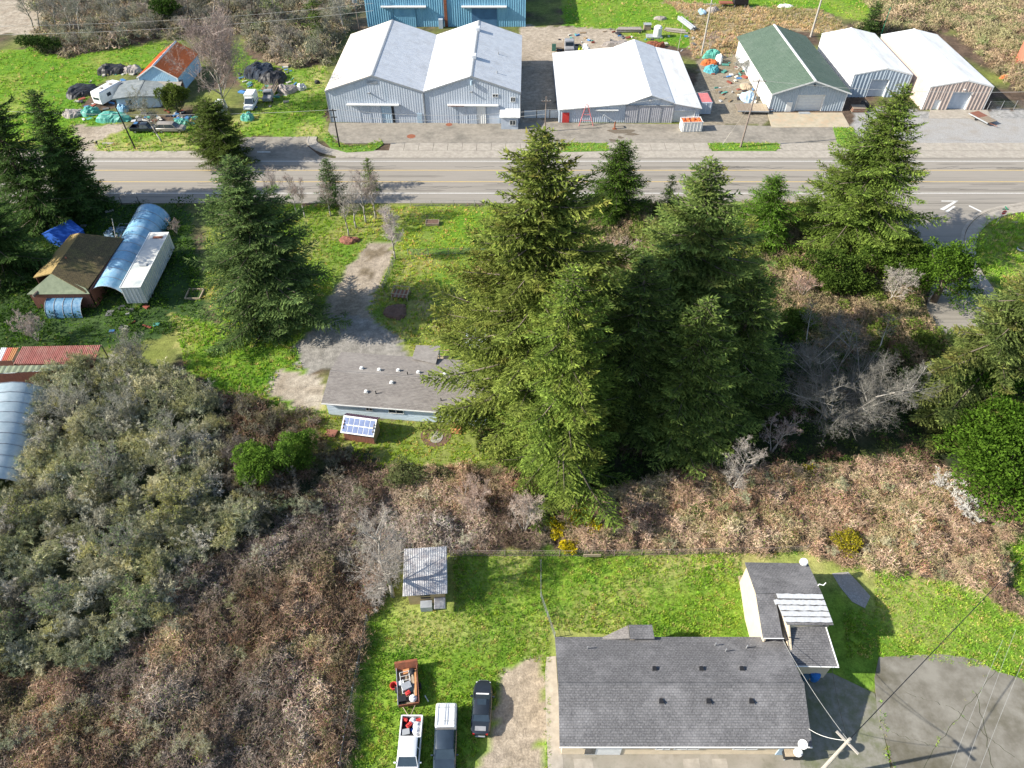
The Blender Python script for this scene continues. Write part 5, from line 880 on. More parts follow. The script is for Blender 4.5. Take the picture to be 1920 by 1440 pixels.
def lump(name, label, px, py, sx, sy, h, m, cat, seed=1, rz=0., z=0., group=None, flat=.0, rough=.45):
    rng_ = np.random.default_rng(seed); nx, ny = 15, 13; V = []
    for j in range(ny):
        for i in range(nx):
            u, v = i / (nx - 1) * 2 - 1, j / (ny - 1) * 2 - 1; e = max(0, 1 - max(abs(u) ** 2.6, abs(v) ** 2.6)) ** .6
            n = float(vnoise(u * 2.6 + seed * 7, v * 2.6, seed)) * rough + float(vnoise(u * 6 + seed, v * 6, seed + 2)) * .25
            k_ = 1 + .10 * math.sin(3 * math.atan2(v, u) + seed) + .05 * rng_.normal() * (e > 0); V.append((u * math.sqrt(1 - v * v / 2) * sx * k_ * 1.1, v * math.sqrt(1 - u * u / 2) * sy * k_ * 1.1, h * e * (.55 + n) - .02))
    F = [(j * nx + i, j * nx + i + 1, (j + 1) * nx + i + 1, (j + 1) * nx + i) for j in range(ny - 1) for i in range(nx - 1)]
    o = MB().add(V, F).build(name, M[m] if isinstance(m, str) else m); p = at(px, py) if z == 0 else at(px, py, z); o.location = p; o.rotation_euler = (0, 0, rz); return tag(o, label, cat, group)
lump('tarp_heap', 'teal tarp over a heap in front of the camper', 170, 212, 1.8, 1.6, 1.4, 'teal', 'tarp', 1); lump('tarp_heap', 'largest teal tarp, crumpled along the drive by the black utility pole', 213, 224, 3.4, 1.6, 1.5, 'teal', 'tarp', 2)
lump('tarp_heap', 'small teal tarp beyond the roof of the grey and tan car', 343, 233, 1.6, .9, 1.3, 'teal', 'tarp', 3); lump('tarp_heap', 'round teal tarp on the grass below the white van', 465, 223, 1.3, 1.2, 1.3, 'teal', 'tarp', 4)
lump('tarp_heap', 'blue tarp bundle against the front wall of the grey-roofed cottage', 231, 208, 1.1, .7, 1.5, 'sky_tarp', 'tarp', 5); lump('covered_heap', 'white and dark rubbish heap at the left end of the drive', 137, 215, 2.2, 1.6, 1.2, 'log', 'heap', 6)
lump('scrap_heap', 'dark scrap heap behind the camper', 152, 172, 3.0, 3.4, 1.2, 'black', 'heap', 7); lump('scrap_heap', 'dark scrap heap left of the orange-roofed barn', 214, 134, 3.6, 2.0, 1.6, 'black', 'heap', 8); lump('scrap_heap', 'grey scrap heap against the meadow side of the orange-roofed barn', 250, 134, 2.0, 1.6, 1.4, 'log', 'heap', 9)
lump('scrap_heap', 'black scrap heap behind the old flatbed truck', 488, 138, 3.2, 3.6, 2.2, mat('dark_blue_scrap', (.03, .045, .07), (.015, .02, .03), sc=3), 'heap', 10); lump('scrap_heap', 'dark brown scrap heap behind the stake rack of the old truck', 512, 150, 3.0, 2.6, 1.8, 'black', 'heap', 11); lump('scrap_heap', 'grey brush and scrap pile right of the old flatbed truck', 537, 170, 2.4, 1.8, 1.3, 'log', 'heap', 12)
lump('stone_mound', 'round grey boulder on the grass left of the grey warehouses', 566, 167, 1.0, .9, 1.3, 'galv', 'boulder', 13); lump('small_scrap', 'small dark stump on the grass beside the round grey boulder', 595, 156, .6, .5, .8, 'black', 'stump', 14)
o = MB().slab([(0, 0, .5), (2.6, -.5, .5), (2.8, .9, .45), (.2, 1.3, .45)], .35).build('foam_slab', M['wood_pale']); o.location = at(521, 125); tag(o, 'pale tan slab at the edge of the brush left of the grey warehouses', 'slab')
o = MB().slab([(0, 0, .06), (2.2, 0, .06), (2.2, .8, .06), (0, .8, .06)], .05).build('mailbox_pad', M['concrete']); o.location = at(190, 271); tag(o, 'small concrete pad in the grass strip by the drive entrance', 'pad')
T = thing('mailbox', 'dark mailbox on a post at the drive entrance at the left', 'mailbox', at(185, 276)); MB().box(-.06, .06, -.06, .06, 0, 1.).build('post', M['pole'], T); MB().cbox((0, 0, 1.12), (.3, .5, .3)).build('box', M['black'], T, bevel=.05)
# ------------------------------------------------------------------ behind and around the white-roofed workshop
T = thing('lorry', 'old grey lorry cab with a boarded bed behind the white-roofed workshop', 'truck', at(1066, 96), R(180)); MB().loft([rring(y, 1.15, .7, z, .1) for y, z in ((-.2, 3.0), (0, 3.1), (1.6, 3.05), (1.9, 1.9), (2.9, 1.7), (3, 1.2))]).build('cab', M['car_grey'], T, smooth='auto'); MB().box(-.9, .9, 1.68, 1.92, 2.0, 2.8).build('windscreen', M['glass'], T); MB().box(-1.2, 1.2, -4.5, -.4, 1.0, 1.3).build('flatbed', M['wood'], T)
for s_ in (-1.05, 1.05): wheel(T, s_, 2.1, .5); wheel(T, s_, -3.4, .5)
T = thing('flatbed_wagon', 'green-ended wagon with a brown deck left of the grey lorry', 'wagon', at(1045, 98), R(0)); MB().box(-1.4, 3.0, 0, 3.4, .8, 1.05).build('deck', M['wood'], T); MB().box(-1.4, -.4, -.1, .1, .3, 2.0).build('end_board', mat('green_board', (.08, .20, .15)), T)
for s_ in (-1.0, 2.6): wheel(T, s_, 1.2, .42)
lump('buggy', 'bright yellow covered object behind the white-roofed workshop', 1088, 99, .8, 1.4, 1.6, 'yellow', 'cover', 21); lump('covered_boat', 'white and green covered object right of the yellow one', 1097, 98, 1.1, 1.5, 1.8, 'white', 'cover', 22); lump('scrap_heap', 'row of dark lumber scraps behind the ridge of the white-roofed workshop', 1158, 86, 3.6, 1.0, 1.3, 'log', 'heap', 23); lump('scrap_heap', 'rusty orange scraps behind the right half of the white-roofed workshop', 1228, 88, 2.6, .8, 1.4, 'rust', 'heap', 24)
def logs(label, p0, p1, n, r, m, seed):
    a, b = at(*p0), at(*p1); T = thing('log_stack', label, 'log stack', a, math.atan2(b.y - a.y, b.x - a.x)); L = (b - a).length; g = random.Random(seed)
    for i in range(n): y = (i % 3) * r * 1.9; z = r + (i // 3) * r * 1.7; x = g.uniform(-.4, .4); MB().tube((x, y, z), (L + x + g.uniform(-.5, .5), y + g.uniform(-.2, .2), z), r, r * .85, 7).build('log', M[m], T)
logs('stack of grey pipes and logs lying behind the left end of the workshop ridge', (1158, 61), (1203, 61), 6, .28, 'log', 1); logs('white-and-grey log row right of the white tank', (1247, 59), (1284, 63), 5, .24, 'log', 2); logs('slanting pile of pale and dark logs at the edge of the dry grass', (1272, 38), (1298, 58), 5, .3, 'trim_grey', 3)
T = thing('water_tank', 'upright white tank on a grey pallet behind the workshop', 'tank', at(1232, 69)); MB().lathe([(0, .3), (1.0, .3), (1.05, .6), (1.05, 2.3), (.7, 2.7), (0, 2.8)], n=20).build('tank_body', M['white'], T, smooth='auto'); MB().box(-2.8, 1.2, -1.2, 1.2, 0, .3).build('base', M['trim_grey'], T)
T = thing('crate', 'dark crate left of the white tank', 'crate', at(1213, 55)); MB().box(-.9, .9, -.7, .7, 0, 1.3).build('box', M['wood'], T, bevel=.03); MB().box(-1., 1., -.8, .8, 1.3, 1.4).build('lid', M['trim_grey'], T)
lump('scrap_heap', 'white scrap in the grass above the logs', 1238, 36, 1.6, .8, .8, 'log', 'heap', 25); lump('tarp_heap', 'bright blue rag pile beside the pole in the dry grass', 1317, 24, 1.0, 1.6, .9, 'sky_tarp', 'tarp', 26); lump('scrap_heap', 'dark brush pile right of the pole in the dry grass', 1336, 22, 1.8, 1.2, 1.3, 'log', 'heap', 27); lump('scrap_heap', 'white rubbish scattered on the far grass at the top', 1472, 12, 2.0, 1.0, .6, 'white', 'heap', 28)
T = thing('flatbed_wagon', 'brown-decked trailer at the top edge in the far field', 'wagon', at(1372, 12)); MB().box(-3.6, 0, -1, 1.2, .9, 1.1).build('deck', M['rust'], T); MB().box(.1, 4.2, -1, 1.2, .6, 2.4).build('load', M['black'], T, bevel=.2); [wheel(T, x, -1., .42) for x in (-2.8, .6, 3.4)]
lump('tarp_heap', 'teal tarp on top of the mixed rubbish pile right of the workshop', 1334, 108, 2.0, 1.0, 2.0, 'teal', 'tarp', 29); lump('scrap_heap', 'red and orange rubbish in the middle of the mixed pile', 1330, 121, 1.8, 1.0, 1.4, 'orange', 'heap', 30); lump('tarp_heap', 'blue-green tarp at the near end of the mixed rubbish pile', 1334, 134, 1.6, 1.3, 1.5, mat('blue_green_tarp', (.10, .38, .42), (.05, .2, .24), sc=2), 'tarp', 31); lump('covered_boat', 'white rounded bundle on the right of the mixed rubbish pile', 1348, 116, .7, 1.4, 1.8, 'white', 'cover', 32)
# dumpster and box container
def dumpster(name, label, px, py, rz, L, W, H, m, load=None, cat='skip'):
    T = thing(name, label, cat, at(px, py), rz); b = MB(); b.box(-L / 2, L / 2, -W / 2, -W / 2 + .08, .1, H); b.box(-L / 2, L / 2, W / 2 - .08, W / 2, .1, H); b.box(-L / 2, -L / 2 + .08, -W / 2 + .08, W / 2 - .08, .1, H); b.box(L / 2 - .08, L / 2, -W / 2 + .08, W / 2 - .08, .1, H); b.build('side_panel', m, T); MB().box(-L / 2 + .08, L / 2 - .08, -W / 2 + .08, W / 2 - .08, .1, .2).build('skip_floor', m, T)
    r_ = MB(); [r_.box(-L / 2 + i * L / 6 - .04 + (L / 12), -L / 2 + i * L / 6 + .04 + (L / 12), -W / 2 - .07, -W / 2, .15, H - .05) for i in range(6)]; r_.build('rib', m, T); MB().box(-L / 2 - .05, L / 2 + .05, -W / 2 - .07, -W / 2 + .03, H, H + .1).build('rim', m, T); MB().box(-L / 2 - .05, L / 2 + .05, W / 2 - .03, W / 2 + .07, H, H + .1).build('rim', m, T)
    return T
D1 = dumpster('skip', 'white skip filled with orange sacks in front of the workshop', 1294, 243, R(3), 4.2, 2.3, 2.1, M['white'])
g = random.Random(5)
for k in range(8): o = lump('orange_sack', 'orange sack in the white skip, ' + ('front', 'rear')[k // 4] + ' row, ' + ('leftmost', 'second from the left', 'third from the left', 'rightmost')[k % 4], 100, 100, .5, .5, .6, 'orange', 'sack', 40 + k, g.random() * 3, group='orange sacks filling the white skip'); o.location = local_at(D1, -1.6 + (k % 4) * 1.05, -.55 + (k // 4) * 1.1, 1.65)
T = thing('box_container', 'pale blue-grey box container standing beside the right wall of the workshop', 'container', at(1316, 206), R(2)); MB().box(-1.1, 1.3, -2.4, 2.4, .15, 2.7).build('body', M['wall_metal'], T, bevel=.03); f = MB(); [f.box(-1.0 + i * 1.0, -.92 + i * 1.0, -2.45, -2.4, .3, 2.6) for i in range(3)]; f.build('door_bar', M['trim'], T); MB().box(-1.0, 1.2, -2.2, 2.2, 2.7, 2.74).build('roof_sheet', M['pink'], T)
# fences between buildings
T = thing('panel_fence', 'white panel fence closing the gap between the warehouses and the workshop', 'fence', at(980, 222)); 
for i in range(3): MB().box(.3 + i * 2.75, 2.9 + i * 2.75, -.04, .04, .15, 1.75).build('panel', M['white_wall'], T)
for i in range(4): MB().tube((.15 + i * 2.75, 0, 0), (.15 + i * 2.75, 0, 2.1), .07).build('post', M['pole'], T)
def wire_fence(name, label, pixpts, h=1.3, step=2.6, m='net', rows=5, post='galv', mesh=True, cat='fence'):
    P = [at(x, y) for x, y in pixpts]; T = thing(name, label, cat, P[0]); o = P[0]; nm = MB(); pole_pts = []
    for a, b in zip(P[:-1], P[1:]):
        L = (b - a).length; k = max(1, round(L / step))
        for i in range(k): pole_pts.append(a.lerp(b, i / k) - o)
    pole_pts.append(P[-1] - o)
    for p in pole_pts: q = Vector((p.x, p.y, float(ground_z(np.array([p.x + o.x]), np.array([p.y + o.y]))[0]) * .6)); MB().tube(q, q + Vector((0, 0, h + .12)), .05, .05, 6).build('post', M[post], T)
    for a, b in zip(pole_pts[:-1], pole_pts[1:]):
        for r_ in range(rows + 1): z = h * (.08 + .92 * r_ / rows); nm.tube(a + Vector((0, 0, z)), b + Vector((0, 0, z)), .014 if 0 < r_ < rows else .025, None, 3)
        if mesh:
            k = int((b - a).length / .28)
            for i in range(k): p = a.lerp(b, i / k); q = a.lerp(b, min(1, (i + 1.5) / k)); nm.tube(p + Vector((0, 0, .1)), q + Vector((0, 0, h)), .009, None, 3)
    w = nm.build('wire_mesh', M[m], T); w['kind'] = 'stuff'; return T
wire_fence('chain_link_fence', 'chain-link fence right of the tan-fronted shed', [(1850, 207), (1925, 205)], 1.9); wire_fence('wire_fence', 'low wire fence with leaning mesh along the drive below the white birch', [(742, 486), (718, 545)], 1.25, 2.2)
wire_fence('wire_fence', 'wire fence along the back of the lower lawn, below the brambles', [(845, 1042), (1100, 1043), (1510, 1035)], 1.1, 3., 'pole', 3, 'pole'); wire_fence('wire_fence', 'grey fence between the brambles and the parked trucks', [(690, 1165), (664, 1300), (640, 1440)], 1.2, 2.4, 'net', 3, 'galv')
wire_fence('wire_fence', 'low wire fence crossing the lower lawn from the back fence to the long grey roof', [(1014, 1060), (1014, 1120), (1040, 1195)], 1.0, 2.2, 'net', 3, 'galv'); wire_fence('wire_fence', 'dark wire fence along the near side of the road at the left', [(130, 385), (262, 383)], 1.4, 2.8, 'pole', 2, 'black', False); wire_fence('wire_fence', 'faint wire fence across the middle lawn behind the white birch', [(765, 478), (880, 476), (965, 480)], 1.1, 3.2)
wire_fence('wire_fence', 'thin wire fence along the road edge above the middle lawn', [(770, 386), (930, 385)], 1.0, 3.4, 'net', 3)
o = MB().box(0, 1.9, -.05, .05, .5, .95).build('fence_board', M['wood_pale']); o.location = at(1093, 1048); tag(o, 'pale board lying against the back fence by the gorse', 'board')
# red A-frame hoist and bent arm, logs, trailers
T = thing('a_frame_hoist', 'faded red A-frame hoist in front of the workshop', 'hoist', at(1098, 232))
for x, y in ((-1.5, -1.1), (1.5, -1.1), (-1.0, 1.2), (1.0, 1.2)): MB().tube((x, y, 0), (x * .12, y * .1, 4.2), .09, .07, 6).build('leg', M['pink'], T)
for z in (1.1, 2.2): w = 1 - z / 4.4; MB().tube((-1.5 * w, -1.1 * w, z), (1.5 * w, -1.1 * w, z), .06).build('cross_bar', M['pink'], T); MB().tube((-1.0 * w, 1.2 * w, z), (1.0 * w, 1.2 * w, z), .06).build('cross_bar', M['pink'], T)
T = thing('hoist_arm', 'dark bent steel arm standing on the lot in front of the workshop', 'hoist', at(1152, 242)); MB().tube((0, 0, 0), (0, 0, 1.6), .16).build('post', M['rust'], T); MB().tube((0, 0, 1.5), (-2.4, .5, 2.9), .13).build('arm', M['trim_grey'], T); MB().tube((-2.4, .5, 2.9), (-2.7, .55, 1.9), .08).build('hook', M['trim_grey'], T); MB().box(-.4, .4, -.4, .4, 0, .1).build('base_plate', M['rust'], T)
def flat_trailer(label, px, py, rz, L, W, m1, m2=None, z=.75):
    T = thing('flatbed_trailer', label, 'trailer', at(px, py), rz); n = 8
    for i in range(n): MB().box(-L / 2 + L * i / n + .02, -L / 2 + L * (i + 1) / n - .02, -W / 2, W / 2, z, z + .09).build('deck_board', M[m1 if i < n // 2 or not m2 else m2], T)
    MB().box(-L / 2, L / 2, -W / 2 - .08, -W / 2 - .005, z - .14, z + .09).build('side_rail', M['trim_grey'], T); MB().box(-L / 2, L / 2, W / 2 + .005, W / 2 + .08, z - .14, z + .09).build('side_rail', M['trim_grey'], T); MB().tube((L / 2, -W * .3, z - .1), (L / 2 + 1.4, 0, .5), .06).build('drawbar', M['rust'], T)
    for s_ in (-1, 1): wheel(T, -L * .1, s_ * (W / 2 - .2), .36, .2)
    for ch in T.children:
        if ch.name.startswith('wheel'): pass
    return T
flat_trailer('flat trailer with grey and tan decks against the white wall of the green-roofed shed', 1408, 208, R(-2), 6.6, 3.6, 'wood', 'wood_pale'); flat_trailer('brown-decked trailer with a red hitch in front of the tan ribbed shed', 1840, 226, R(-68), 5.0, 2.6, 'redwood', 'wood')
lump('tarp_heap', 'pale blue crates and tarp behind the flat trailer by the green-roofed shed', 1402, 186, 1.6, 1.6, 1.6, mat('pale_blue_crates', (.45, .60, .72), (.30, .42, .55), sc=3), 'tarp', 51); lump('scrap_heap', 'pinkish rubbish by the white wall behind the blue crates', 1398, 163, 1.2, 1.6, .6, 'wood_pale', 'heap', 52)
T = thing('pallet_pile', 'brown pallets with scrap between the green-roofed shed and the big spruce', 'pallets', at(1608, 207)); [MB().box(-1.6 + .05 * i, 1.7 - .04 * i, -1.1 + i * .03, 1.1, .05 + i * .16, .17 + i * .16).build('pallet', M['redwood' if i % 2 else 'wood'], T) for i in range(5)]
lump('scrap_heap', 'dark scrap on top of the lot beside the brown pallets', 1618, 200, .9, .8, 1.4, 'black', 'heap', 53); lump('scrap_heap', 'bright orange scrap in the grass right of the white sheds', 1885, 147, 1.3, .7, .9, 'orange', 'heap', 54); lump('covered_boat', 'red and white covered object behind the white sheds', 1673, 38, 1.5, .9, 1.5, 'red', 'cover', 55)
o = MB().box(-1.2, 1.2, -.5, .5, .095, .13).build('door_mat', M['trim_grey']); o.location = at(1508, 212.5); tag(o, 'grey ramp plate on the tan apron', 'ramp')
T = thing('shipping_crates', 'long pale blue cover on the ground behind the smaller white shed', 'cover', at(1632, 56), R(-24)); MB().loft([[(-1, y, 0), (-.8, y, .9), (.8, y, .9), (1, y, 0)] for y in (-2.5, 2.5)]).build('cover', M['poly'], T)
# manholes, stains, light marks
for x, y, r_, nm in ((771, 256, .9, 'lot'), (842, 234, .7, 'lot')): o = MB().lathe([(0, .056), (r_, .056)], n=16).build('manhole_cover', M['rust']); o.location = at(x, y); tag(o, 'dark round cover in the lot ' + ('below the left warehouse' if x < 800 else 'by the wall of the right warehouse'), 'manhole')
for k, (x, y, sx, sy) in enumerate([(1165, 247, 2.6, 1.2), (1150, 264, .9, .7), (1163, 258, .6, .5), (1185, 252, 1.4, .5)]):
    pts = [(sx * math.cos(a) * (1 + .25 * math.sin(3 * a + k)), sy * math.sin(a) * (1 + .3 * math.cos(2 * a + k)), .058 + k * .002) for a in [i * 6.283 / 24 for i in range(24)]]; o = MB().poly(pts).build('oil_stain', mat('oil_stain', (.12, .10, .07), (.16, .13, .1), sc=3)); o.location = at(x, y); tag(o, kind='structure')
# ------------------------------------------------------------------ low house in the middle (ridge along local x)
def ridged(name, label, loc, rz, W, D, he, hr, wall, roof, over=.3, side=None, step=.22, rib=0, boards=True, cat='house', ridge_y=.5, wallpitch=9, gable='wall'):
    """long house: ridge along local x, eaves front and back; origin front-left wall corner"""
    T = thing(name, label, cat, loc, rz); ry = D * ridge_y; s = (hr - he) / ry; s2 = (hr - he) / (D - ry)
    w = MB(); w.box(0, W, 0, .12, 0, he); 
    if boards:
        for i in range(1, int(he / .3)): w.box(0, W, -.02, 0, i * .3, i * .3 + .03)
    w.build('wall', M[wall], T); MB().box(0, W, D - .12, D, 0, he).build('wall', M[wall], T)
    for x0 in (0, W - .12):
        V = [(x0, .12, 0), (x0, D - .12, 0), (x0, D - .12, he), (x0, ry, hr - .05), (x0, .12, he)]; g = MB(); g.add(V + [(x0 + .12, b, c) for a, b, c in V], [(0, 1, 2, 3, 4), (9, 8, 7, 6, 5)] + [(i, (i + 1) % 5, (i + 1) % 5 + 5, i + 5) for i in range(5)]); g.build('gable_wall', M[wall], T)
    o = over
    roof_plane((-o, -o, he - o * s + .08), (W + o, -o, he - o * s + .08), (W + o, ry, hr + .08), (-o, ry, hr + .08), .12, rib, step).build('roof_slope', M[roof], T)
    roof_plane((W + o, D + o, he - o * s2 + .08), (-o, D + o, he - o * s2 + .08), (-o, ry, hr + .08), (W + o, ry, hr + .08), .12, rib, step).build('roof_slope', M[roof], T)
    rc = MB(); n = int((W + 2 * o) / .34)
    for i in range(n):
        x = -o + i * (W + 2 * o) / n; rc.add([(x, ry - .2, hr + .15 - .2 * s), (x + .36, ry - .2, hr + .13 - .2 * s), (x + .36, ry, hr + .17), (x, ry, hr + .19), (x + .36, ry + .2, hr + .13 - .2 * s2), (x, ry + .2, hr + .15 - .2 * s2)], [(0, 1, 2, 3), (3, 2, 4, 5)])
    rc.build('ridge_cap', M[roof], T); MB().box(-o - .02, W + o + .02, -o - .09, -o - .01, he - o * s - .08, he - o * s + .07).build('gutter', M['trim'], T); return T, ry, s
hl = at(617, 777); hr_ = at(890, 798); hz = math.atan2(hr_.y - hl.y, hr_.x - hl.x)
H, ry, s = ridged('low_house', 'long low pale-blue house with a tan-grey shingle roof in the middle', hl, hz, 21.0, 8.7, 2.6, 3.55, 'pale_blue', 'shingle_tan', over=.42)
for x, w, h in ((5.6, .8, .5), (9.1, 1.9, .8), (14.6, 1.0, .5)): fwindow(H, x, 1.75, w, h)
MB().box(16.6, 17.5, -.06, 0, .55, 2.4).build('door', M['trim'], H)
# rear porch gable and vents
roof_plane((9.6, 8.4, 3.05), (9.6, 11.2, 2.9), (13.0, 11.2, 3.1), (13.0, 7.6, 3.15), .12, 0, 0).build('porch_roof', M['shingle_tan'], H)
for x in (9.8, 12.8): MB().box(x - .07, x + .07, 10.9, 11.04, 0, 2.8).build('porch_post', M['trim'], H)
for i, (x, y) in enumerate([(3.5, 5.4), (5.9, 5.3), (8.4, 5.5), (11.1, 5.4), (14.6, 5.3), (8.0, 3.2), (5.0, 1.6)]):
    z = 3.68 - abs(y - ry) * s; v = MB(); v.cbox((x, y, z + .06), (.5, .42, .06)); v.lathe([(0, .32), (.2, .28), (.2, 0)], (x, y, z), 10); v.build('roof_vent', M['trim'], H)
for x, y in ((6.3, 1.5), (14.8, 1.2), (9.8, 4.8), (12.6, 4.9)): z = 3.68 - abs(y - ry) * s; MB().tube((x, y, z - .1), (x, y, z + .45), .07).build('vent_pipe', M['black'], H)
def hat(x, y, z=0): return H.location + Matrix.Rotation(hz, 3, 'Z') @ Vector((x, y, z))
T = thing('timber_steps', 'orange-brown timber steps up to the rear door of the low house', 'steps', hat(17.0, -.1), hz)
for i in range(4): MB().box(-.6, .6, -1.6 + i * .38, -1.26 + i * .38, .14 + i * .14, .19 + i * .14).build('tread', M['wood_orange'], T)
for s_ in (-.62, .62):
    MB().add([(s_ - .03, -1.65, 0), (s_ - .03, -1.3, 0), (s_ - .03, 0, .5), (s_ - .03, 0, .7), (s_ + .03, -1.65, 0), (s_ + .03, -1.3, 0), (s_ + .03, 0, .5), (s_ + .03, 0, .7)], [(0, 1, 2, 3), (7, 6, 5, 4), (0, 4, 5, 1), (1, 5, 6, 2), (2, 6, 7, 3), (3, 7, 4, 0)]).build('stringer', M['wood_orange'], T)
    for y, z in ((-1.6, .1), (-.05, .6)): MB().box(s_ - .04, s_ + .04, y - .04, y + .04, z, z + .95).build('newel', M['wood_orange'], T)
    MB().tube((s_, -1.6, 1.0), (s_, -.05, 1.52), .035).build('handrail', M['wood_orange'], T)
o = MB().poly([(1.9 * math.cos(a) * (1 + .12 * math.sin(3 * a)), 1.7 * math.sin(a) * (1 + .1 * math.cos(2 * a)), .015) for a in [i * .3142 for i in range(20)]]).build('mulch_patch', M['mulch']); o.location = at(817, 820); tag(o, kind='structure')
T = thing('paving_slab', 'round-ended pale slab at the foot of the timber steps', 'slab', at(818, 819)); MB().slab([(math.cos(a) * .85 if math.cos(a) * 1 else 0, max(-1., min(.9, math.sin(a) * 1.1)), .07) for a in [i * .3927 for i in range(16)]], .08).build('slab', M['gravel'], T)
T = thing('entry_deck', 'timber entry deck with railings behind the low house', 'deck', hat(11.8, 9.2), hz)
for i in range(9): MB().box(.05, 2.6, .1 + i * .3, .37 + i * .3, .5, .55).build('deck_board', M['wood_pale'], T)
for x in (0, 1.3, 2.65):
    for y in (0.05, 2.85): MB().box(x - .05, x + .05, y - .05, y + .05, 0, 1.5).build('post', M['wood'], T)
for y in (.05, 2.85): MB().box(0, 2.65, y - .04, y + .04, 1.42, 1.5).build('rail', M['wood_pale'], T); MB().box(0, 2.65, y - .03, y + .03, .95, 1.0).build('rail', M['wood_pale'], T)
for i in range(5): MB().box(2.7 + i * .33, 3.0 + i * .33, .3, 2.5, .42 - i * .09, .46 - i * .09).build('ramp_board', M['wood'], T)
# shed with pane roof
T = thing('panel_roof_shed', 'small red-brown shed whose roof carries two rows of glassy panes', 'shed', at(647, 825), R(-10)); W, D = 3.9, 2.3
for x0, x1, y0, y1, mm in ((0, W, 0, .06, 'redwood'), (0, .06, .06, D - .06, 'redwood'), (W - .06, W, .06, D - .06, 'wood_pale'), (0, W, D - .06, D, 'redwood')):
    long = x1 - x0 > y1 - y0; n = 10 if long else 6
    for i in range(n):
        a0, a1 = (x0 + (x1 - x0) * i / n, x0 + (x1 - x0) * (i + 1) / n) if long else (y0 + (y1 - y0) * i / n, y0 + (y1 - y0) * (i + 1) / n)
        (MB().box(a0 + .01, a1 - .01, y0, y1, 0, 1.9) if long else MB().box(x0, x1, a0 + .01, a1 - .01, 0, 2.1 + .6 * math.sin(math.pi * (i + .5) / n))).build('wall_board', M[mm], T)
a, b, c, d = (Vector(p) for p in ((-.2, -.35, 1.8), (W + .2, -.35, 1.8), (W + .2, D * .68, 2.95), (-.2, D * .68, 2.95))); roof_plane(a, b, c, d, .08).build('roof_slope', M['trim'], T); roof_plane((-.2, D + .2, 2.3), (W + .2, D + .2, 2.3), c, d, .08, .3).build('roof_slope', M['purple'], T)
nn = (b - a).cross(d - a).normalized()
for i in range(6):
    for j in range(2):
        q = [a.lerp(b, .03 + (i + u) * .158).lerp(d.lerp(c, .03 + (i + u) * .158), .06 + (j + v) * .44) + nn * .03 for u, v in ((.05, .05), (.9, .05), (.9, .9), (.05, .9))]; MB().slab([tuple(p) for p in q], .03).build('pane', M['panel'], T)
T = thing('ramp', 'tan board ramp at the left side of the panel-roofed shed', 'ramp', at(628, 822), R(-12)); MB().slab([(-1.6, 0, .05), (0, 0, .3), (0, 1.2, .3), (-1.6, 1.2, .05)], .05).build('board', M['redwood'], T)
# sky-blue panel shed behind the big spruce
T, W = gabled('small_shed', 'small pale-blue metal-roofed shed half hidden by the tallest spruce', (872, 672), (921, 672), 4.2, 2.1, 2.5, 'pale_blue', 'wall_metal', over=.2, ribs=.5, step=0, rz=R(-6)); 
T = thing('timber_cage', 'weathered timber cage on the middle lawn below the wire fence', 'frame', at(735, 562), R(-8))
for i in range(8): MB().box(.03 + i * .3, .28 + i * .3, 0, 1.9, .55, .62).build('plank', M['wood' if i % 2 else 'redwood'], T)
for x in (0, 2.45):
    for y in (0, 1.95): MB().box(x - .05, x + .05, y - .05, y + .05, 0, 1.3).build('post', M['wood_pale'], T)
for y in (0, 1.95): MB().box(0, 2.45, y - .04, y + .04, 1.2, 1.28).build('rail', M['wood_pale'], T)
for x in (0, 2.45): MB().box(x - .04, x + .04, 0, 1.95, 1.1, 1.18).build('rail', M['wood_pale'], T)
T = thing('garden_bed', 'small timber raised bed near the road edge of the middle lawn', 'planter', at(798, 424)); [MB().box(x0, x1, y0, y1, 0, .5).build('board', M['wood'], T) for x0, x1, y0, y1 in ((0, 2.3, 0, .1), (0, 2.3, 1.2, 1.3), (0, .1, .1, 1.2), (2.2, 2.3, .1, 1.2))]; MB().box(.1, 2.2, .1, 1.2, .1, .4).build('soil', M['mulch'], T)
lump('brush_heap', 'brown heap of cuttings on the shaded lawn below the timber cage', 742, 585, 1.6, 1.7, .7, 'mulch', 'heap', 61); lump('white_sheet', 'white sheet lying in the scrub by the second tallest spruce', 1232, 442, 1.2, .7, .35, 'white', 'sheet', 62); lump('brush_heap', 'reddish heap of twigs at the foot of the forked birch', 655, 452, 1.6, .9, .8, 'redwood', 'heap', 63)
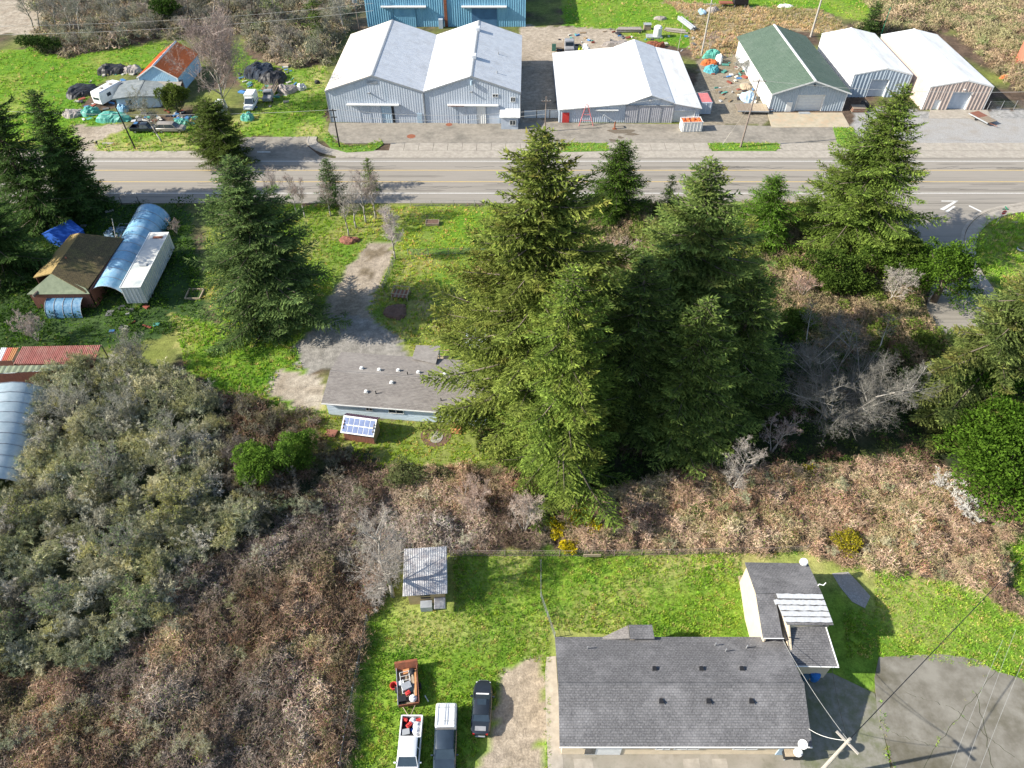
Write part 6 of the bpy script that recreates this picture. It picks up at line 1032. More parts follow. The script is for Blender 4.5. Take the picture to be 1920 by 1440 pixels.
# ------------------------------------------------------------------ long dark roofed house at the bottom
L1, ryl, sl_ = ridged('long_house', 'long cream house with a charcoal shingle roof at the bottom', Vector((4.45, 21.5, 0)), 0, 21.4, 9.3, 3.1, 5.0, 'cream', 'shingle', over=.3, step=.36, ridge_y=.465)
for x, w, h in ((8.9, 1.2, .75), (11.0, 2.1, .75), (16.2, 2.1, .75)): fwindow(L1, x, 2.1, w, h)
MB().box(2.1, 5.3, -.06, 0, .1, 2.3).build('garage_door', M['trim'], L1); MB().box(2.05, 3.0, -.09, -.06, .3, 2.2).build('blue_window', M['glass'], L1); MB().box(19.3, 20.5, -.08, 0, .1, 2.3).build('door', M['door_blue'], L1)
for x, y in ((8.6, 5.9), (12.9, 5.9), (16.6, 5.9), (8.8, 3.0), (13.0, 3.0), (16.8, 3.0)):
    z = 5.12 - abs(y - ryl) * (sl_ if y < ryl else sl_ * .87); MB().cbox((x, y, z - .02), (.55, .55, .04)).build('vent_flashing', M['shingle'], L1); MB().loft([[(x - .22, y - .2, z), (x + .22, y - .2, z), (x + .22, y - .2, z + .16), (x - .22, y - .2, z + .16)], [(x - .16, y + .24, z), (x + .16, y + .24, z), (x + .12, y + .2, z + .2), (x - .12, y + .2, z + .2)]]).build('roof_vent', M['black'], L1)
for x, y in ((2.7, 8.2), (14.9, 8.6), (15.7, 7.9), (17.8, 8.3)): z = 5.12 - abs(y - ryl) * sl_ * .87; MB().tube((x, y, z - .1), (x, y, z + .5), .055).build('vent_pipe', M['galv'], L1)
# back dormers
dm = MB(); V = [(4.3, 9.5, 3.15), (6.9, 9.5, 3.55), (6.9, 10.7, 3.55), (6.4, 10.3, 3.4)]
roof_plane((6.9, 10.7, 3.35), (9.2, 10.7, 3.35), (9.2, 9.2, 3.6), (6.9, 9.2, 3.6), .12, 0, .22).build('rear_porch_roof', M['shingle'], L1); roof_plane((3.9, 9.4, 3.1), (6.85, 10.7, 3.3), (6.85, 9.3, 3.55), (4.2, 9.3, 3.2), .1).build('rear_porch_roof', M['shingle_tan'], L1); MB().box(6.9, 9.1, 9.05, 10.3, 0, 3.2).build('rear_porch_wall', M['cream'], L1)
# annex with strips
A = thing('annex', 'tall cream annex with a charcoal roof patched by five pale strips', 'house', (0, 0, 0)); 
def zp(pts): return [tuple(at(x, y, z)) for x, y, z in pts]
def mono(name, pts, m, step=.2, th=.14): p = zp(pts); return roof_plane(*p, th, 0, step).build(name, M[m], A)
# points: eave left, eave right, ridge right, ridge left
mono('roof_slope', [(1515, 1057, 3.9), (1397, 1055, 3.9), (1417, 1111, 5.6), (1541, 1113, 5.6)], 'shingle')
mono('roof_slope', [(1476, 1171, 5.0), (1563, 1172, 5.0), (1541, 1113.5, 5.55), (1452, 1112, 5.55)], 'shingle')
mono('lean_to_roof', [(1431, 1198, 4.4), (1468, 1198, 4.4), (1452, 1112, 5.45), (1417, 1111, 5.45)], 'shingle')
mono('front_roof', [(1487, 1247, 3.3), (1572, 1250, 3.3), (1548, 1173, 4.3), (1470, 1171, 4.3)], 'shingle')
def wallof(name, top, m='cream', th=.15, z0=0):
    """vertical wall under a line of roof points"""
    P = [Vector(p) for p in zp(top)]; d = (P[-1] - P[0]); d.z = 0; d.normalize(); n = Vector((-d.y, d.x, 0)) * th; V = [tuple(p) for p in P] + [(p.x, p.y, z0) for p in reversed(P)]; k = len(V)
    return MB().add(V + [(x + n.x, y + n.y, z) for x, y, z in V], [tuple(range(k)), tuple(reversed(range(k, 2 * k)))] + [(i, (i + 1) % k, (i + 1) % k + k, i + k) for i in range(k)]).build(name, M[m], A)
wallof('wall', [(1402, 1060, 3.7), (1420, 1113, 5.3), (1435, 1196, 4.2)]); wallof('wall', [(1508, 1060, 3.7), (1402, 1058, 3.7)]); wallof('wall', [(1557, 1169, 4.7), (1535, 1113, 5.3), (1508, 1060, 3.7)]); wallof('wall', [(1453, 1118, 5.3), (1478, 1172, 4.9), (1484, 1238, 3.2)]); wallof('wall', [(1479, 1172, 4.8), (1557, 1169, 4.7)]); wallof('wall', [(1490, 1244, 3.1), (1562, 1246, 3.1)]); wallof('wall', [(1560, 1245, 3.1), (1542, 1175, 4.1)])
for k in range(5):
    u0, u1 = (k + .08) / 5 * .92 + .02, (k + .9) / 5 * .92 + .02
    if k == 0: u0, u1 = .02, .17
    ends = ((.0, 1.),) if k != 1 else ((-.05, .485), (.515, 1.))
    for e0, e1 in ends:
        e0 = e0 - (.03 if k else -.03)
        TL, TR, BL, BR_ = (Vector(p) for p in zp([(1452, 1112, 5.66), (1541, 1113.5, 5.66), (1476, 1171, 5.11), (1563, 1172, 5.11)])); L_ = lambda u, e: tuple(TL.lerp(BL, u).lerp(TR.lerp(BR_, u), e) + Vector((0, 0, .05)))
        pts = [L_(u1 + .012 * math.sin(q * 3.1 + k), e0 + (e1 - e0) * q / 8) for q in range(9)] + [L_(u0 + .012 * math.sin(q * 2.7 + k * 2), e0 + (e1 - e0) * q / 8) for q in range(8, -1, -1)]
        MB().slab(pts, .045).build('pale_roof_strip', M['pallet'], A)
MB().tube(at(1572, 1249, 3.35), at(1549, 1176, 4.35), .06).build('white_fascia', M['trim'], A); MB().tube(at(1487, 1249, 3.3), at(1573, 1251, 3.3), .06).build('white_fascia', M['trim'], A); MB().tube(at(1432, 1197, 4.5), at(1470, 1197, 4.5), .05).build('white_fascia', M['trim'], A)
MB().tube(at(1480, 1195, 4.0), at(1480, 1195, 4.7), .06).build('vent_pipe', M['black'], A)
def dish(label, px, py, z, r=.45, az=200, el=35):
    T = thing('satellite_dish', label, 'satellite dish', at(px, py, z)); d = Vector((math.cos(R(az)) * math.cos(R(el)), math.sin(R(az)) * math.cos(R(el)), math.sin(R(el)))); old = MB(); q = d.to_track_quat('Z', 'Y').to_matrix().to_4x4()
    b = MB(); b.T = q; b.lathe([(0, 0), (r * .5, .03), (r, .13), (r, .15), (r * .5, .05), (0, .02)], n=22); b.build('reflector', M['white'], T, smooth=True); b = MB(); b.T = q; b.tube((0, -r, .1), (0, -.1, r * 1.1), .02); b.cbox((0, -.05, r * 1.1), (.1, .1, .16)); b.build('feed_arm', M['galv'], T); MB().path([(0, 0, 0), tuple(-d * .25), tuple(-d * .25 + Vector((0, 0, -.7)))], .035).build('mast', M['galv'], T)
dish('satellite dish on the back corner of the annex roof', 1507, 1053, 4.5, .42, 250, 40); dish('upper of the two satellite dishes at the right front corner of the long charcoal roof', 1506, 1396, 3.9, .4, 200, 60); dish('lower of the two satellite dishes, nearest the pole at the long charcoal roof', 1496, 1410, 3.2, .38, 250, 55)
T = thing('roof_aerial', 'small white bent aerial on the right edge of the annex roof', 'aerial', at(1532, 1099, 5.1)); MB().path([(0, 0, -.3), (.1, 0, .4), (.5, -.1, .35), (.75, .1, .5)], .05).build('mast', M['white'], T)
o = MB().lathe([(0, .0), (.42, .02), (.5, .5), (.47, 1.0), (0, 1.12)], n=16).build('barrel', M['blue_plastic'], smooth='auto'); o.location = at(1524, 1272); tag(o, 'bright blue barrel in the shade behind the annex front roof', 'barrel')
o = MB().lathe([(0, .0), (.42, .02), (.46, .5), (.42, .8), (0, .92)], n=16).build('barrel', mat('slate_blue_plastic', (.06, .13, .20))); o.location = at(1507, 1270); tag(o, 'slate-blue barrel left of the bright blue one', 'barrel')
for k, (x, y) in enumerate(((1527, 1256), (1533, 1254))): o = MB().box(-.05, .05, -1.1, 1.1, 0, .06).build('timber_plank', M['wood_pale']); o.location = at(x, y, 1.0); o.rotation_euler = (R(38), 0, R(-35)); tag(o, 'pale plank leaning on the annex wall beside the blue barrels, ' + ('left of the pair' if k == 0 else 'right of the pair'), 'plank')
# front-right porch clutter
T = thing('service_shelf', 'little tan-topped metering box and dark cabinet by the satellite dishes', 'cabinet', at(1470, 1425)); MB().cbox((0, 0, 2.1), (1.0, .7, .08), 0, R(8)).build('top', M['wood_pale'], T); MB().box(-.45, .45, -.3, .3, 1.2, 2.02).build('cabinet', M['black'], T); MB().box(.5, 1.1, -.3, .3, .9, 1.9).build('cabinet', M['black'], T); MB().tube((0, 0, 0), (0, 0, 1.2), .06).build('post', M['trim_grey'], T)
# ------------------------------------------------------------------ corrugated shed, junk trailer, goods
b0 = at(770, 1141); T = thing('small_metal_shed', 'small tan shed with a weathered corrugated roof by the pale leafless tree', 'shed', at(768, 1134), R(4)); W, D = 3.75, 4.7
for x0, x1, y0, y1 in ((0, W, 0, .1), (0, W, D - .1, D), (0, .1, .1, D - .1), (W - .1, W, .1, D - .1)): MB().box(x0, x1, y0, y1, 0, 2.3).build('wall', mat('ochre_boards', (.42, .31, .17), (.33, .24, .13), sc=3), T)
nrib = 24
for i in range(4):
    b = MB(); x0, x1 = -.45 + (W + .8) * i / 4, -.45 + (W + .8) * (i + 1) / 4 - .005; n = 12
    for k in range(n):
        a_, c_ = x0 + (x1 - x0) * k / n, x0 + (x1 - x0) * (k + 1) / n; za, zc = 2.42 + .045 * (k % 2), 2.42 + .045 * ((k + 1) % 2); b.add([(a_, -.3, za), (c_, -.3, zc), (c_, D + .35, zc + .3), (a_, D + .35, za + .3)], [(0, 1, 2, 3)])
    b.build('roof_sheet', M['corr_grey'], T)
for z in (1.2, 1.75): MB().box(1.3, 2.3, -.06, 0, z, z + .22).build('vent_slot', M['black'], T)
MB().box(1.2, 2.4, -.9, -.1, 0, .9).build('stored_box', M['trim_grey'], T)
b = MB(); [b.box(2.7 + k * .12, 2.76 + k * .12, -1.3, -.05, 1.25, 1.29) for k in range(9)]; b.box(2.65, 3.8, -1.3, -.05, 1.2, 1.25); b.build('side_awning', M['corr_grey'], T)
T = thing('utility_trailer', 'small trailer piled with junk behind the white pickup', 'trailer', at(766, 1292), R(9)); L, W = 3.5, 1.9
for i in range(6): MB().box(-W / 2 + W * i / 6, -W / 2 + W * (i + 1) / 6 - .02, -L / 2, L / 2, .55, .6).build('floor_board', M['wood'], T)
MB().box(-W / 2 - .06, -W / 2, -L / 2, L / 2, .5, 1.05).build('side', M['galv'], T); MB().box(W / 2, W / 2 + .06, -L / 2, L / 2, .5, 1.05).build('side', M['redwood'], T); MB().box(-W / 2, W / 2, -L / 2 - .06, -L / 2, .5, 1.0).build('end', M['rust'], T)
MB().cbox((0, L / 2 + .18, 1.05), (W + .3, .3, .9), 0, R(-25)).build('ramp', M['rust'], T)
for s_ in (-1, 1): wheel(T, s_ * (W / 2 + .2), 0, .32, .2); MB().tube((s_ * .6, -L / 2, .5), (0, -L / 2 - 1.1, .5), .04).build('drawbar', M['wood_pale'], T)
def goods(name, label, cat, T0, x, y, z, kind, m, size, rz=0., group=None):
    b = MB()
    if kind == 'can': b.cbox((0, 0, size * .45), (size, size * .62, size * .9)); b.tube((size * .3, 0, size * .9), (size * .45, 0, size * 1.15), size * .09); b.tube((-size * .25, 0, size * 1.02), (size * .15, 0, size * 1.02), size * .06)
    elif kind == 'bucket': b.lathe([(0, 0), (size * .38, 0), (size * .5, size * .8), (size * .42, size * .8), (size * .32, size * .06), (0, size * .06)], n=14)
    elif kind == 'board': b.box(-size / 2, size / 2, -.09, .09, 0, .05)
    elif kind == 'frame':
        for q in (-1, 1): b.tube((q * size * .22, -size / 2, 0), (q * size * .22, size / 2, .1), .025)
        for q in range(6): yy = -size / 2 + size * q / 5; b.tube((-size * .22, yy, .02 + q * .016), (size * .22, yy, .02 + q * .016), .02)
    elif kind == 'bag':
        for q in range(1): b.lathe([(0, 0), (size * .45, .05), (size * .55, size * .35), (size * .35, size * .62), (size * .1, size * .7), (size * .16, size * .82), (0, size * .84)], n=11)
    elif kind == 'box': b.cbox((0, 0, size * .3), (size, size * .75, size * .6))
    o = b.build(name, M[m], smooth='auto' if kind in ('bag', 'bucket') else False, bevel=.012 if kind in ('can', 'box') else 0); o.location = local_at(T0, x, y, z); o.rotation_euler = (0, 0, T0.rotation_euler.z + rz); return tag(o, label, cat, group)
TR = T
goods('ladder', 'white ladder frame lying along the junk trailer', 'ladder', TR, -.15, .3, .95, 'frame', 'trim', 2.0, .1); goods('timber_board', 'orange board on the right rim of the junk trailer', 'board', TR, .78, .1, 1.05, 'board', 'wood_orange', 2.5, R(88)); goods('timber_board', 'tan board beside the orange one on the trailer', 'board', TR, .58, 0, 1.0, 'board', 'wood_pale', 2.3, R(94))
goods('gas_can', 'magenta-red can in the lower middle of the junk trailer', 'can', TR, 0, -.75, .75, 'can', 'red', .45, .5); goods('bag', 'white bag at the lower end of the junk trailer', 'bag', TR, .45, -1.25, .62, 'bag', 'tan_bag', .7); goods('black_crate', 'black crate at the lower left of the junk trailer', 'crate', TR, -.55, -1.2, .62, 'box', 'black', .7); goods('grey_box', 'grey box half under the white ladder', 'box', TR, -.1, -.1, .62, 'box', 'galv', .9, .3); goods('white_box', 'white box left of the ladder on the junk trailer', 'box', TR, -.6, .35, .62, 'box', 'trim', .55, .2); goods('black_bag', 'black bag at the upper right of the junk trailer', 'bag', TR, .5, 1.2, .62, 'bag', 'black', .8); goods('wood_crate', 'orange-tan crate against the rusty ramp of the trailer', 'crate', TR, -.05, 1.35, .62, 'box', 'wood_orange', .6, .1); goods('dark_panel', 'dark panel leaning inside the right side of the trailer', 'panel', TR, .3, -.3, .62, 'box', 'car_black', .8, 1.2)
goods('red_bucket', 'red bucket on the left wheel side of the junk trailer', 'bucket', TR, -1.35, .35, 0, 'bucket', 'red', .75)
o = MB().box(-.35, .35, -.05, .05, 0, .06).build('timber_scrap', M['trim']); o.location = at(800, 1310); o.rotation_euler = (0, 0, R(-55)); tag(o, 'short white stick on the grass right of the junk trailer', 'stick')
# goods in the white pickup's bed (its tail points away from the camera; local y is the bonnet direction)
for nm, lb, ct, x, y, kd, mm, sz, r_ in (('gas_can', 'red can in the right rear corner of the white pickup bed', 'can', -.62, -2.55, 'can', 'red', .42, .3), ('gas_can', 'red can in the left rear corner of the white pickup bed', 'can', .62, -2.6, 'can', 'red', .42, -.4), ('gas_can', 'biggest red can, in the middle of the white pickup bed', 'can', .2, -2.1, 'can', 'red', .55, .8), ('bag', 'white bag between the two rear red cans of the pickup', 'bag', -.1, -2.5, 'bag', 'tan_bag', .62, 0), ('bag', 'large white bag along the right side of the pickup bed', 'bag', -.5, -2.1, 'bag', 'tan_bag', .75, 0), ('bag', 'crumpled white bag near the cab of the pickup', 'bag', -.5, -1.55, 'bag', 'tan_bag', .7, 0), ('tool_box', 'dark tool box in the left front of the pickup bed', 'box', .45, -1.5, 'box', 'trim_grey', .7, .2), ('blue_box', 'small dark blue box in the middle of the pickup bed', 'box', -.12, -1.75, 'box', 'blue_tarp', .35, .4), ('black_crate', 'black crate against the cab in the pickup bed', 'box', .0, -1.3, 'box', 'black', .5, 0)):
    goods(nm, lb, ct, white_pu, x, y, .62, kd, mm, sz, r_)
# ------------------------------------------------------------------ left compound
c0 = at(190, 500); T = thing('mossy_house', 'dark house with a mossy brown shingle roof left of the arched blue tunnel', 'house', (0, 0, 0)); A = T
roof_plane(*zp([(160, 548, 3.2), (232, 447, 3.2), (150, 437, 5.0), (96, 512, 5.0)]), .15, 0, 0).build('roof_slope', M['mossy'], T)
roof_plane(*zp([(62, 520, 3.4), (132, 440, 3.4), (150, 436.5, 5.0), (96, 512, 5.0)]), .15, 0, 0).build('roof_slope', mat('golden_mossy_shingles', (.34, .24, .09), (.22, .16, .06), sc=4, bump=.5), T)
roof_plane(*zp([(50, 552, 3.0), (168, 551, 3.0), (160, 540, 3.4), (96, 513, 4.8)]), .12).build('roof_slope', M['algae'], T)
wallof('wall', [(168, 545, 3.0), (228, 452, 3.0)], 'redwood'); wallof('wall', [(55, 552, 2.9), (165, 549, 2.9)], 'redwood'); wallof('wall', [(132, 444, 3.3), (66, 520, 3.3)], 'redwood'); wallof('wall', [(228, 450, 3.0), (150, 442, 4.6), (134, 444, 3.3)], 'redwood')
MB().tube(zp([(120, 478, 3.8)])[0], zp([(124, 484, 5.2)])[0], .12).build('stove_pipe', M['rust'], T); MB().tube(zp([(62, 556, 3.0)])[0], zp([(142, 478, 4.0)])[0], .22, .14).build('fallen_limb', M['bark'], T)
def arch(name, label, pa, pb, r, h, m, n=14, seg=10, cat='tunnel', ends=True, frame='galv'):
    a, b = at(*pa), at(*pb); L = (b - a).length; T = thing(name, label, cat, a, math.atan2(b.y - a.y, b.x - a.x) - R(90)); ring = lambda y, w=1.: [(r * w * math.cos(math.pi * k / n), y, h * w * math.sin(math.pi * k / n)) for k in range(n + 1)]
    g = MB()
    for i in range(seg):
        A_, B_ = ring(L * i / seg), ring(L * (i + 1) / seg); g.add(A_ + B_, [(k, k + 1, n + 2 + k, n + 1 + k) for k in range(n)])
    g.build('cover', M[m], T, smooth=True)
    for i in range(seg + 1):
        g = MB(); P = ring(L * i / seg, 1.012); g.path(P, .04, 4); g.build('hoop', M[frame], T)
    if ends: g = MB(); P = ring(L - .05); g.add(P, [tuple(range(n + 1))]); g.build('end_sheet', M[m], T)
    return T
arch('arched_tunnel', 'long blue and white arched cover left of the pale trailer', (207, 568), (289, 412), 2.9, 3.2, 'sky_tarp', ends=True)
arch('boat_shelter', 'short dark-blue arched shelter below the mossy brown roof', (100, 580), (166, 579), 2.1, 2.1, 'dusk_blue', seg=4, frame='trim_grey', ends=False)
T = thing('box_trailer', 'long pale box trailer parked against the blue arched tunnel', 'trailer', at(262, 577), 0); q = at(318, 466) - at(262, 577); T.rotation_euler.z = math.atan2(q.y, q.x) - R(90)
MB().box(-1.5, 1.5, 0, 14.2, .9, 3.9).build('body', mat('dirty_white_panel', (.62, .60, .55), (.50, .50, .47), sc=.7, st=(.22, .30, .33), stsc=.4, stam=.65), T)
r_ = MB(); [r_.box(1.5, 1.56, .2 + i * .6, .28 + i * .6, .95, 3.8) for i in range(23)]; [r_.box(-1.3 + i * .55, -1.24 + i * .55, -.06, 0, 1., 3.8) for i in range(5)]; r_.build('wall_rib', M['wall_metal'], T)
f = MB(); [f.box(x - .05, x + .05, -.08, 14.25, 3.86, 3.96) for x in (-1.5, 1.5)]; [f.box(-1.45, 1.45, y - .05, y + .05, 3.86, 3.95) for y in (-.03, 14.2)]; f.build('roof_edge', M['white'], T); MB().cbox((.3, 5.4, 4.0), (1.0, .6, .12)).build('roof_hatch', M['trim_grey'], T); MB().cbox((.2, 12.8, 3.94), (1.5, .6, .05)).build('roof_patch', M['rust'], T)
for s_ in (-1.1, 1.1): wheel(T, s_, 2.0, .45); wheel(T, s_, 3.0, .45)
T = thing('tent', 'bright blue ridge tent behind the mossy brown roof', 'tent', at(123, 450), R(-28)); roof_plane((-2.6, -1.9, 1.5), (-2.6, 2.3, 1.5), (0, 2.3, 2.8), (0, -1.9, 2.8), .04).build('roof_slope', M['blue_tarp'], T); roof_plane((2.6, -1.9, 1.5), (2.6, 2.3, 1.5), (0, 2.3, 2.8), (0, -1.9, 2.8), .04).build('roof_slope', M['blue_tarp'], T)
for pts in ([(-2.5, -1.8, 0), (2.5, -1.8, 0), (2.5, -1.8, 1.5), (0, -1.8, 2.75), (-2.5, -1.8, 1.5)], [(2.5, -1.8, 0), (2.5, 2.2, 0), (2.5, 2.2, 1.5), (2.5, -1.8, 1.5)], [(-2.5, 2.2, 0), (-2.5, -1.8, 0), (-2.5, -1.8, 1.5), (-2.5, 2.2, 1.5)], [(2.5, 2.2, 0), (-2.5, 2.2, 0), (-2.5, 2.2, 1.5), (0, 2.2, 2.75), (2.5, 2.2, 1.5)]): MB().poly(pts).build('side_wall', M['blue_tarp'], T)
lump('rubbish_heap', 'heap of blue and white rubbish between the tent and the arched tunnel', 222, 437, 2.2, 1.2, 1.0, mat('blue_white_rubbish', (.35, .45, .55), (.04, .12, .22), sc=3), 'heap', 71); T = thing('dog_crate', 'small black framed cage beside the blue and white rubbish', 'cage', at(237, 432)); [MB().box(x0, x1, y0, y1, z0, z1).build('bar', M['trim_grey'], T) for x0, x1, y0, y1, z0, z1 in ((-1, 1, -.6, -.54, .9, 1), (-1, 1, .54, .6, .9, 1), (-1, -.94, -.54, .54, .9, 1), (.94, 1, -.54, .54, .9, 1), (-1, -.94, -.6, -.54, 0, .9), (.94, 1, -.6, -.54, 0, .9))]; MB().box(-.9, .9, -.5, .5, 0, .7).build('box', M['black'], T)
T = thing('leaning_pole', 'thin pale pole leaning on the eave between the mossy roof and the tunnel', 'pole', at(222, 470)); MB().tube((0, 0, 0), (-1.2, 4.0, 3.6), .06).build('shaft', M['pole_pale'], T)
T = thing('timber_rack', 'grey timber rails running beside the arched tunnel', 'rails', at(172, 560)); q = at(232, 466) - at(172, 560); [MB().tube((dx, 0, z), (q.x + dx, q.y, z + .1), .07).build('rail', M['wood'], T) for dx, z in ((0, 2.6), (.7, 2.6))]; [MB().tube((q.x * u, q.y * u, 0), (q.x * u, q.y * u, 2.6), .06).build('post', M['wood'], T) for u in (.02, .35, .68, .98)]
T = thing('sandpit_frame', 'square pale timber frame on the grass left of the olive spruce', 'frame', at(346, 562)); [MB().box(x0, x1, y0, y1, 0, .3).build('board', M['wood_pale'], T) for x0, x1, y0, y1 in ((0, 2.4, 0, .14), (0, 2.4, 2.3, 2.44), (0, .14, .14, 2.3), (2.26, 2.4, .14, 2.3))]
# red corrugated roof and neighbours
def sheet_roof(name, label, pts, m, n, cols=None, post=True, amp=.07):
    P = [Vector(at(*p)) for p in pts]; a, b, c, d = P; T = thing(name, label, 'shed', (a.x, a.y, 0)); O = Vector((a.x, a.y, 0)); nn = (b - a).cross(d - a).normalized(); nn = nn if nn.z > 0 else -nn
    for i in range(n):
        g = MB(); K = 6
        for k in range(K):
            u0, u1 = (i + k / K) / n, (i + (k + 1) / K - (.02 if k == K - 1 else 0)) / n; o0, o1 = nn * amp * (k % 2), nn * amp * ((k + 1) % 2); g.add([tuple(p - O) for p in (a.lerp(b, u0) + o0, a.lerp(b, u1) + o1, d.lerp(c, u1) + o1, d.lerp(c, u0) + o0)], [(0, 1, 2, 3)])
        g.build('roof_sheet', M[cols[i % len(cols)] if cols else m], T)
    for p in P: q = p - O; MB().tube((q.x, q.y, 0), (q.x, q.y, q.z), .08).build('post', M['wood'], T)
    q = [p - O for p in P]; MB().add([(q[0].x, q[0].y, 0), (q[1].x, q[1].y, 0), (q[1].x, q[1].y, q[1].z - .06), (q[0].x, q[0].y, q[0].z - .06)], [(0, 1, 2, 3)]).build('front_wall', M['redwood'], T); return T
sheet_roof('corrugated_shed', 'long shed with a faded red corrugated roof at the left', [(26, 682, 2.2), (176, 684, 2.2), (190, 647, 2.9), (42, 650, 2.9)], 'corr_red', 14)
sheet_roof('striped_shed', 'short shed roofed in white, green and orange sheets left of the red roof', [(-40, 678, 2.2), (24, 676, 2.2), (36, 652, 2.9), (-30, 652, 2.9)], 'trim', 6, ['salmon', 'trim', 'algae', 'trim', 'salmon', 'wood_orange'])
sheet_roof('green_shed', 'long algae-green roof in front of the red corrugated roof', [(-60, 704, 2.4), (138, 692, 2.4), (142, 684, 2.7), (-50, 687, 2.7)], 'algae', 6)
T = thing('glasshouse_bench', 'row of white panes in blue-grey frames below the algae-green roof', 'cold frame', at(-30, 716)); 
for i in range(5): x = i * 2.25; MB().box(x, x + .12, 0, 2.2, .2, 1.1).build('frame_bar', M['wall_metal'], T); MB().slab([(x + .14, .1, .8), (x + 2.2, .1, .8), (x + 2.2, 2.0, 1.2), (x + .14, 2.0, 1.2)], .05).build('pane', M['poly' if i in (0, 1, 3, 4) else 'black'], T)
MB().box(-.5, 11.6, -.3, -.1, 0, .8).build('front_board', M['door_blue'], T)
arch('greenhouse', 'milky curved greenhouse roof at the left edge', (-22, 935), (30, 755), 4.6, 3.7, 'poly', n=12, seg=9, cat='greenhouse')
# ------------------------------------------------------------------ poles and wires
def pole(name, label, px, py, h, lean=(0, 0), r=.17, m='pole', arms=((.9, 2.4),), rz=0., gear=True, cat='utility pole'):
    T = thing(name, label, cat, at(px, py), rz); top = Vector((lean[0], lean[1], h)); MB().tube((0, 0, -.3), top, r, r * .6, 10).build('shaft', M[m], T, smooth='auto')
    for z, w in arms:
        c = top * ((h - z) / h); MB().cbox(c + Vector((0, -.12, 0)), (w, .12, .14)).build('cross_arm', M[m], T)
        for s_ in (-.45, -.15, .15, .45): MB().lathe([(0, 0), (.05, 0), (.06, .1), (.03, .18), (0, .18)], (c.x + s_ * w, c.y - .12, c.z + .07), 8).build('insulator', M['galv'], T)
    return T, T.location
def wire(label, p, q, sag=.8, r=.022, group=None, m='wire'):
    p, q = Vector(p), Vector(q); P = [p.lerp(q, i / 14) - Vector((0, 0, sag * 4 * (i / 14) * (1 - i / 14))) for i in range(15)]; o = MB().path([tuple(x - P[0]) for x in P], r, 3).build('overhead_wire', M[m]); o.location = P[0]; return tag(o, label, 'wire', group)
pole('utility_pole', 'dark pole on the crescent verge in front of the left grey warehouse', 637, 277, 8.0, (0, 0), m='black', arms=((.3, 1.4), (1.6, 1.2))); pole('utility_pole', 'thin black pole in the grass by the teal tarps', 254, 279, 8.8, (-.6, 0), m='black', arms=())
pole('utility_pole', 'dark pole behind the tallest spruce by the panel fence', 1022, 247, 7.4, (0, 0), r=.15, m='pole', arms=((.9, 1.8),)); P1, l1 = pole('utility_pole', 'tall leaning pole with a cross arm in front of the green-roofed shed', 1388, 277, 13.5, (.6, .4), r=.2, arms=((.3, 2.6),))
pole('utility_pole', 'pale grey pole between the workshop and the dry grass', 1315, 104, 13., (.2, .4), r=.24, m='pole_pale', arms=((1.4, 2.2),)); T, _ = pole('utility_pole', 'stout pale pole with a round transformer behind the green-roofed shed', 1520, 69, 13., (.2, .3), r=.28, m='pole_pale', arms=((.4, 2.6),)); MB().lathe([(0, 0), (.6, 0), (.6, 1.5), (.3, 1.7), (0, 1.7)], (.7, .3, 9.0), 14).build('transformer', M['galv'], T)
pole('utility_pole', 'pale pole standing in the scrub left of the blue warehouse, left of the pair', 648, 64, 12, (-1.5, 0), r=.2, m='pole_pale', arms=()); T, _ = pole('utility_pole', 'pole with a transformer beside the left corner of the blue warehouse', 674, 54, 12, (-.6, 0), r=.18, m='pole', arms=()); MB().lathe([(0, 0), (.6, 0), (.6, 1.6), (0, 1.7)], (-.2, -.4, 6.5), 14).build('transformer', M['galv'], T)
pole('metal_post', 'green metal post behind the gap between the two white sheds', 1650, 70, 7.0, (.3, .5), r=.12, m='green_paint', arms=(), cat='post'); pole('metal_post', 'thin white post at the right end of the logs behind the workshop', 1271, 95, 6.2, (.3, .4), r=.08, m='pole_pale', arms=(), cat='post')
T = thing('guy_wire_pipe', 'pale guy wire guard on the verge left of the leaning pole', 'guy wire', at(1354, 272)); MB().tube((0, 0, 0), (5.0, .6, 10.5), .025, .025, 4).build('wire', M['pole_pale'], T); MB().tube((0, 0, 0), (1.2, .15, 2.6), .06, .06, 6).build('guard', M['pole_pale'], T)
z0 = 7.6
for k, (pa, pb, za, zb, lb) in enumerate([((-60, 205), (637, 205), 8, 7.9, 'wire from the left edge to the verge pole, passing the parked cars'), ((637, 206), (1022, 206), 7.8, 7.2, 'wire across the grey warehouse fronts'), ((637, 217), (1022, 214), 6.8, 6.6, 'lower wire across the grey warehouse fronts'), ((1022, 206), (1418, 150), 7.2, 13, 'wire from the dark pole to the leaning pole across the workshop front'), ((1418, 150), (2000, 170), 13, 12, 'wire from the leaning pole to the right edge'), ((-60, 66), (700, 20), 12, 12, 'thin wire over the top left woods'), ((-60, 50), (700, 6), 12, 12, 'upper thin wire over the top left woods')]):
    wire(lb, at(*pa, za), at(*pb, zb), 1.1, .03)
PB, lb = pole('utility_pole', 'big pale pole at the bottom right, seen from above with its cross arm', 1530, 1462, 9.6, (.2, .35), r=.2, m='pole_pale', arms=((.5, 0.1),)); PB.location = Vector((26.55, 19.35, 0)); MB().cbox((.2, .3, 8.9), (.16, 2.1, .14), R(35)).build('cross_arm', M['pole_pale'], PB)
top = PB.location + Vector((.2, .35, 9.2)); wire('thick black cable from the big pale pole over the old lot to the upper right', top, at(2000, 960, 9), 1.2, .04, m='black'); wire('cable from the big pale pole down to the long charcoal roof corner', top, (25.6, 30.2, 4.4), .5, .02); wire('looping white cable beside the big pale pole', top, at(1516, 1366, 3.6), .6, .02, m='trim'); wire('second cable from the big pale pole toward the annex', top, at(1560, 1250, 3.5), .4, .02, m='black')
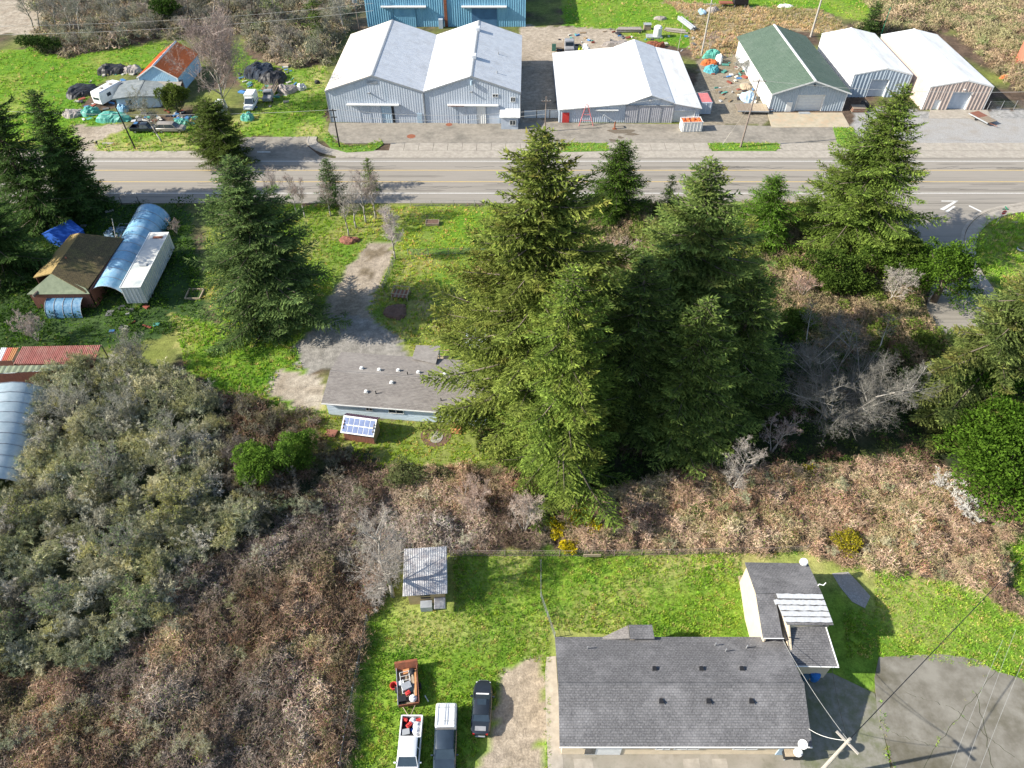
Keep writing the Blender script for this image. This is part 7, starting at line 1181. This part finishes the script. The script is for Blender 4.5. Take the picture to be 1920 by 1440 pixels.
for k, (a_, b_) in enumerate((((1790, 1500), (1905, 1180)), ((1815, 1500), (1935, 1200)), ((1760, 1500), (1880, 1200)))): wire('pale wire over the right side of the old lot, ' + ('the middle of three', 'the rightmost of three', 'the leftmost of three')[k], at(*a_, 11), at(*b_, 10), .3, .010)
# street corner signs
ck = MB(); g = random.Random(4)
for p0, p1 in (((1868, 1256), (1752, 1400)), ((1752, 1400), (1700, 1500)), ((1700, 1300), (1790, 1330)), ((1790, 1330), (1900, 1420)), ((1660, 1370), (1752, 1400)), ((1830, 1300), (1860, 1440))):
    p, q = at(*p0), at(*p1); n = 14; Q = [p.lerp(q, i / n) + Vector((g.uniform(-.12, .12), g.uniform(-.12, .12), 0)) for i in range(n + 1)]; w = .028
    for r_, s_ in zip(Q[:-1], Q[1:]): ck.add([(r_.x - w, r_.y, .056), (s_.x - w, s_.y, .056), (s_.x + w, s_.y, .056), (r_.x + w, r_.y, .056)], [(0, 1, 2, 3)])
tag(ck.build('lot_cracks', mat('mossy_crack', (.06, .07, .02), (.03, .03, .02))), kind='structure')
x, y = points_in([(1862, 1250), (1872, 1258), (1760, 1400), (1745, 1398)], 3, rg); grow('grass', 'weeds in the diagonal crack of the old lot', (x, y), TG, .5, 1., rg, lawn, lift=False)
x, y = points_in([(1648, 1300), (1660, 1345), (1672, 1420), (1690, 1470), (1676, 1470), (1650, 1400)], 14, rg); grow('grass', 'weeds between the shaded yard and the old lot', (x, y), TG, .7, 1.3, rg, lawn, lift=False)
x, y = points_in([(1022, 1300), (1029, 1300), (1034, 1470), (1022, 1470)], 20, rg); grow('grass', 'grass strip between the gravel driveway and the side path', (x, y), TG, .6, 1.1, rg, lawn, lift=False)
T = thing('stop_sign', 'red stop sign on its post at the street corner', 'sign', at(1866, 421)); MB().tube((0, 0, 0), (.35, 0, 2.7), .05).build('post', M['galv'], T); oc = [(.36 + .42 * math.cos(R(22.5 + 45 * k)), -.06, 2.45 + .42 * math.sin(R(22.5 + 45 * k))) for k in range(8)]; MB().add(oc + [(x, -.03, z) for x, y, z in oc], [tuple(range(8)), tuple(reversed(range(8, 16)))] + [(i, (i + 1) % 8, (i + 1) % 8 + 8, i + 8) for i in range(8)]).build('sign_face', M['red'], T)
cu = bpy.data.curves.new('lettering', 'FONT'); cu.body = 'STOP'; cu.size = .34; cu.align_x = 'CENTER'; cu.align_y = 'CENTER'; cu.extrude = .006; tt = bpy.data.objects.new('lettering', cu); C.objects.link(tt); bpy.context.view_layer.update(); me = bpy.data.meshes.new_from_object(tt); C.objects.unlink(tt); bpy.data.objects.remove(tt); t2 = bpy.data.objects.new('lettering', me); C.objects.link(t2); me.materials.append(M['trim']); t2.parent = T; t2.location = (.36, -.072, 2.45); t2.rotation_euler = (R(90), 0, 0)
MB().box(-.2, .9, -.02, .02, 2.95, 3.15).build('street_name_plate', M['green_paint'], T); MB().box(.34, .38, -.5, .5, 3.17, 3.37).build('street_name_plate', M['green_paint'], T)
T = thing('loose_fence_mesh', 'round grey patch of wire on the corner lawn at the right edge', 'wire coil', at(1914, 468)); MB().lathe([(.6, 0), (.7, .15), (.6, .3)], n=14).build('coil', M['galv'], T)
o = MB().box(-.9, .9, -.07, .07, 0, .1).build('log', M['log']); o.location = at(1900, 417); tag(o, 'small dark log on the corner lawn', 'log')

# small litter lying about the yards
def litter(name, label, polys, n, seed):
    g = np.random.default_rng(seed); VV = []; CC = []; cols = np.array([(.05, .05, .06), (.45, .45, .44), (.30, .22, .14), (.08, .2, .4), (.5, .48, .42), (.25, .08, .06), (.15, .15, .15), (.1, .3, .25)])
    for poly in polys:
        x, y = points_in(poly, 2., g); k = g.permutation(len(x))[:n]
        for X, Y_ in zip(x[k], y[k]):
            s = g.uniform(.1, .5, 3) * np.array((1, 1.6, .6)); a_ = g.uniform(0, 3.14); ca, sa = math.cos(a_), math.sin(a_); q = np.array([(u, v, w) for w in (0, 1) for u, v in ((-1, -1), (1, -1), (1, 1), (-1, 1))], float) * s; q = np.stack([q[:, 0] * ca - q[:, 1] * sa + X, q[:, 0] * sa + q[:, 1] * ca + Y_, q[:, 2] + .02], 1)
            for f in ((4, 5, 6), (4, 6, 7), (0, 1, 5), (0, 5, 4), (1, 2, 6), (1, 6, 5), (2, 3, 7), (2, 7, 6), (3, 0, 4), (3, 4, 7)): VV += [q[i] for i in f]; 
            CC += [cols[g.integers(0, len(cols))] * g.uniform(.7, 1.2)] * 30
    return tag(trimesh(name, np.array(VV), np.array(CC), TWIG), label, None, kind='stuff')
litter('yard_litter', 'small scattered litter around the camper, cottage and parked vans at the top left', [[(130, 170), (200, 130), (262, 138), (215, 205), (150, 232)], [(232, 212), (345, 206), (400, 222), (350, 234), (236, 234)], [(440, 130), (545, 120), (560, 185), (470, 215)]], 60, 3)
litter('yard_litter', 'small scattered litter behind and beside the white-roofed workshop', [[(1045, 60), (1300, 50), (1300, 95), (1050, 98)], [(1320, 100), (1385, 110), (1430, 205), (1345, 190)]], 55, 4)
litter('yard_litter', 'small litter in the shaded compound beside the mossy roof', [[(60, 395), (250, 395), (225, 435), (150, 430), (60, 480)], [(170, 575), (330, 560), (340, 610), (150, 625)]], 12, 5)
